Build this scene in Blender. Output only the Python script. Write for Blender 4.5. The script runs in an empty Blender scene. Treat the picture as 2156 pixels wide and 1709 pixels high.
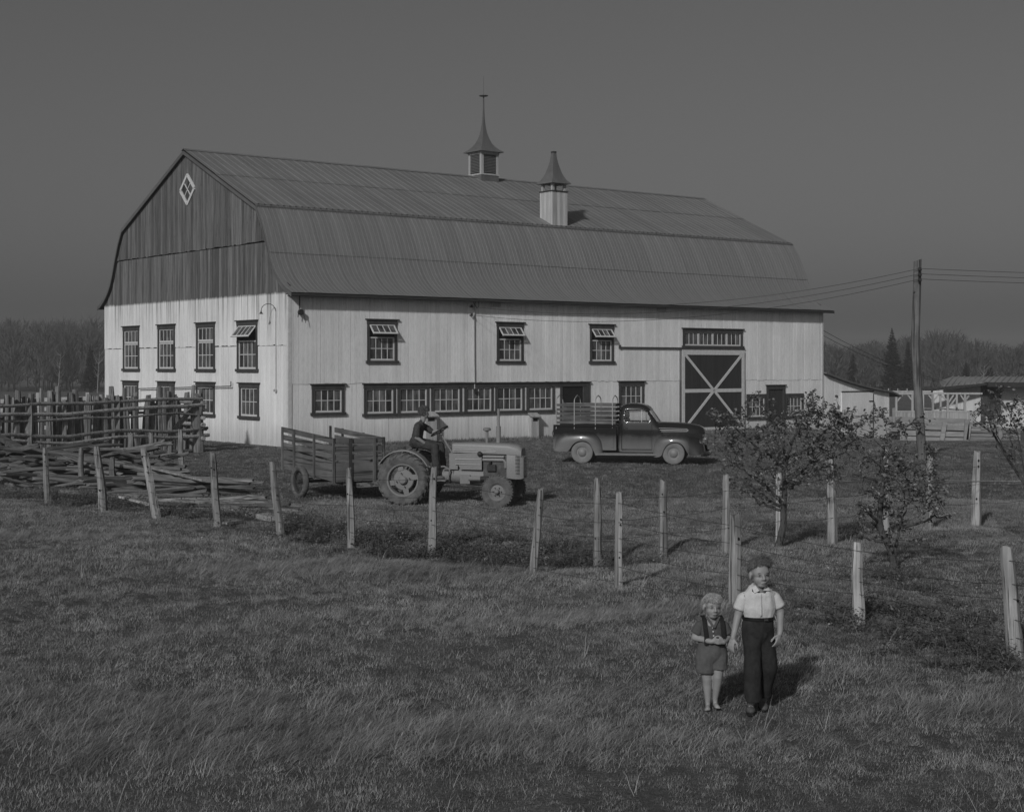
import bpy, bmesh, math, random
import numpy as np
from mathutils import Vector, Matrix, noise as mnoise
from mathutils.bvhtree import BVHTree
random.seed(7); RNG = np.random.default_rng(7)
scene = bpy.context.scene
C = scene.collection
R = math.radians

# ------------------------------------------------------------------ camera, sky, sun, exposure
FPX, CX, HY, CAMH, PW, PH = 3196.0, 1078.0, 771.0, 3.15, 2156.0, 1709.0   # photograph read at 2156 x 1709
cam_d = bpy.data.cameras.new('camera'); cam = bpy.data.objects.new('camera', cam_d); C.objects.link(cam)
cam.location = (0, 0, CAMH); cam.rotation_euler = (R(90), 0, 0)
cam_d.sensor_width = 36.0; cam_d.lens = 36.0 * FPX / PW
cam_d.shift_y = -(PH / 2 - HY) / PW
cam_d.clip_start = 0.1; cam_d.clip_end = 6000
scene.camera = cam

SUN_AZ = (-0.385, -0.923)      # horizontal direction towards the sun (behind the camera, to the left)
SUN_EL = R(29)
world = bpy.data.worlds.new('World'); scene.world = world; world.use_nodes = True
nt = world.node_tree; nt.nodes.clear()
wo = nt.nodes.new('ShaderNodeOutputWorld'); wb = nt.nodes.new('ShaderNodeBackground')
sky = nt.nodes.new('ShaderNodeTexSky'); sky.sky_type = 'NISHITA'; sky.sun_disc = False
sky.sun_elevation = SUN_EL
sky.sun_rotation = math.atan2(SUN_AZ[0], SUN_AZ[1])
sky.air_density = 1.0; sky.dust_density = 3.8; sky.ozone_density = 1.0; sky.altitude = 100
bw = nt.nodes.new('ShaderNodeRGBToBW')           # the picture is on black-and-white film
pw = nt.nodes.new('ShaderNodeMath'); pw.operation = 'POWER'; pw.inputs[1].default_value = 0.9
nt.links.new(sky.outputs[0], bw.inputs[0]); nt.links.new(bw.outputs[0], pw.inputs[0])
nt.links.new(pw.outputs[0], wb.inputs['Color']); wb.inputs['Strength'].default_value = 0.0485
nt.links.new(wb.outputs[0], wo.inputs[0])
sun_d = bpy.data.lights.new('sun', 'SUN'); sun = bpy.data.objects.new('sun', sun_d); C.objects.link(sun)
sun_d.energy = 2.55; sun_d.angle = R(3.0); sun_d.color = (1, 1, 1)
sun.rotation_euler = Vector((SUN_AZ[0] * math.cos(SUN_EL), SUN_AZ[1] * math.cos(SUN_EL), math.sin(SUN_EL))).to_track_quat('Z', 'Y').to_euler()
sun.location = (-20, -40, 30)
vs = scene.view_settings
vs.view_transform = 'Standard'; vs.look = 'None'; vs.exposure = -0.38; vs.gamma = 1.0; vs.use_curve_mapping = False

# ------------------------------------------------------------------ helpers
def tag(o, label=None, cat=None, group=None, kind=None):
    if label: o['label'] = label
    if cat: o['category'] = cat
    if group: o['group'] = group
    if kind: o['kind'] = kind
    return o
def empty(name, loc=(0, 0, 0), rz=0.0, label=None, cat=None, group=None):
    o = bpy.data.objects.new(name, None); C.objects.link(o)
    o.location = loc; o.rotation_euler = (0, 0, rz); o.empty_display_size = 0.2
    return tag(o, label, cat, group)
def link(name, me, parent=None):
    o = bpy.data.objects.new(name, me); C.objects.link(o)
    if parent is not None: o.parent = parent
    return o
def V(*a): return Vector(a)
class MB:
    def __init__(s): s.v = []; s.f = []; s.r = []; s.cur = 0.0
    def add(s, vs_, fs_):
        b = len(s.v); s.v.extend([tuple(p) for p in vs_]); s.r.extend([s.cur] * len(vs_))
        s.f.extend([tuple(b + i for i in f) for f in fs_]); return s
    def box(s, x0, x1, y0, y1, z0, z1, M=None):
        p = [V(x, y, z) for z in (z0, z1) for y in (y0, y1) for x in (x0, x1)]
        if M is not None: p = [M @ q for q in p]
        return s.add(p, [(0, 2, 3, 1), (4, 5, 7, 6), (0, 1, 5, 4), (2, 6, 7, 3), (0, 4, 6, 2), (1, 3, 7, 5)])
    def beam(s, a, b, w, h, up=(0, 0, 1), w2=None, h2=None):
        a = Vector(a); b = Vector(b); d = (b - a).normalized(); u = Vector(up)
        if abs(d.dot(u)) > 0.97: u = Vector((0, 1, 0)) if abs(d.y) < 0.9 else Vector((1, 0, 0))
        sd = d.cross(u).normalized(); u2 = sd.cross(d)
        w2 = w if w2 is None else w2; h2 = h if h2 is None else h2
        p = []
        for c, ww, hh in ((a, w, h), (b, w2, h2)):
            p += [c - sd * ww / 2 - u2 * hh / 2, c + sd * ww / 2 - u2 * hh / 2, c + sd * ww / 2 + u2 * hh / 2, c - sd * ww / 2 + u2 * hh / 2]
        return s.add(p, [(3, 2, 1, 0), (4, 5, 6, 7), (0, 1, 5, 4), (1, 2, 6, 5), (2, 3, 7, 6), (3, 0, 4, 7)])
    def tube(s, pts, rad, n=8, cap=True):
        pts = [Vector(p) for p in pts]; m = len(pts)
        if not hasattr(rad, '__len__'): rad = [rad] * m
        vs_, fs_ = [], []; ref = None
        for i in range(m):
            d = (pts[min(i + 1, m - 1)] - pts[max(i - 1, 0)])
            d = d.normalized() if d.length > 1e-9 else V(0, 0, 1)
            if ref is None: ref = V(0, 0, 1) if abs(d.z) < 0.9 else V(1, 0, 0)
            a = (ref - d * ref.dot(d))
            if a.length < 1e-4: a = d.orthogonal()
            a.normalize(); b = d.cross(a); ref = a
            for k in range(n):
                t = 2 * math.pi * k / n
                vs_.append(pts[i] + (a * math.cos(t) + b * math.sin(t)) * rad[i])
        for i in range(m - 1):
            for k in range(n):
                fs_.append((i * n + k, i * n + (k + 1) % n, (i + 1) * n + (k + 1) % n, (i + 1) * n + k))
        if cap: fs_.append(tuple(range(n - 1, -1, -1))); fs_.append(tuple((m - 1) * n + k for k in range(n)))
        return s.add(vs_, fs_)
    def lathe(s, prof, n=32, M=None, close=False):
        vs_, fs_ = [], []; m = len(prof)
        for (r, h) in prof:
            for k in range(n):
                t = 2 * math.pi * k / n; p = V(r * math.cos(t), r * math.sin(t), h)
                vs_.append(M @ p if M is not None else p)
        for i in range(m if close else m - 1):
            j = (i + 1) % m
            for k in range(n):
                fs_.append((i * n + k, i * n + (k + 1) % n, j * n + (k + 1) % n, j * n + k))
        return s.add(vs_, fs_)
    def loft(s, rings, closed=True, caps=True):
        n = len(rings[0]); vs_ = [p for r in rings for p in r]; fs_ = []
        for i in range(len(rings) - 1):
            for k in range(n if closed else n - 1):
                fs_.append((i * n + k, i * n + (k + 1) % n, (i + 1) * n + (k + 1) % n, (i + 1) * n + k))
        if caps and closed:
            fs_.append(tuple(range(n - 1, -1, -1))); fs_.append(tuple((len(rings) - 1) * n + k for k in range(n)))
        return s.add(vs_, fs_)
    def prism(s, poly, f0, f1):
        n = len(poly); vs_ = [f0(*p) for p in poly] + [f1(*p) for p in poly]
        fs_ = [tuple(range(n - 1, -1, -1)), tuple(range(n, 2 * n))] + [(k, (k + 1) % n, n + (k + 1) % n, n + k) for k in range(n)]
        return s.add(vs_, fs_)
    def ball(s, c, r, nu=12, nv=8, M=None):
        if not hasattr(r, '__len__'): r = (r, r, r)
        c = Vector(c); vs_, fs_ = [c + V(0, 0, -r[2])], []
        for i in range(1, nv):
            ph = -math.pi / 2 + math.pi * i / nv
            for k in range(nu):
                t = 2 * math.pi * k / nu
                vs_.append(c + V(r[0] * math.cos(ph) * math.cos(t), r[1] * math.cos(ph) * math.sin(t), r[2] * math.sin(ph)))
        vs_.append(c + V(0, 0, r[2])); L = len(vs_) - 1
        for k in range(nu):
            fs_.append((0, 1 + (k + 1) % nu, 1 + k)); b = 1 + (nv - 2) * nu
            fs_.append((b + k, b + (k + 1) % nu, L))
        for i in range(nv - 2):
            for k in range(nu):
                fs_.append((1 + i * nu + k, 1 + i * nu + (k + 1) % nu, 1 + (i + 1) * nu + (k + 1) % nu, 1 + (i + 1) * nu + k))
        if M is not None: vs_ = [M @ (p - c) + c for p in vs_]
        return s.add(vs_, fs_)
    def mesh(s, name, mat=None, smooth=False, angle=35):
        me = bpy.data.meshes.new(name); me.from_pydata(s.v, [], s.f)
        at = me.attributes.new('rnd', 'FLOAT', 'POINT'); at.data.foreach_set('value', s.r)
        if smooth:
            me.polygons.foreach_set('use_smooth', [True] * len(me.polygons))
            me.set_sharp_from_angle(angle=R(angle))
        if mat is not None: me.materials.append(mat)
        me.update(); return me
    def build(s, name, mat=None, parent=None, smooth=False, angle=35):
        return link(name, s.mesh(name, mat, smooth, angle), parent)

# photograph pixel -> place
def gp(px, py, z=0.0):
    """pixel -> point on level ground at height z"""
    Y = (CAMH - z) * FPX / (py - HY); return V((px - CX) / FPX * Y, Y, z)
def atY(px, py, Y): return V((px - CX) / FPX * Y, Y, CAMH + (HY - py) / FPX * Y)

def sst(a, b, x): 
    t = np.clip((np.asarray(x, float) - a) / (b - a), 0, 1); return t * t * (3 - 2 * t)
def hgt(x, y):
    x = np.asarray(x, float); y = np.asarray(y, float)
    far = -0.9 * sst(74, 150, y)
    right = -0.72 * sst(13, 21, x) * sst(54, 74, y)
    near = sst(34, 27, y)
    und = (0.05 * np.sin(0.9 * x + 0.5 * y + 1) * np.sin(0.7 * y - 0.35 * x) + 0.03 * np.sin(2.1 * x - 1.1 * y) * np.sin(1.7 * y + .4) + 0.05 * np.sin(.31 * x + 2) * np.sin(.43 * y)) * near
    mid = 0.035 * np.sin(.5 * x + .3 * y) * np.sin(.45 * y - .2 * x) * (1 - near) * sst(60, 50, y)
    d = 0.75 * x + 6.9 - (y - 18.5) ; ditch = -0.10 * np.exp(-((x - 0.0) / 4.0) ** 2 - ((y - 25.6) / 1.0) ** 2)
    return np.minimum(far, right) + und + mid + ditch
def H(x, y): return float(hgt(x, y))
def onG(px, py):
    p = gp(px, py); z = 0
    for _ in range(6): z = H(p.x, p.y); p = gp(px, py, z)
    p.z = H(p.x, p.y); return p

# ------------------------------------------------------------------ materials (all grey: the picture is black and white)
def g(v): return (v, v, v, 1)
MATS = {}
class NT:
    def __init__(s, name):
        s.m = bpy.data.materials.new(name); s.m.use_nodes = True; s.t = s.m.node_tree; s.n = s.t.nodes
        s.b = s.n['Principled BSDF']; MATS[name] = s.m
    def new(s, t, **k):
        n = s.n.new(t)
        for a, b in k.items(): setattr(n, a, b)
        return n
    def l(s, a, b): s.t.links.new(a, b)
    def math(s, op, a, b=None, clamp=False):
        n = s.new('ShaderNodeMath', operation=op, use_clamp=clamp)
        for i, x in enumerate((a, b)):
            if x is None: continue
            if isinstance(x, (int, float)): n.inputs[i].default_value = x
            else: s.l(x, n.inputs[i])
        return n.outputs[0]
    def mix(s, f, a, b):
        n = s.new('ShaderNodeMix', data_type='FLOAT')
        for i, x in ((0, f), (2, a), (3, b)):
            if isinstance(x, (int, float)): n.inputs[i].default_value = x
            else: s.l(x, n.inputs[i])
        return n.outputs[0]
    def coord(s, kind='Object', scale=(1, 1, 1)):
        tc = s.new('ShaderNodeTexCoord'); mp = s.new('ShaderNodeMapping'); mp.inputs['Scale'].default_value = scale
        s.l(tc.outputs[kind], mp.inputs['Vector']); return mp.outputs[0]
    def noise(s, vec, scale, detail=4, rough=0.6):
        n = s.new('ShaderNodeTexNoise'); n.inputs['Scale'].default_value = scale; n.inputs['Detail'].default_value = detail; n.inputs['Roughness'].default_value = rough
        if vec is not None: s.l(vec, n.inputs['Vector'])
        return n.outputs['Fac']
    def ramp(s, x, a, b, va=0.0, vb=1.0):
        n = s.new('ShaderNodeMapRange', clamp=True); s.l(x, n.inputs['Value'])
        for i, q in zip(('From Min', 'From Max', 'To Min', 'To Max'), (a, b, va, vb)): n.inputs[i].default_value = q
        return n.outputs[0]
    def attr(s, name):
        n = s.new('ShaderNodeAttribute', attribute_name=name); return n.outputs['Fac']
    def geo(s, ch):
        n = s.new('ShaderNodeNewGeometry'); sp = s.new('ShaderNodeSeparateXYZ'); s.l(n.outputs['Position'], sp.inputs[0]); return sp.outputs[ch]
    def obj(s, ch):
        n = s.new('ShaderNodeTexCoord'); sp = s.new('ShaderNodeSeparateXYZ'); s.l(n.outputs['Object'], sp.inputs[0]); return sp.outputs[ch]
    def orand(s): return s.new('ShaderNodeObjectInfo').outputs['Random']
    def colour(s, val):
        n = s.new('ShaderNodeCombineColor')
        for i in range(3): s.l(val, n.inputs[i])
        s.l(n.outputs[0], s.b.inputs['Base Color'])
    def bump(s, h, strength, dist=0.01):
        n = s.new('ShaderNodeBump'); n.inputs['Strength'].default_value = strength; n.inputs['Distance'].default_value = dist
        s.l(h, n.inputs['Height']); s.l(n.outputs[0], s.b.inputs['Normal'])
    def pr(s, rough=0.8, metal=0.0, spec=0.3):
        s.b.inputs['Roughness'].default_value = rough; s.b.inputs['Metallic'].default_value = metal
        s.b.inputs['Specular IOR Level'].default_value = spec; return s
def plain(name, v, rough=0.7, metal=0.0, var=0.25, scale=6.0, stretch=(1, 1, 1), rv=0.0, ov=0.0, bump=0.0, spec=0.3, space='Object'):
    t = NT(name).pr(rough, metal, spec)
    n = t.noise(t.coord(space, stretch), scale, 5, 0.65)
    f = t.ramp(n, 0.25, 0.75, 1 - var, 1 + var)
    if rv: f = t.math('MULTIPLY', f, t.ramp(t.attr('rnd'), 0, 1, 1 - rv, 1 + rv))
    if ov: f = t.math('MULTIPLY', f, t.ramp(t.orand(), 0, 1, 1 - ov, 1 + ov))
    t.colour(t.math('MULTIPLY', f, v))
    if bump: t.bump(n, bump, 0.02)
    return t.m

# weathered round or split wood: grain streaks along the object's own long axis are made by stretch
def wood(name, v, axis=2, var=0.5, rv=0.0, ov=0.0, scale=16, bump=0.5, space='Object', sq=0.05):
    t = NT(name).pr(0.9, 0, 0.15)
    st = [1.0, 1.0, 1.0]; st[axis] = sq
    n = t.noise(t.coord(space, tuple(st)), scale, 6, 0.7)
    n2 = t.noise(t.coord(space, (1, 1, 1)), 1.7, 3, 0.6)
    f = t.math('MULTIPLY', t.ramp(n, 0.30, 0.72, 1 - var, 1 + var), t.ramp(n2, 0.3, 0.7, 0.68, 1.2))
    crack = t.ramp(t.noise(t.coord(space, tuple(q * (1.0 if i != axis else .6) for i, q in enumerate(st))), scale * 1.6, 2, 0.5), 0.57, 0.63, 1.0, 0.35)
    f = t.math('MULTIPLY', f, crack)
    if rv: f = t.math('MULTIPLY', f, t.ramp(t.attr('rnd'), 0, 1, 1 - rv, 1 + rv))
    if ov: f = t.math('MULTIPLY', f, t.ramp(t.orand(), 0, 1, 1 - ov, 1 + ov))
    t.colour(t.math('MULTIPLY', f, v)); t.bump(n, bump, 0.02)
    return t.m
# ------------------------------------------------------------------ ground
def ground_mat():
    t = NT('ground').pr(0.95, 0, 0.05)
    tc = t.new('ShaderNodeNewGeometry').outputs['Position']
    big = t.noise(tc, 0.22, 5, 0.6); med = t.noise(tc, 1.6, 5, 0.65); fine = t.noise(tc, 30.0, 4, 0.8)
    f = t.math('MULTIPLY', t.ramp(big, .3, .7, .8, 1.2), t.ramp(med, .3, .7, .7, 1.25))
    f = t.math('MULTIPLY', f, t.ramp(fine, .3, .7, .5, 1.45))
    t.colour(t.math('MULTIPLY', f, 0.13)); t.bump(fine, 0.9, 0.06)
    return t.m
gx = np.concatenate([-np.geomspace(700, 42, 26), np.linspace(-40, 40, 241), np.geomspace(42, 700, 26)])
gy = np.concatenate([np.linspace(-60, 6, 12), np.linspace(7, 62, 221), np.linspace(63, 110, 48), np.geomspace(113, 900, 30)])
GX, GY = np.meshgrid(gx, gy); GZ = hgt(GX, GY)
nx, ny = len(gx), len(gy)
idx = np.arange(nx * ny).reshape(ny, nx)
quads = np.stack([idx[:-1, :-1], idx[:-1, 1:], idx[1:, 1:], idx[1:, :-1]], -1).reshape(-1, 4)
gm = bpy.data.meshes.new('ground')
gm.from_pydata(np.stack([GX.ravel(), GY.ravel(), GZ.ravel()], -1).tolist(), [], quads.tolist())
gm.polygons.foreach_set('use_smooth', [True] * len(gm.polygons)); gm.materials.append(ground_mat())
ground = tag(link('ground', gm), kind='structure')

# ------------------------------------------------------------------ barn
BX0, BY0 = (609 - CX) / FPX * 58.9, 58.9
BROT = math.atan2(0.613, 0.790); DX, DY = math.cos(BROT), math.sin(BROT)
BL, BW = 31.1, 17.8
barn = empty('barn', (BX0, BY0, 0), BROT, 'large whitewashed barn with gambrel metal roof and dark weathered gable behind the tractor', 'barn')
def fpix(px, py, off=0.0):
    """front wall: pixel -> (along the wall, height)"""
    k = (px - CX) / FPX; X0, Y0 = BX0 + DY * off, BY0 - DX * off
    t = (k * Y0 - X0) / (DX - k * DY); return t, CAMH + (HY - py) / FPX * (Y0 + t * DY)
def gpix(px, py, off=0.0):
    """gable wall: pixel -> (along the gable from the near corner, height)"""
    k = (px - CX) / FPX; X0, Y0 = BX0 - DX * off, BY0 - DY * off
    t = (X0 - k * Y0) / (DY + DX * k); return t, CAMH + (HY - py) / FPX * (Y0 + t * DX)
def Z2(z, ox, oy, sc): return (z[0] / sc + ox) / 1.781, (z[1] / sc + oy) / 1.781   # zoomed crop -> 2156 px frame
FM = lambda u, z, d: V(u, -d, z)
GM = lambda u, z, d: V(-d, u, z)

def barn_wall_mat(name, gable):
    t = NT(name).pr(0.85, 0, 0.12)
    r = t.attr('rnd')
    oc = t.coord('Object', (1, 1, .035)); n = t.noise(oc, 9, 6, .7); fine = t.noise(t.coord('Object', (1, 1, .12)), 38, 4, .7)
    patch = t.noise(t.coord('Object', (1, 1, .4)), .8, 4, .6)
    white = t.math('MULTIPLY', t.ramp(n, .28, .66, .91, 1.04), t.ramp(r, 0, 1, .93, 1.04))
    white = t.math('MULTIPLY', white, t.ramp(fine, .3, .55, .86, 1.04))
    white = t.math('MULTIPLY', white, t.ramp(patch, .3, .7, .88, 1.08))
    white = t.math('MULTIPLY', white, 0.78 if gable else 0.82)
    # splashed, flaking foot of the wall
    z = t.obj(2); zz = t.math('ADD', z, t.ramp(n, .2, .8, -.45, .45))
    foot = t.ramp(zz, .15, 1.0, .55, 0.0)
    white = t.mix(t.math('MULTIPLY', foot, t.ramp(fine, .35, .65, .2, 1)), white, .20)
    if gable:
        grain = t.noise(t.coord('Object', (1, 1, .03)), 22, 6, .75)
        knots = t.ramp(t.noise(t.coord('Object', (1, 2.2, .5)), 6, 2, .5), .68, .74, 0.0, .6)
        bare = t.math('MULTIPLY', t.ramp(grain, .34, .66, .42, 1.6), t.ramp(r, 0, 1, .66, 1.34))
        bare = t.math('MULTIPLY', bare, .13)
        bare = t.mix(knots, bare, .03)
        strk = t.noise(t.coord('Object', (1, 1.0, .02)), 7, 4, .75)
        edge = t.math('ADD', z, t.ramp(strk, .25, .75, -.35, .35)); edge = t.math('ADD', edge, t.ramp(r, 0, 1, -.12, .12))
        hard = t.ramp(t.math('ADD', z, t.ramp(strk, .2, .8, -.09, .09)), 5.93, 6.05, 0, 1)
        drip = t.math('MULTIPLY', t.ramp(z, 4.1, 6.0, 0, .75), t.ramp(strk, .48, .62, 0, 1))
        mask = t.math('MAXIMUM', hard, drip)
        t.colour(t.mix(mask, white, bare))
    else:
        strk = t.noise(t.coord('Object', (1, 1.0, .02)), 8, 4, .7)
        drip = t.math('MULTIPLY', t.ramp(z, 2.0, 6.0, .05, .22), t.ramp(strk, .55, .68, 0, 1))
        t.colour(t.mix(drip, white, .24))
    t.bump(n, .4, .01)
    return t.m
M_front, M_gable = barn_wall_mat('whitewashed_boards', False), barn_wall_mat('gable_boards', True)
M_dark = plain('dark_interior', 0.012, 0.95, var=.2)  # near-black colour stands in for unlit space behind gaps and openings
M_trim = plain('dark_trim_paint', 0.055, 0.7, var=.35, scale=5, stretch=(1, 1, .4), ov=.12)
M_white = plain('white_trim_paint', 0.58, 0.7, var=.15, scale=7)
M_whitev = plain('weathered_white_boards', 0.42, 0.85, var=.35, scale=9, stretch=(1, 1, .06), rv=.12, ov=.12)
M_doorp = plain('dark_door_paint', 0.038, 0.75, var=.2, scale=12, stretch=(1, 1, .05), ov=.1)
def glass_mat():
    t = NT('old_window_glass').pr(.07, 0, .5)
    n = t.noise(t.coord('Object', (1, 1, .35)), 3.4, 3, .6)
    t.colour(t.math('MULTIPLY', t.ramp(n, .35, .7, .03, .17), t.ramp(t.orand(), 0, 1, .45, 1.5)))  # opaque panes: patchy greys stand in for reflections, curtains and dim interior
    w = t.noise(t.coord('Object', (1, 1, 1)), 2.5, 2, .5); t.bump(w, .10, .05); return t.m
M_glass = glass_mat()
def roof_mat(name, v, var):
    t = NT(name).pr(.62, 0, .35)
    st = t.noise(t.coord('Object', (1, .10, .10)), 3.2, 6, .7); big = t.noise(t.coord('Object', (1, .6, .6)), .45, 4, .6)
    fine = t.noise(t.coord('Object', (1, .15, .15)), 26, 4, .7)
    f = t.math('MULTIPLY', t.ramp(st, .3, .7, 1 - var, 1 + var), t.ramp(big, .3, .7, .88, 1.12))
    f = t.math('MULTIPLY', f, t.ramp(fine, .3, .7, .88, 1.1)); f = t.math('MULTIPLY', f, t.ramp(t.attr('rnd'), 0, 1, .93, 1.07))
    t.colour(t.math('MULTIPLY', f, v)); return t.m
M_roof = roof_mat('roof_metal', .182, .13)
M_roofd = roof_mat('spire_metal', .125, .2)
M_eave = plain('dark_eave', .035, .9, var=.3)

PROF = [(-.50, 6.0), (-.12, 6.16), (.25, 6.38), (.55, 6.6), (.8, 6.83), (1.0, 7.08), (1.2, 7.42), (1.42, 7.9), (1.65, 8.4), (1.95, 8.98), (2.35, 9.56), (BW / 2, 12.5)]
def roof_z(y):
    y = min(y, BW - y)
    for (a, b), (c, d) in zip(PROF, PROF[1:]):
        if a <= y <= c: return b + (d - b) * (y - a) / (c - a)
    return PROF[0][1]

# openings: outer casing rectangles from pixels of the photograph
def rect(fn, z0, z1, ox, oy, sc):
    (a, b), (c, d) = fn(*Z2(z0, ox, oy, sc)), fn(*Z2(z1, ox, oy, sc))
    return [min(a, c), max(a, c), min(b, d), max(b, d)]
Zg = (300, 1100, 2.3956); Zf1 = (1000, 1400, 2.156); Zf2 = (1900, 1150, 2.3956); Zf3 = (2500, 1100, 2.629); Zu = (1700, 1080, 4.07)
gable_up = [rect(gpix, a, b, *Zg) for a, b in (((394, 298), (541, 632)), ((706, 280), (862, 628)), ((1052, 262), (1220, 628)), ((1418, 240), (1604, 616)))]
gable_lo = [rect(gpix, a, b, *Zg) for a, b in (((392, 808), (530, 1068)), ((706, 810), (856, 1076)), ((1050, 822), (1218, 1086)), ((1438, 820), (1616, 1096)))]
for q in gable_up: q[2], q[3] = 2.93, 4.98
for q in gable_lo: q[2], q[3] = 1.02, 2.45
up_f = [[*sorted((fpix(771, 700)[0], fpix(835, 700)[0]))], [*sorted((fpix(1044, 700)[0], fpix(1101, 700)[0]))], [*sorted((fpix(1240, 700)[0], fpix(1291, 700)[0]))]]
up_f = [[a, b, 3.27, 5.02] for a, b in up_f]
lo0 = [fpix(655, 840)[0], fpix(724, 840)[0], 1.22, 2.42]
strip_px = [(780, 1040), (1052, 1310), (1325, 1575), (1593, 1830), (1843, 2080)]
strip = [[fpix((a / 2.156 + 1000) / 1.781, 840)[0], fpix((b / 2.156 + 1000) / 1.781, 840)[0], 1.13, 2.42] for a, b in strip_px]
strip.append([fpix((172 / 2.3956 + 1900) / 1.781, 840)[0], fpix((425 / 2.3956 + 1900) / 1.781, 840)[0], 1.13, 2.42])
door1 = [fpix((475 / 2.3956 + 1900) / 1.781, 840)[0], fpix((738 / 2.3956 + 1900) / 1.781, 840)[0], -.1, 2.42]
lo1 = [fpix((1002 / 2.3956 + 1900) / 1.781, 840)[0], fpix((1228 / 2.3956 + 1900) / 1.781, 840)[0], 1.16, 2.44]
tran = [fpix((1574 / 2.3956 + 1900) / 1.781, 700)[0], fpix((2114 / 2.3956 + 1900) / 1.781, 700)[0], 4.02, 4.93]
bdoor = [fpix((1562 / 2.3956 + 1900) / 1.781, 800)[0], fpix((2120 / 2.3956 + 1900) / 1.781, 800)[0], .05, 3.92]
sdoor = [fpix((980 / 2.629 + 2500) / 1.781, 850)[0], fpix((1158 / 2.629 + 2500) / 1.781, 850)[0], -.2, 2.19]
lo2 = [fpix((782 / 2.629 + 2500) / 1.781, 850)[0], sdoor[0] - .03, .55, 1.78]
lo3 = [sdoor[1] + .03, fpix((1342 / 2.629 + 2500) / 1.781, 850)[0], .55, 1.78]
print('windows', [[round(q, 2) for q in w] for w in gable_up + gable_lo + up_f + [lo0] + strip + [door1, lo1, tran, bdoor, sdoor, lo2, lo3]])

def inset(q, a): return [q[0] + a, q[1] - a, q[2] + a, q[3] - a]
front_open = [inset(q, .06) for q in up_f + [lo0] + strip + [lo1, tran, lo2, lo3]] + [[door1[0] + .06, door1[1] - .06, -1, door1[3] - .06], [sdoor[0] + .06, sdoor[1] - .06, -1, sdoor[3] - .06]]
gable_open = [inset(q, .06) for q in gable_up + gable_lo]

BOARDS = []           # (pixel area, MB, mat, name)
def wall_boards(fm, u0, u1, tiers, opens, mat, bw, top=None, seed=1):
    rnd = random.Random(seed)
    for (z0, z1, off) in tiers:
        u = u0
        while u < u1 - .02:
            w = min(bw * rnd.uniform(.82, 1.2), u1 - u)
            if u1 - u - w < .06: w = u1 - u
            gp_ = .003 + .014 * rnd.random() ** 3; a, b = u + .003, u + w - gp_; u += w
            m = MB(); m.cur = rnd.random(); d = off + rnd.uniform(0, .007); area = 0
            xs = sorted({a, b} | {q for o in opens for q in (o[0], o[1]) if a < q < b})
            zj = z0 + (rnd.uniform(-.03, 0.02) if z0 > 0 else 0)
            for p, q in zip(xs, xs[1:]):
                mid = (p + q) / 2
                iv = [(zj, z1)]
                for o in opens:
                    if o[0] < mid < o[1]:
                        nv = []
                        for s0, s1 in iv:
                            if o[3] <= s0 or o[2] >= s1: nv.append((s0, s1)); continue
                            if o[2] > s0: nv.append((s0, o[2]))
                            if o[3] < s1: nv.append((o[3], s1))
                        iv = nv
                for s0, s1 in iv:
                    tp, tq = (s1, s1)
                    if top is not None: tp, tq = min(s1, top(p)), min(s1, top(q))
                    if max(tp, tq) - s0 < .02: continue
                    tp, tq = max(tp, s0 + .01), max(tq, s0 + .01)
                    P = [fm(p, s0, -.02), fm(q, s0, -.02), fm(q, tq, -.02), fm(p, tp, -.02), fm(p, s0, d), fm(q, s0, d), fm(q, tq, d), fm(p, tp, d)]
                    m.add(P, [(0, 1, 2, 3), (7, 6, 5, 4), (4, 5, 1, 0), (5, 6, 2, 1), (6, 7, 3, 2), (7, 4, 0, 3)])
                    area += (q - p) * ((tp + tq) / 2 - s0)
            if m.f:
                wp = barn.matrix_basis @ Vector(m.v[0]); BOARDS.append((area * (1e4 / (wp.y ** 2)), m, mat))
barn.matrix_basis = Matrix.Translation((BX0, BY0, 0)) @ Matrix.Rotation(BROT, 4, 'Z')
wall_boards(FM, 0.0, BL, [(-1.1, 2.49, .012), (2.47, 6.12, .03)], front_open, M_front, .21, seed=3)
wall_boards(GM, 0.0, BW, [(-1.1, 3.955, .012), (3.99, 8.08, .03), (8.13, 13, .05)], gable_open, M_gable, .2, top=lambda u: roof_z(u) - .03, seed=5)
BOARDS.sort(key=lambda q: -q[0])
# walls carry the boards; the two hidden sides are plain sheets
wl = MB()
fo = sorted(front_open, key=lambda o: o[0])
wl.box(0.05, BL - .03, .07, .09, -1.2, 6.1)
front_wall = wl.build('front_wall', M_dark, barn)
poly = [(.05, -1.2), (BW - .05, -1.2), (BW - .05, 6.3)] + [(BW - y, z - .06) for y, z in PROF[3:-1]] + [(BW / 2, 12.42)] + [(y, z - .06) for y, z in PROF[3:-1]][::-1] + [(.05, 6.3)]
wl = MB(); wl.prism(poly, lambda u, z: V(.07, u, z), lambda u, z: V(.09, u, z)); gable_wall = wl.build('gable_wall', M_dark, barn)
rest = MB()
for i, (ar, m, mat) in enumerate(BOARDS):
    if i < 300: m.build('board', mat, front_wall if mat is M_front else gable_wall)
REST = {}
for ar, m, mat in BOARDS[300:]:
    q = REST.setdefault(mat.name, (MB(), mat))[0]
    b = len(q.v); q.v += m.v; q.r += m.r; q.f += [tuple(b + i for i in f) for f in m.f]
for k, (q, mat) in REST.items(): tag(q.build('smaller_boards', mat, front_wall if mat is M_front else gable_wall), kind='stuff')
m = MB(); m.box(.1, BL - .02, BW - .03, BW, -1.2, 6.2); m.build('back_wall', M_front, barn)
m = MB(); m.prism(poly, lambda u, z: V(BL - .05, u, z), lambda u, z: V(BL, u, z)); m.build('far_gable_wall', M_gable, barn)
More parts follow.
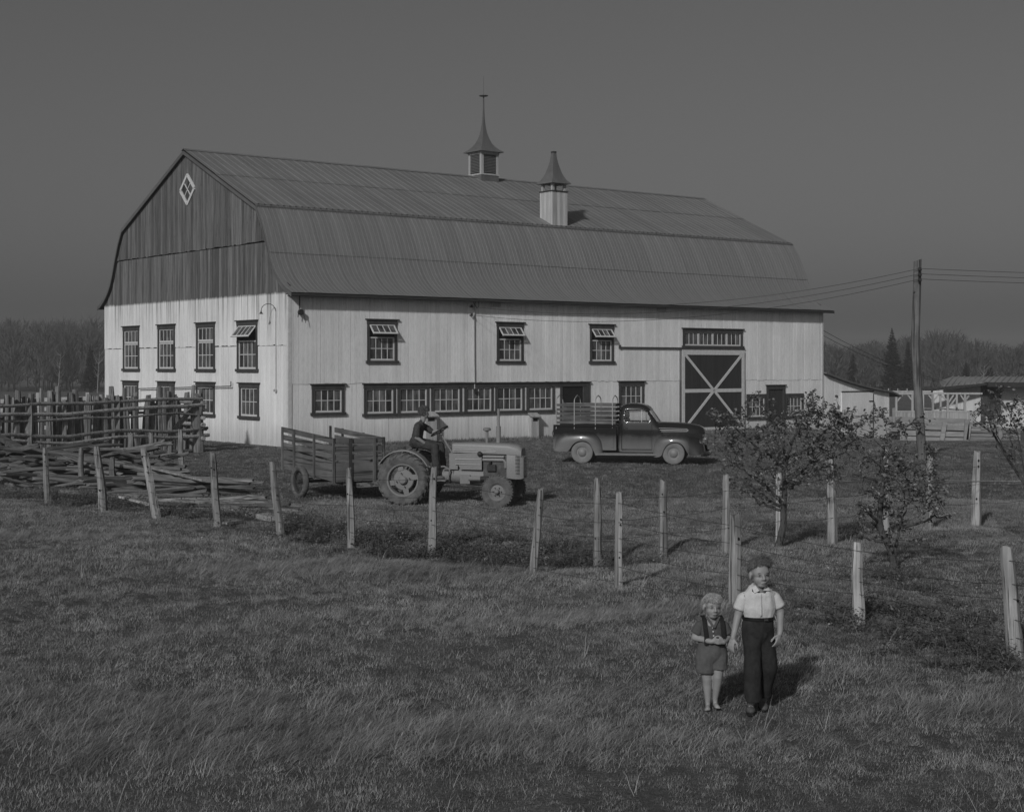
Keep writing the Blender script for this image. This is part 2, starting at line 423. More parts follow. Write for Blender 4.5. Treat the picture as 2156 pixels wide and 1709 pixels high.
# corner boards
m = MB(); m.box(-.045, .09, -.045, -.033, -1.1, 6.0); m.box(-.066, -.052, -.045, .10, -1.1, 6.0); m.build('corner_board', M_white, barn)
m = MB(); m.box(BL - .08, BL + .04, -.05, -.034, -1.2, 6.0); m.build('corner_board', M_white, barn)

# roof: curved lower slope in two tiers of ribbed sheets, upper slope in two tiers
roof_l, roof_r = -.20, BL + .38
rs = MB()
for sgn in (0, 1):
    prof = [(y if not sgn else BW - y, z - .05) for y, z in PROF]
    ring = lambda x: [V(x, y, z) for y, z in prof] + [V(x, y, z - .07) for y, z in prof[::-1]]
    rs.loft([ring(roof_l + .02), ring(roof_r - .02)])
roof = rs.build('roof', M_eave, barn)
def sheet_mesh(prof, width, nrib, rib_h, rib_w, lift):
    """one ribbed sheet; its left edge at x=0, following prof in y,z"""
    m = MB(); xs = [0.0]; hs = [0.0]
    for k in range(nrib):
        c = (k + .5) * width / nrib
        xs += [c - rib_w, c - rib_w * .4, c + rib_w * .4, c + rib_w]; hs += [0, rib_h, rib_h, 0]
    xs.append(width - .004); hs.append(0)
    rows = []
    for i, (y, z) in enumerate(prof):
        a = prof[max(i - 1, 0)]; b = prof[min(i + 1, len(prof) - 1)]
        nrm = V(0, -(b[1] - a[1]), b[0] - a[0]).normalized()
        rows.append([V(x, y, z) + nrm * (h + lift) for x, h in zip(xs, hs)])
    m.loft(rows, closed=False, caps=False); return m
def sub_prof(y0, y1):
    pts = [(y0, roof_z(y0))] + [p for p in PROF if y0 + .01 < p[0] < y1 - .01] + [(y1, roof_z(y1))]
    return pts
NS = 40; SW = (roof_r - roof_l) / NS
tiers = [(sub_prof(-.49, 1.35), 4, .010, .012, .0), (sub_prof(1.30, 2.36), 4, .010, .012, .022), (sub_prof(2.30, 5.9), 2, .013, .016, .03), (sub_prof(5.82, BW / 2), 2, .013, .016, .048)]
RSM = [sheet_mesh(p, SW, nr, rh, rw, lf) for p, nr, rh, rw, lf in tiers]
rr = random.Random(4)
for ti, proto in enumerate(RSM):
    variants = []
    for q in range(4):
        proto.r = [rr.random()] * len(proto.v); variants.append(proto.mesh('roof_sheet', M_roof))
    for k in range(NS):
        o = link('roof_sheet', variants[rr.randrange(4)], roof); o.location = (roof_l + k * SW, 0, rr.uniform(0, .008))
m = MB()   # far slope: one ribbed surface, out of sight
m.loft([[V(x, BW - y, z) for y, z in PROF] for x in (roof_l, roof_r)], closed=False, caps=False); m.build('rear_slope', M_roof, roof)
m = MB()
for s in (-1, 1): m.beam((roof_l, BW / 2 + s * .09, 12.545), (roof_r, BW / 2 + s * .09, 12.545), .22, .015, up=(0, s * .45, 1))
m.build('ridge_cap', M_roof, roof)
m = MB(); m.beam((roof_l, 2.36, 9.60), (roof_r, 2.36, 9.60), .20, .02, up=(0, -.55, .8))
for k in range(110):
    x = roof_l + .1 + k * (roof_r - roof_l - .2) / 110; m.beam((x, 2.40, 9.655), (x + .07, 2.40, 9.655), .09, .03)
m.build('hip_flashing', M_roofd, roof)
for x in (roof_l - .01, roof_r - .02):   # barge boards on the gable ends, one over each end
    m = MB(); pr = PROF + [(BW - y, z) for y, z in PROF[:-1][::-1]]
    m.loft([[V(x, y, z - .02), V(x + .03, y, z - .02), V(x + .03, y, z - .17), V(x, y, z - .17)] for y, z in pr]); m.build('barge_board', M_roofd, roof)
m = MB(); m.box(roof_l, roof_r, -.47, -.43, 5.86, 5.955); m.box(roof_l + .02, roof_r - .02, -.37, -.04, 5.93, 5.96); m.build('eave_board', M_eave, roof)

# windows
def window(fm, q, cols, rows, kind='fixed', sill=True, head=.17, side=.12, cap=True, opened=0.0):
    u0, u1, z0, z1 = q
    m = MB()
    def bx(a, b, c, d, d0, d1): 
        P = [fm(x, z, dd) for dd in (d0, d1) for z in (c, d) for x in (a, b)]
        m.add(P, [(0, 1, 3, 2), (6, 7, 5, 4), (4, 5, 1, 0), (5, 7, 3, 1), (7, 6, 2, 3), (6, 4, 0, 2)])
    bx(u0, u1, z1 - head, z1, -.03, .075)
    if cap: bx(u0 - .07, u1 + .07, z1, z1 + .045, -.02, .13)
    bx(u0 + .015, u0 + side, z0 + .11, z1 - head, -.03, .068); bx(u1 - side, u1 - .015, z0 + .11, z1 - head, -.03, .068)
    bx(u0 - .05, u1 + .05, z0, z0 + .11, -.03, .115)
    cas = m.build('window', M_trim, barn)
    a, b, c, d = u0 + side, u1 - side, z0 + .11, z1 - head
    def sash(a, b, c, d, cols, rows, M=None, fr=.055, mt=.03):
        ms = MB(); f2 = (lambda u, z, dd: fm(u, z, dd)) if M is None else (lambda u, z, dd: fm(*M(u, z, dd)))
        def bb(p, q2, r, s2, d0=-.012, d1=.02):
            P = [f2(x, z, dd) for dd in (d0, d1) for z in (r, s2) for x in (p, q2)]
            ms.add(P, [(0, 1, 3, 2), (6, 7, 5, 4), (4, 5, 1, 0), (5, 7, 3, 1), (7, 6, 2, 3), (6, 4, 0, 2)])
        bb(a, b, c, c + fr * 1.4); bb(a, b, d - fr, d); bb(a, a + fr, c + fr * 1.4, d - fr); bb(b - fr, b, c + fr * 1.4, d - fr)
        A, B, Cc, D = a + fr, b - fr, c + fr * 1.4, d - fr
        us = [A + (B - A) * i / cols for i in range(cols + 1)]; zs = [Cc + (D - Cc) * i / rows for i in range(rows + 1)]
        for x in us[1:-1]: bb(x - mt / 2, x + mt / 2, Cc, D, -.008, .014)
        for z in zs[1:-1]: bb(A, B, z - mt / 2, z + mt / 2, -.010, .0155)
        so = ms.build('sash', M_white, cas)
        for i in range(cols):
            for j in range(rows):
                mp = MB(); e = .012
                P = [f2(x, z, dd) for dd in (-.004, .001) for z in (zs[j] + e, zs[j + 1] - e) for x in (us[i] + e, us[i + 1] - e)]
                mp.add(P, [(0, 1, 3, 2), (6, 7, 5, 4), (4, 5, 1, 0), (5, 7, 3, 1), (7, 6, 2, 3), (6, 4, 0, 2)])
                mp.build('pane', M_glass, cas)
    if kind == 'fixed': sash(a, b, c, d, cols, rows)
    elif kind == 'tall':
        zt = c + (d - c) * .655
        sash(a, b, c, zt - .01, cols, 2)
        if opened:
            ca, sa = math.cos(opened), math.sin(opened)
            sash(a + .01, b - .01, zt, d - .02, cols, 1, M=lambda u, z, dd: (u, d - .02 - (d - .02 - z) * ca + dd * sa, .03 + (d - .02 - z) * sa + dd * ca))
        else: sash(a, b, zt + .01, d, cols, 1)
    elif kind == 'transom':
        w = (b - a) / 4
        for i in range(4): sash(a + i * w + .004, a + (i + 1) * w - .004, c, d, 3, 1, fr=.05)
    return cas
for i, q in enumerate(gable_up): window(GM, q, 4, 3, 'tall', opened=R(42) if i == 0 and False else (R(40) if q is gable_up[3] else 0))
for q in gable_lo: window(GM, q, 4, 2)
for q in up_f: window(FM, q, 4, 2, 'tall', opened=R(40))
window(FM, lo0, 4, 2)
for q in strip: window(FM, q, 4, 2, cap=False)
window(FM, lo1, 4, 2); window(FM, tran, 3, 1, 'transom', head=.16)
window(FM, lo2, 4, 2, cap=False); window(FM, lo3, 4, 2, cap=False)
m = MB(); m.box(strip[0][0] - .06, door1[1] + .05, -.135, .0, 2.425, 2.47); m.box(strip[0][0], door1[1], -.085, -.03, 2.255, 2.42); m.build('window_header', M_trim, barn)
for a, b in zip(strip, strip[1:]):   # white mullion boards between the strip windows
    m = MB(); m.box(a[1] + .012, b[0] - .012, -.05, -.03, 1.05, 2.25); m.build('mullion_board', M_white, barn)
# stable door standing open inwards
m = MB(); m.box(door1[0], door1[0] + .12, -.08, 0, -.3, 2.25)
m.box(door1[1] - .38, door1[1], -.08, 0, -.3, 2.25)
df = m.build('doorway', M_trim, barn)
m = MB(); m.box(door1[0] + .122, door1[1] - .382, -.024, -.018, -.3, 2.25); m.build('doorway_dark_sheet', M_dark, df)  # dark sheet painted in for the shade inside the doorway
# small dark door on the right
m = MB(); m.box(sdoor[0], sdoor[0] + .14, -.08, 0, -.6, 2.0); m.box(sdoor[1] - .14, sdoor[1], -.08, 0, -.6, 2.0); m.box(sdoor[0], sdoor[1], -.083, 0, 2.0, 2.19); m.box(sdoor[0] - .07, sdoor[1] + .07, -.13, -.01, 2.193, 2.235)
sd = m.build('side_door', M_trim, barn)
m = MB()
for k in range(5):
    w = (sdoor[1] - sdoor[0] - .29) / 5; m.box(sdoor[0] + .145 + k * w + .004, sdoor[0] + .145 + (k + 1) * w - .004, -.03, -.01, -.6, 1.99)
m.build('door_leaf', M_doorp, sd)
# big sliding door
bd = MB(); bd.box(bdoor[0], bdoor[1], -.09, -.055, bdoor[2], bdoor[3]); bdo = bd.build('sliding_door', M_doorp, barn)
n = 18; w = (bdoor[1] - bdoor[0] - .2) / n
for k in range(n):
    m = MB(); m.box(bdoor[0] + .1 + k * w + .004, bdoor[0] + .1 + (k + 1) * w - .004, -.105, -.09, bdoor[2] + .15, bdoor[3] - .2); m.build('plank', M_doorp, bdo)
zm = bdoor[2] + (bdoor[3] - bdoor[2]) * .50
def dbeam(a, b, w, off):
    m = MB(); m.beam(V(a[0], -.118 - off, a[1]), V(b[0], -.118 - off, b[1]), w, .026, up=(0, 1, 0)); m.build('white_batten', M_white, bdo)
x0, x1, zb, zt = bdoor[0], bdoor[1], bdoor[2], bdoor[3]
dbeam((x0 + .08, zb), (x0 + .08, zt), .17, .0); dbeam((x1 - .09, zb), (x1 - .09, zt), .18, .0)
dbeam((x0, zt - .11), (x1, zt - .11), .23, .004); dbeam((x0, zb + .09), (x1, zb + .09), .18, .004); dbeam((x0 + .16, zm), (x1 - .18, zm), .17, .003)
for a, b in (((x0 + .2, zt - .23), ((x0 + x1) / 2, zm)), ((x1 - .2, zt - .23), ((x0 + x1) / 2, zm)), ((x0 + .2, zb + .2), ((x0 + x1) / 2, zm)), ((x1 - .2, zb + .2), ((x0 + x1) / 2, zm))): dbeam(a, b, .13, .007)
u_track = fpix(1303, 733)[0]
m = MB(); m.box(u_track, x1 + .05, -.12, -.05, zt + .06, zt + .12); m.box(u_track - .05, u_track + .02, -.13, -.03, zt + .04, zt + .2); m.build('door_track', M_trim, barn)
m = MB(); m.box(x1 + .015, x1 + .06, -.06, -.03, 0, zt + .03); m.build('door_jamb', M_trim, barn)
m = MB(); m.box(x0 - .1, x0 - .06, -.06, -.03, -.2, zt); m.build('door_jamb', M_trim, barn)
# diamond window in the gable
du, dz = gpix(*Z2((980, 507), 300, 500, 2.3956)); hw = abs(gpix(*Z2((918, 507), 300, 500, 2.3956))[0] - gpix(*Z2((1044, 507), 300, 500, 2.3956))[0]) / 2; hh = .92 * hw / .62 if False else abs(gpix(*Z2((980, 375), 300, 500, 2.3956))[1] - gpix(*Z2((980, 640), 300, 500, 2.3956))[1]) / 2
m = MB()
cs = [(du, dz + hh), (du + hw, dz), (du, dz - hh), (du - hw, dz)]
for i in range(4): m.beam(GM(*cs[i], .08), GM(*cs[(i + 1) % 4], .08), .13, .06, up=(-1, 0, 0))
dw = m.build('window', M_white, barn)
m = MB()
for i in range(2):
    a = [(cs[i][k] + cs[(i + 1) % 4][k]) / 2 for k in (0, 1)]; b = [(cs[(i + 2) % 4][k] + cs[(i + 3) % 4][k]) / 2 for k in (0, 1)]; m.beam(GM(*a, .07), GM(*b, .07), .04, .03, up=(-1, 0, 0))
m.build('muntin', M_white, dw)
md = lambda p, q: [(p[0] + q[0]) / 2, (p[1] + q[1]) / 2]
for i in range(4):
    quad = [cs[i], md(cs[i], cs[(i + 1) % 4]), (du, dz), md(cs[i], cs[(i + 3) % 4])]
    cxx = sum(p[0] for p in quad) / 4; czz = sum(p[1] for p in quad) / 4
    m = MB(); m.prism([(cxx + (p[0] - cxx) * .92, czz + (p[1] - czz) * .92) for p in quad], lambda u, z: GM(u, z, .056), lambda u, z: GM(u, z, .061)); m.build('pane', M_glass, dw)

# cupola with spire on the ridge, ventilator on the slope
def flare(m, c, s0, z0, steps, n=4):
    rings = []
    for s, z in steps: rings.append([V(c[0] + a * s, c[1] + b * s, z0 + z) for a, b in ((-1, -1), (1, -1), (1, 1), (-1, 1))])
    m.loft(rings)
cu, cy = 16.05, BW / 2
s = .54
m = MB(); m.box(cu - s, cu + s, cy - s, cy + s, 11.9, 12.62); cup = m.build('cupola', M_roofd, barn)
m = MB(); m.box(cu - s - .03, cu + s + .03, cy - s - .03, cy + s + .03, 12.62, 12.70); m.box(cu - s - .02, cu + s + .02, cy - s - .02, cy + s + .02, 13.66, 13.80); m.build('cupola_trim', M_whitev, cup)
for a in (-1, 1):
    for b in (-1, 1):
        m = MB(); m.box(cu + a * s - .07 - a * .07, cu + a * s + .07 - a * .07, cy + b * s - .07 - b * .07, cy + b * s + .07 - b * .07, 12.70, 13.66); m.build('corner_post', M_whitev, cup)
m = MB(); m.box(cu - s + .08, cu + s - .08, cy - s + .08, cy + s - .08, 12.7, 13.66); m.build('louver_backing', M_dark, cup)
for k in range(12):
    z = 12.76 + k * .075
    for fm in (lambda u, zz, d: V(cu + u, cy - s - d, zz), lambda u, zz, d: V(cu - s - d, cy + u, zz)):
        m = MB(); P = [fm(u, zz, d) for (d, zz) in ((-.06, z + .055), (-.01, z), (-.01, z + .012), (-.06, z + .067)) for u in (-s + .14, s - .14)]
        m.add(P, [(0, 1, 3, 2), (2, 3, 5, 4), (4, 5, 7, 6), (6, 7, 1, 0), (0, 2, 4, 6), (1, 7, 5, 3)]); m.build('louver_slat', M_roofd, cup)
m = MB(); flare(m, (cu, cy), 0, 13.78, [(.73, 0), (.72, .04), (.56, .15), (.42, .30), (.30, .48), (.21, .70), (.14, .95), (.095, 1.2), (.06, 1.5), (.04, 1.85), (.028, 2.3), (.022, 2.85)]); m.build('spire', M_roofd, cup, True, 25)
m = MB(); m.tube([(cu, cy, 16.6), (cu, cy, 17.62)], [.018, .008], 6); m.build('finial_rod', M_roofd, cup)
m = MB(); m.lathe([(0, .0), (.12, -.03), (.22, -.01), (.235, 0.01), (.2, .03), (.06, .055), (0, .06)], 20, Matrix.Translation((cu, cy, 16.63))); m.build('finial_disc', M_roofd, cup, True)
vu, vy, s = 15.75, 3.02, .455
m = MB(); m.box(vu - s + .02, vu + s - .02, vy - s + .02, vy + s - .02, 9.2, 11.26); ven = m.build('ventilator', M_dark, barn)
for k in range(6):
    w = 2 * s / 6
    for f in (0, 1):
        m = MB(); m.cur = rr.random(); p, q = -s + k * w + .004, -s + (k + 1) * w - .004; e = rr.uniform(0, .01)
        if f == 0: m.box(vu + p, vu + q, vy - s - e, vy - s + .02, 9.3, 11.25)
        else: m.box(vu - s - e, vu - s + .02, vy + p, vy + q, 9.3, 11.25)
        m.build('board', M_whitev, ven)
m = MB(); m.box(vu - s - .03, vu + s + .03, vy - s - .03, vy + s + .03, 11.25, 11.31); m.build('top_trim', M_eave, ven)
for a in (-1, 1):
    for b in (-1, 1):
        m = MB(); m.box(vu + a * (s - .1) - .06, vu + a * (s - .1) + .06, vy + b * (s - .1) - .06, vy + b * (s - .1) + .06, 11.31, 11.66); m.build('leg', M_whitev, ven)
m = MB(); flare(m, (vu, vy), 0, 11.64, [(.59, 0), (.58, .03), (.44, .18), (.34, .36), (.26, .58), (.19, .83), (.14, 1.05), (.105, 1.28), (.085, 1.5)]); m.build('flared_roof', M_roofd, ven, True, 25)
m = MB(); m.beam((vu, vy, 13.1), (vu, vy, 13.18), .19, .19); m.build('cap', M_eave, ven)
# ------------------------------------------------------------------ fixtures on the barn (things of their own)
def barn_pt(u, d, z): return barn.matrix_basis @ V(u, -d, z)
def gab_pt(u, d, z): return barn.matrix_basis @ V(-d, u, z)
M_iron = plain('dark_iron', .03, .6, var=.3)
M_galv = plain('galvanised_pipe', .45, .5, .3, var=.2)
M_wirem = plain('wire_steel', .06, .6, .3, var=.1)
# gooseneck lamp on the gable
e = empty('wall_lamp', gab_pt(.95, .05, 4.6), BROT, 'curved gooseneck lamp high on the gable wall right of the open window', 'lamp')
a0 = gpix(*Z2((1800, 215), 300, 1100, 2.3956)); 
m = MB(); m.tube([(-.02, 0, -2.35), (-.03, 0, .72)], .014, 6); m.tube([(-.03, 0, .72)] + [(-.03 - .36 * math.sin(t) - .0, .19 - .19 * math.cos(t) if False else .0, .72 + .22 * math.sin(t) - 0 * t) for t in ()], .014, 6) if False else None
m.build('conduit', M_galv, e)
m = MB(); m.tube([(-.03 - .25 * (1 - math.cos(t)), .12 * (1 - math.cos(t)), .72 + .28 * math.sin(t)) for t in [math.pi * k / 10 for k in range(11)]], .014, 6); m.build('gooseneck', M_iron, e)
m = MB(); m.lathe([(.02, .0), (.03, -.05), (.085, -.12), (.08, -.12), (0, -.04)], 14, Matrix.Translation((-.53, .24, .72))); m.build('lamp_shade', M_iron, e, True)
m = MB(); m.box(-.09, 0, -.05, .05, -2.45, -2.35); m.build('switch_box', M_galv, e)
# pulley and rope at the corner under the eave
pu, pz = fpix(*Z2((1962, 170), 300, 1100, 2.3956)); pc = barn_pt(pu, .18, pz)
e = empty('hay_pulley', pc, BROT, 'dark iron pulley hanging under the eave at the near corner of the barn', 'pulley')
m = MB(); m.tube([(-.05, 0, .62), (-.05, 0, .12)], .03, 6); m.build('strap', M_iron, e)
m = MB(); m.lathe([(0, -.05), (.11, -.05), (.12, -.03), (.09, 0), (.12, .03), (.11, .05), (0, .05)], 16, Matrix.Rotation(R(90), 4, 'X')); m.build('wheel', M_iron, e, True)
m = MB(); m.tube([(.1, -.02, 0), (.16, -.02, -.2), (.22, -.01, -.42)], .012, 5); m.tube([(-.1, 0, .02), (-.12, 0, -.2)], .015, 5); m.build('rope_end', M_iron, e)
# insulator bracket, meter loop and white conduit on the front wall
iu, iz = fpix(*Z2((240, 290), 1700, 1080, 4.07)); ib = barn_pt(iu, .05, iz)
e = empty('service_bracket', ib, BROT, 'electric service bracket with three insulators under the eave above the strip windows', 'bracket')
for k in range(3):
    m = MB(); m.tube([(0, 0, .37 - .36 * k), (0, -.16, .37 - .36 * k)], .02, 6); o = m.build('arm', M_iron, e)
    m = MB(); m.lathe([(0, 0), (.05, 0), (.06, .03), (.035, .05), (.055, .08), (.04, .12), (0, .12)], 12, Matrix.Translation((0, -.14, .33 - .36 * k))); m.build('insulator', M_iron, e, True)
cu2 = fpix(*Z2((300, 300), 1700, 1080, 4.07))[0] - iu
m = MB(); m.tube([(cu2, -.03, .05), (cu2, -.035, -2.0), (cu2 + .03, -.03, -3.45)], .028, 6); m.build('conduit', M_galv, e)
m = MB(); m.tube([(cu2, -.06, .05), (cu2 + .02, -.12, .25), (cu2 + .15, -.14, .3), (cu2 + .2, -.1, .05), (cu2 + .1, -.1, -.05), (cu2 - .1, -.12, .2)], .014, 5); m.build('cable_loop', M_iron, e)
m = MB(); m.box(cu2 - .03, cu2 + .1, -.1, -.02, -3.6, -3.45); m.build('outlet_box', M_iron, e)
for (zx, zy, lab) in ((620, 235, 'small wooden box under the eave above the middle upper window'),):
    bu, bz = fpix(*Z2((zx, zy), 1700, 1080, 4.07)); m = MB(); m.box(-.2, .2, -.2, -.03, -.14, .14); o = m.build('eave_box', M_whitev); o.matrix_basis = Matrix.Translation(barn_pt(bu, 0, bz)) @ Matrix.Rotation(BROT, 4, 'Z'); tag(o, lab, 'box')
bu, bz = fpix(*Z2((1375, 18), 1900, 1150, 2.3956)); m = MB(); m.box(-.22, .22, -.2, -.03, -.13, .16); o = m.build('eave_box', M_whitev); o.matrix_basis = Matrix.Translation(barn_pt(bu, 0, bz)) @ Matrix.Rotation(BROT, 4, 'Z'); tag(o, 'small wooden box under the eave left of the long transom window', 'box')
# wooden air chutes standing against the foot of the wall
def chute(u, wd, dp, h, lab):
    b = barn_pt(u, 0, 0); e = empty('air_chute', (b.x, b.y, H(b.x, b.y) - .1), BROT, lab, 'chute')
    m = MB(); m.box(-wd / 2, wd / 2, -dp, -.04, 0, h); m.build('box', M_whitev, e)
    m = MB(); P = [V(x, y, z) for x in (-wd / 2 - .05, wd / 2 + .05) for y, z in ((-dp - .12, h + .02), (-.04, h + .2), (-.04, h + .24), (-dp - .12, h + .06))]
    m.add(P, [(0, 1, 2, 3), (7, 6, 5, 4), (0, 4, 5, 1), (1, 5, 6, 2), (2, 6, 7, 3), (3, 7, 4, 0)]); m.build('sloping_lid', M_whitev, e)
    m = MB(); m.box(-wd * .3, wd * .3, -dp - .006, -dp + .02, h - .16, h - .03); m.build('vent_dark_patch', M_dark, e)  # dark slab on the face stands in for a shaded vent hole
chute(fpix(1118, 870)[0], .42, .3, 1.02, 'narrow wooden air chute against the barn wall behind the truck tailgate')
chute(fpix(898, 880)[0], .55, .35, 1.15, 'wooden air chute against the barn wall behind the tractor driver')
# pipe rail on the gable
m = MB(); a = gpix(549 / 2.3956 / 1.781 + 300 / 1.781, (855 / 2.3956 + 1100) / 1.781); b = gpix((1383 / 2.3956 + 300) / 1.781, (833 / 2.3956 + 1100) / 1.781)
m.tube([gab_pt(a[0], .14, a[1] - .6), gab_pt(a[0], .14, a[1]), gab_pt(b[0], .14, b[1]), gab_pt(b[0], .14, b[1] + .2)], .022, 6)
tag(m.build('pipe_rail', M_iron), 'thin dark pipe running across the gable wall above the lower windows', 'pipe')

# ------------------------------------------------------------------ lean-to shed at the far end
shed = empty('lean_to_shed', barn_pt(BL + .06, 0, 0), BROT, 'small whitewashed lean-to shed joined to the far right end of the barn', 'shed')
SL = 5.35
zt = lambda x: 2.75 - (2.75 - 1.72) * x / SL - .12 * math.sin(math.pi * x / SL)
rs2 = random.Random(9); x = 0.0
dr0, dr1 = fpix(1771, 870)[0] - BL - .06, fpix(1837, 870)[0] - BL - .06
while x < SL - .03:
    w = min(.21 * rs2.uniform(.85, 1.15), SL - x); m = MB(); m.cur = rs2.random()
    a, b = x + .004, x + w - .004; d = rs2.uniform(0, .008)
    zb = -1.4; P = [V(a, -d, zb), V(b, -d, zb), V(b, -d, zt(b)), V(a, -d, zt(a)), V(a, .03, zb), V(b, .03, zb), V(b, .03, zt(b)), V(a, .03, zt(a))]
    m.add(P, [(0, 1, 2, 3), (7, 6, 5, 4), (4, 5, 1, 0), (5, 6, 2, 1), (6, 7, 3, 2), (7, 4, 0, 3)]); m.build('board', M_front, shed); x += w
m = MB(); m.box(SL - .03, SL, .03, 8, -1.4, 1.7); m.build('side_wall', M_front, shed)
m = MB(); rg = []
for k in range(9):
    xx = -.02 + (SL + .75) * k / 8; zz = zt(min(xx, SL)) + (0 if xx <= SL else -(xx - SL) * .33)
    rg.append([V(xx, -.28, zz + .02), V(xx, 8.2, zz + .02), V(xx, 8.2, zz + .10), V(xx, -.28, zz + .10)])
m.loft(rg); m.build('roof', M_roofd, shed)
m = MB(); m.box(dr0, dr1, -.05, -.015, -1.2, 1.78); dd = m.build('door', M_front, shed)
m = MB(); m.box(dr0 - .03, dr1 + .05, -.07, -.05, 1.80, 1.86); m.box(dr1 - .03, dr1 + .01, -.07, -.052, -1.0, 1.7); m.build('door_edge', M_trim, dd)
m = MB(); m.box(dr1 - .35, dr1 + .05, -.075, -.055, 1.28, 1.34); m.build('hinge', M_iron, dd)

# ------------------------------------------------------------------ farmhouse with open porch, plank fence, far right
Zr = (3300, 1350, 3.9926)
def zr(x, y): return Z2((x, y), *Zr)
M_housewall = plain('house_white_wall', .55, .8, var=.18, scale=5, stretch=(1, 1, .2))
M_hroof = roof_mat('house_roof_metal', .26, .15)
YH = 92.0
def HP(x, y, Y): return atY(*zr(x, y), Y)
house = empty('farmhouse', HP(1540, 900, YH), 0, 'low white farmhouse with a ribbed metal roof at the right edge', 'house')
inv = Matrix.Translation(-Vector(house.location))
def L(v): return inv @ v
# two wings: side wall (left of the dark corner) and front wall to the right
cz = HP(1540, 380, YH).z; fl = HP(1540, 960, YH).z; gz = H(house.location.x, house.location.y) - .3
xl, xc, xr = HP(805, 500, YH + 1.5).x, HP(1540, 500, YH).x, HP(1540, 500, YH).x + 9.0
def wallq(p0, p1, zb, z0, z1, mat, name, th=.15):
    m = MB(); d = (p1 - p0); nrm = V(d.y, -d.x, 0).normalized() * th
    P = [V(p0.x, p0.y, zb), V(p1.x, p1.y, zb), V(p1.x, p1.y, z1), V(p0.x, p0.y, z0)]; P = P + [p - nrm for p in P]
    m.add([L(p) for p in P], [(0, 1, 2, 3), (7, 6, 5, 4), (4, 5, 1, 0), (5, 6, 2, 1), (6, 7, 3, 2), (7, 4, 0, 3)]); return m.build(name, mat, house)
zl = HP(805, 460, YH).z
wallq(V(xl, YH + 1.5, 0), V(xc, YH, 0), gz, zl, cz, M_housewall, 'side_wall')
wallq(V(xc, YH, 0), V(xr, YH + .6, 0), gz, cz, cz, M_housewall, 'front_wall')
xb_ = xl * (YH + 9) / (YH + 1.5) + .4
wallq(V(xl, YH + 1.5, 0), V(xb_, YH + 9, 0), gz, zl, zl, M_housewall, 'left_wall'); wallq(V(xb_, YH + 9, 0), V(xr, YH + 9, 0), gz, zl, zl, M_housewall, 'back_wall'); wallq(V(xr, YH + .6, 0), V(xr, YH + 9, 0), gz, zl, zl, M_housewall, 'right_wall')
m = MB(); m.box(-.12, .12, -.1, .05, gz - house.location.z, cz - house.location.z); m.build('corner_post', M_trim, house)
# main roof slope with ribs, hip end on the left
r0, r1 = HP(935, 400, YH - .5), HP(1590, 345, YH - .8); t0, t1 = HP(1070, 250, YH + 4), HP(2000, 250, YH + 4)
t1.x = xr + 1; t1.z = t0.z; r2 = V(xr + 1, YH - .5, r1.z)
m = MB(); m.add([L(p) for p in (r0, r1, r2, t1, t0)], [(0, 1, 2, 3, 4)]); m.add([L(p) for p in (t0, t1, V(xr + 1, YH + 9.5, r1.z), V(r0.x * 1.1, YH + 9.5, r1.z))], [(0, 1, 2, 3)]); m.add([L(p) for p in (r0, t0, V(r0.x * 1.1, YH + 9.5, r1.z))], [(0, 1, 2)])
m.build('roof', M_hroof, house)
for k in range(34):
    f = k / 33.0; b = V(r0.x + .1 + (xr + .6 - r0.x) * f, 0, 0)
    lowz = r0.z + (r1.z - r0.z) * min(1, (b.x - r0.x) / (r1.x - r0.x)); low = V(b.x, YH - .6, lowz + .04)
    hi = V(min(b.x + (t0.x - r0.x), xr + 1), YH + 4, t0.z + .03)
    m = MB(); m.beam(L(low), L(hi), .09, .05); m.build('roof_rib', M_hroof, house)
m = MB(); m.beam(L(HP(680, 455, YH - .2)), L(HP(1590, 358, YH - 1.0)), .45, .14); m.beam(L(HP(1590, 365, YH - 1.0)), L(V(xr + 1, YH - .6, r1.z - .15)), .7, .28); m.build('eave', M_eave, house)
m = MB(); m.beam(L(HP(705, 462, YH)), L(HP(775, 462, YH)), .5, .16); m.build('beam_end', M_eave, house)
wx0, wx1 = HP(1600, 500, YH).x, HP(1775, 500, YH).x; wz0, wz1 = HP(1600, 790, YH).z, HP(1600, 415, YH).z
m = MB(); lx = house.location.x; lz = house.location.z
for a, b, c, d in ((wx0 - .12, wx1 + .12, wz1, wz1 + .14), (wx0 - .12, wx1 + .12, wz0 - .14, wz0), (wx0 - .12, wx0, wz0, wz1), (wx1, wx1 + .12, wz0, wz1), (wx0, wx1, (wz0 + wz1) / 2 - .04, (wz0 + wz1) / 2 + .04), ((wx0 + wx1) / 2 - .03, (wx0 + wx1) / 2 + .03, (wz0 + wz1) / 2 + .04, wz1)): m.box(a - lx, b - lx, -.12, -.03, c - lz, d - lz)
hw_ = m.build('window', M_trim, house)
m = MB(); m.box(wx0 - lx, wx1 - lx, -.06, -.05, wz0 - lz, wz1 - lz); m.build('pane', M_glass, hw_)
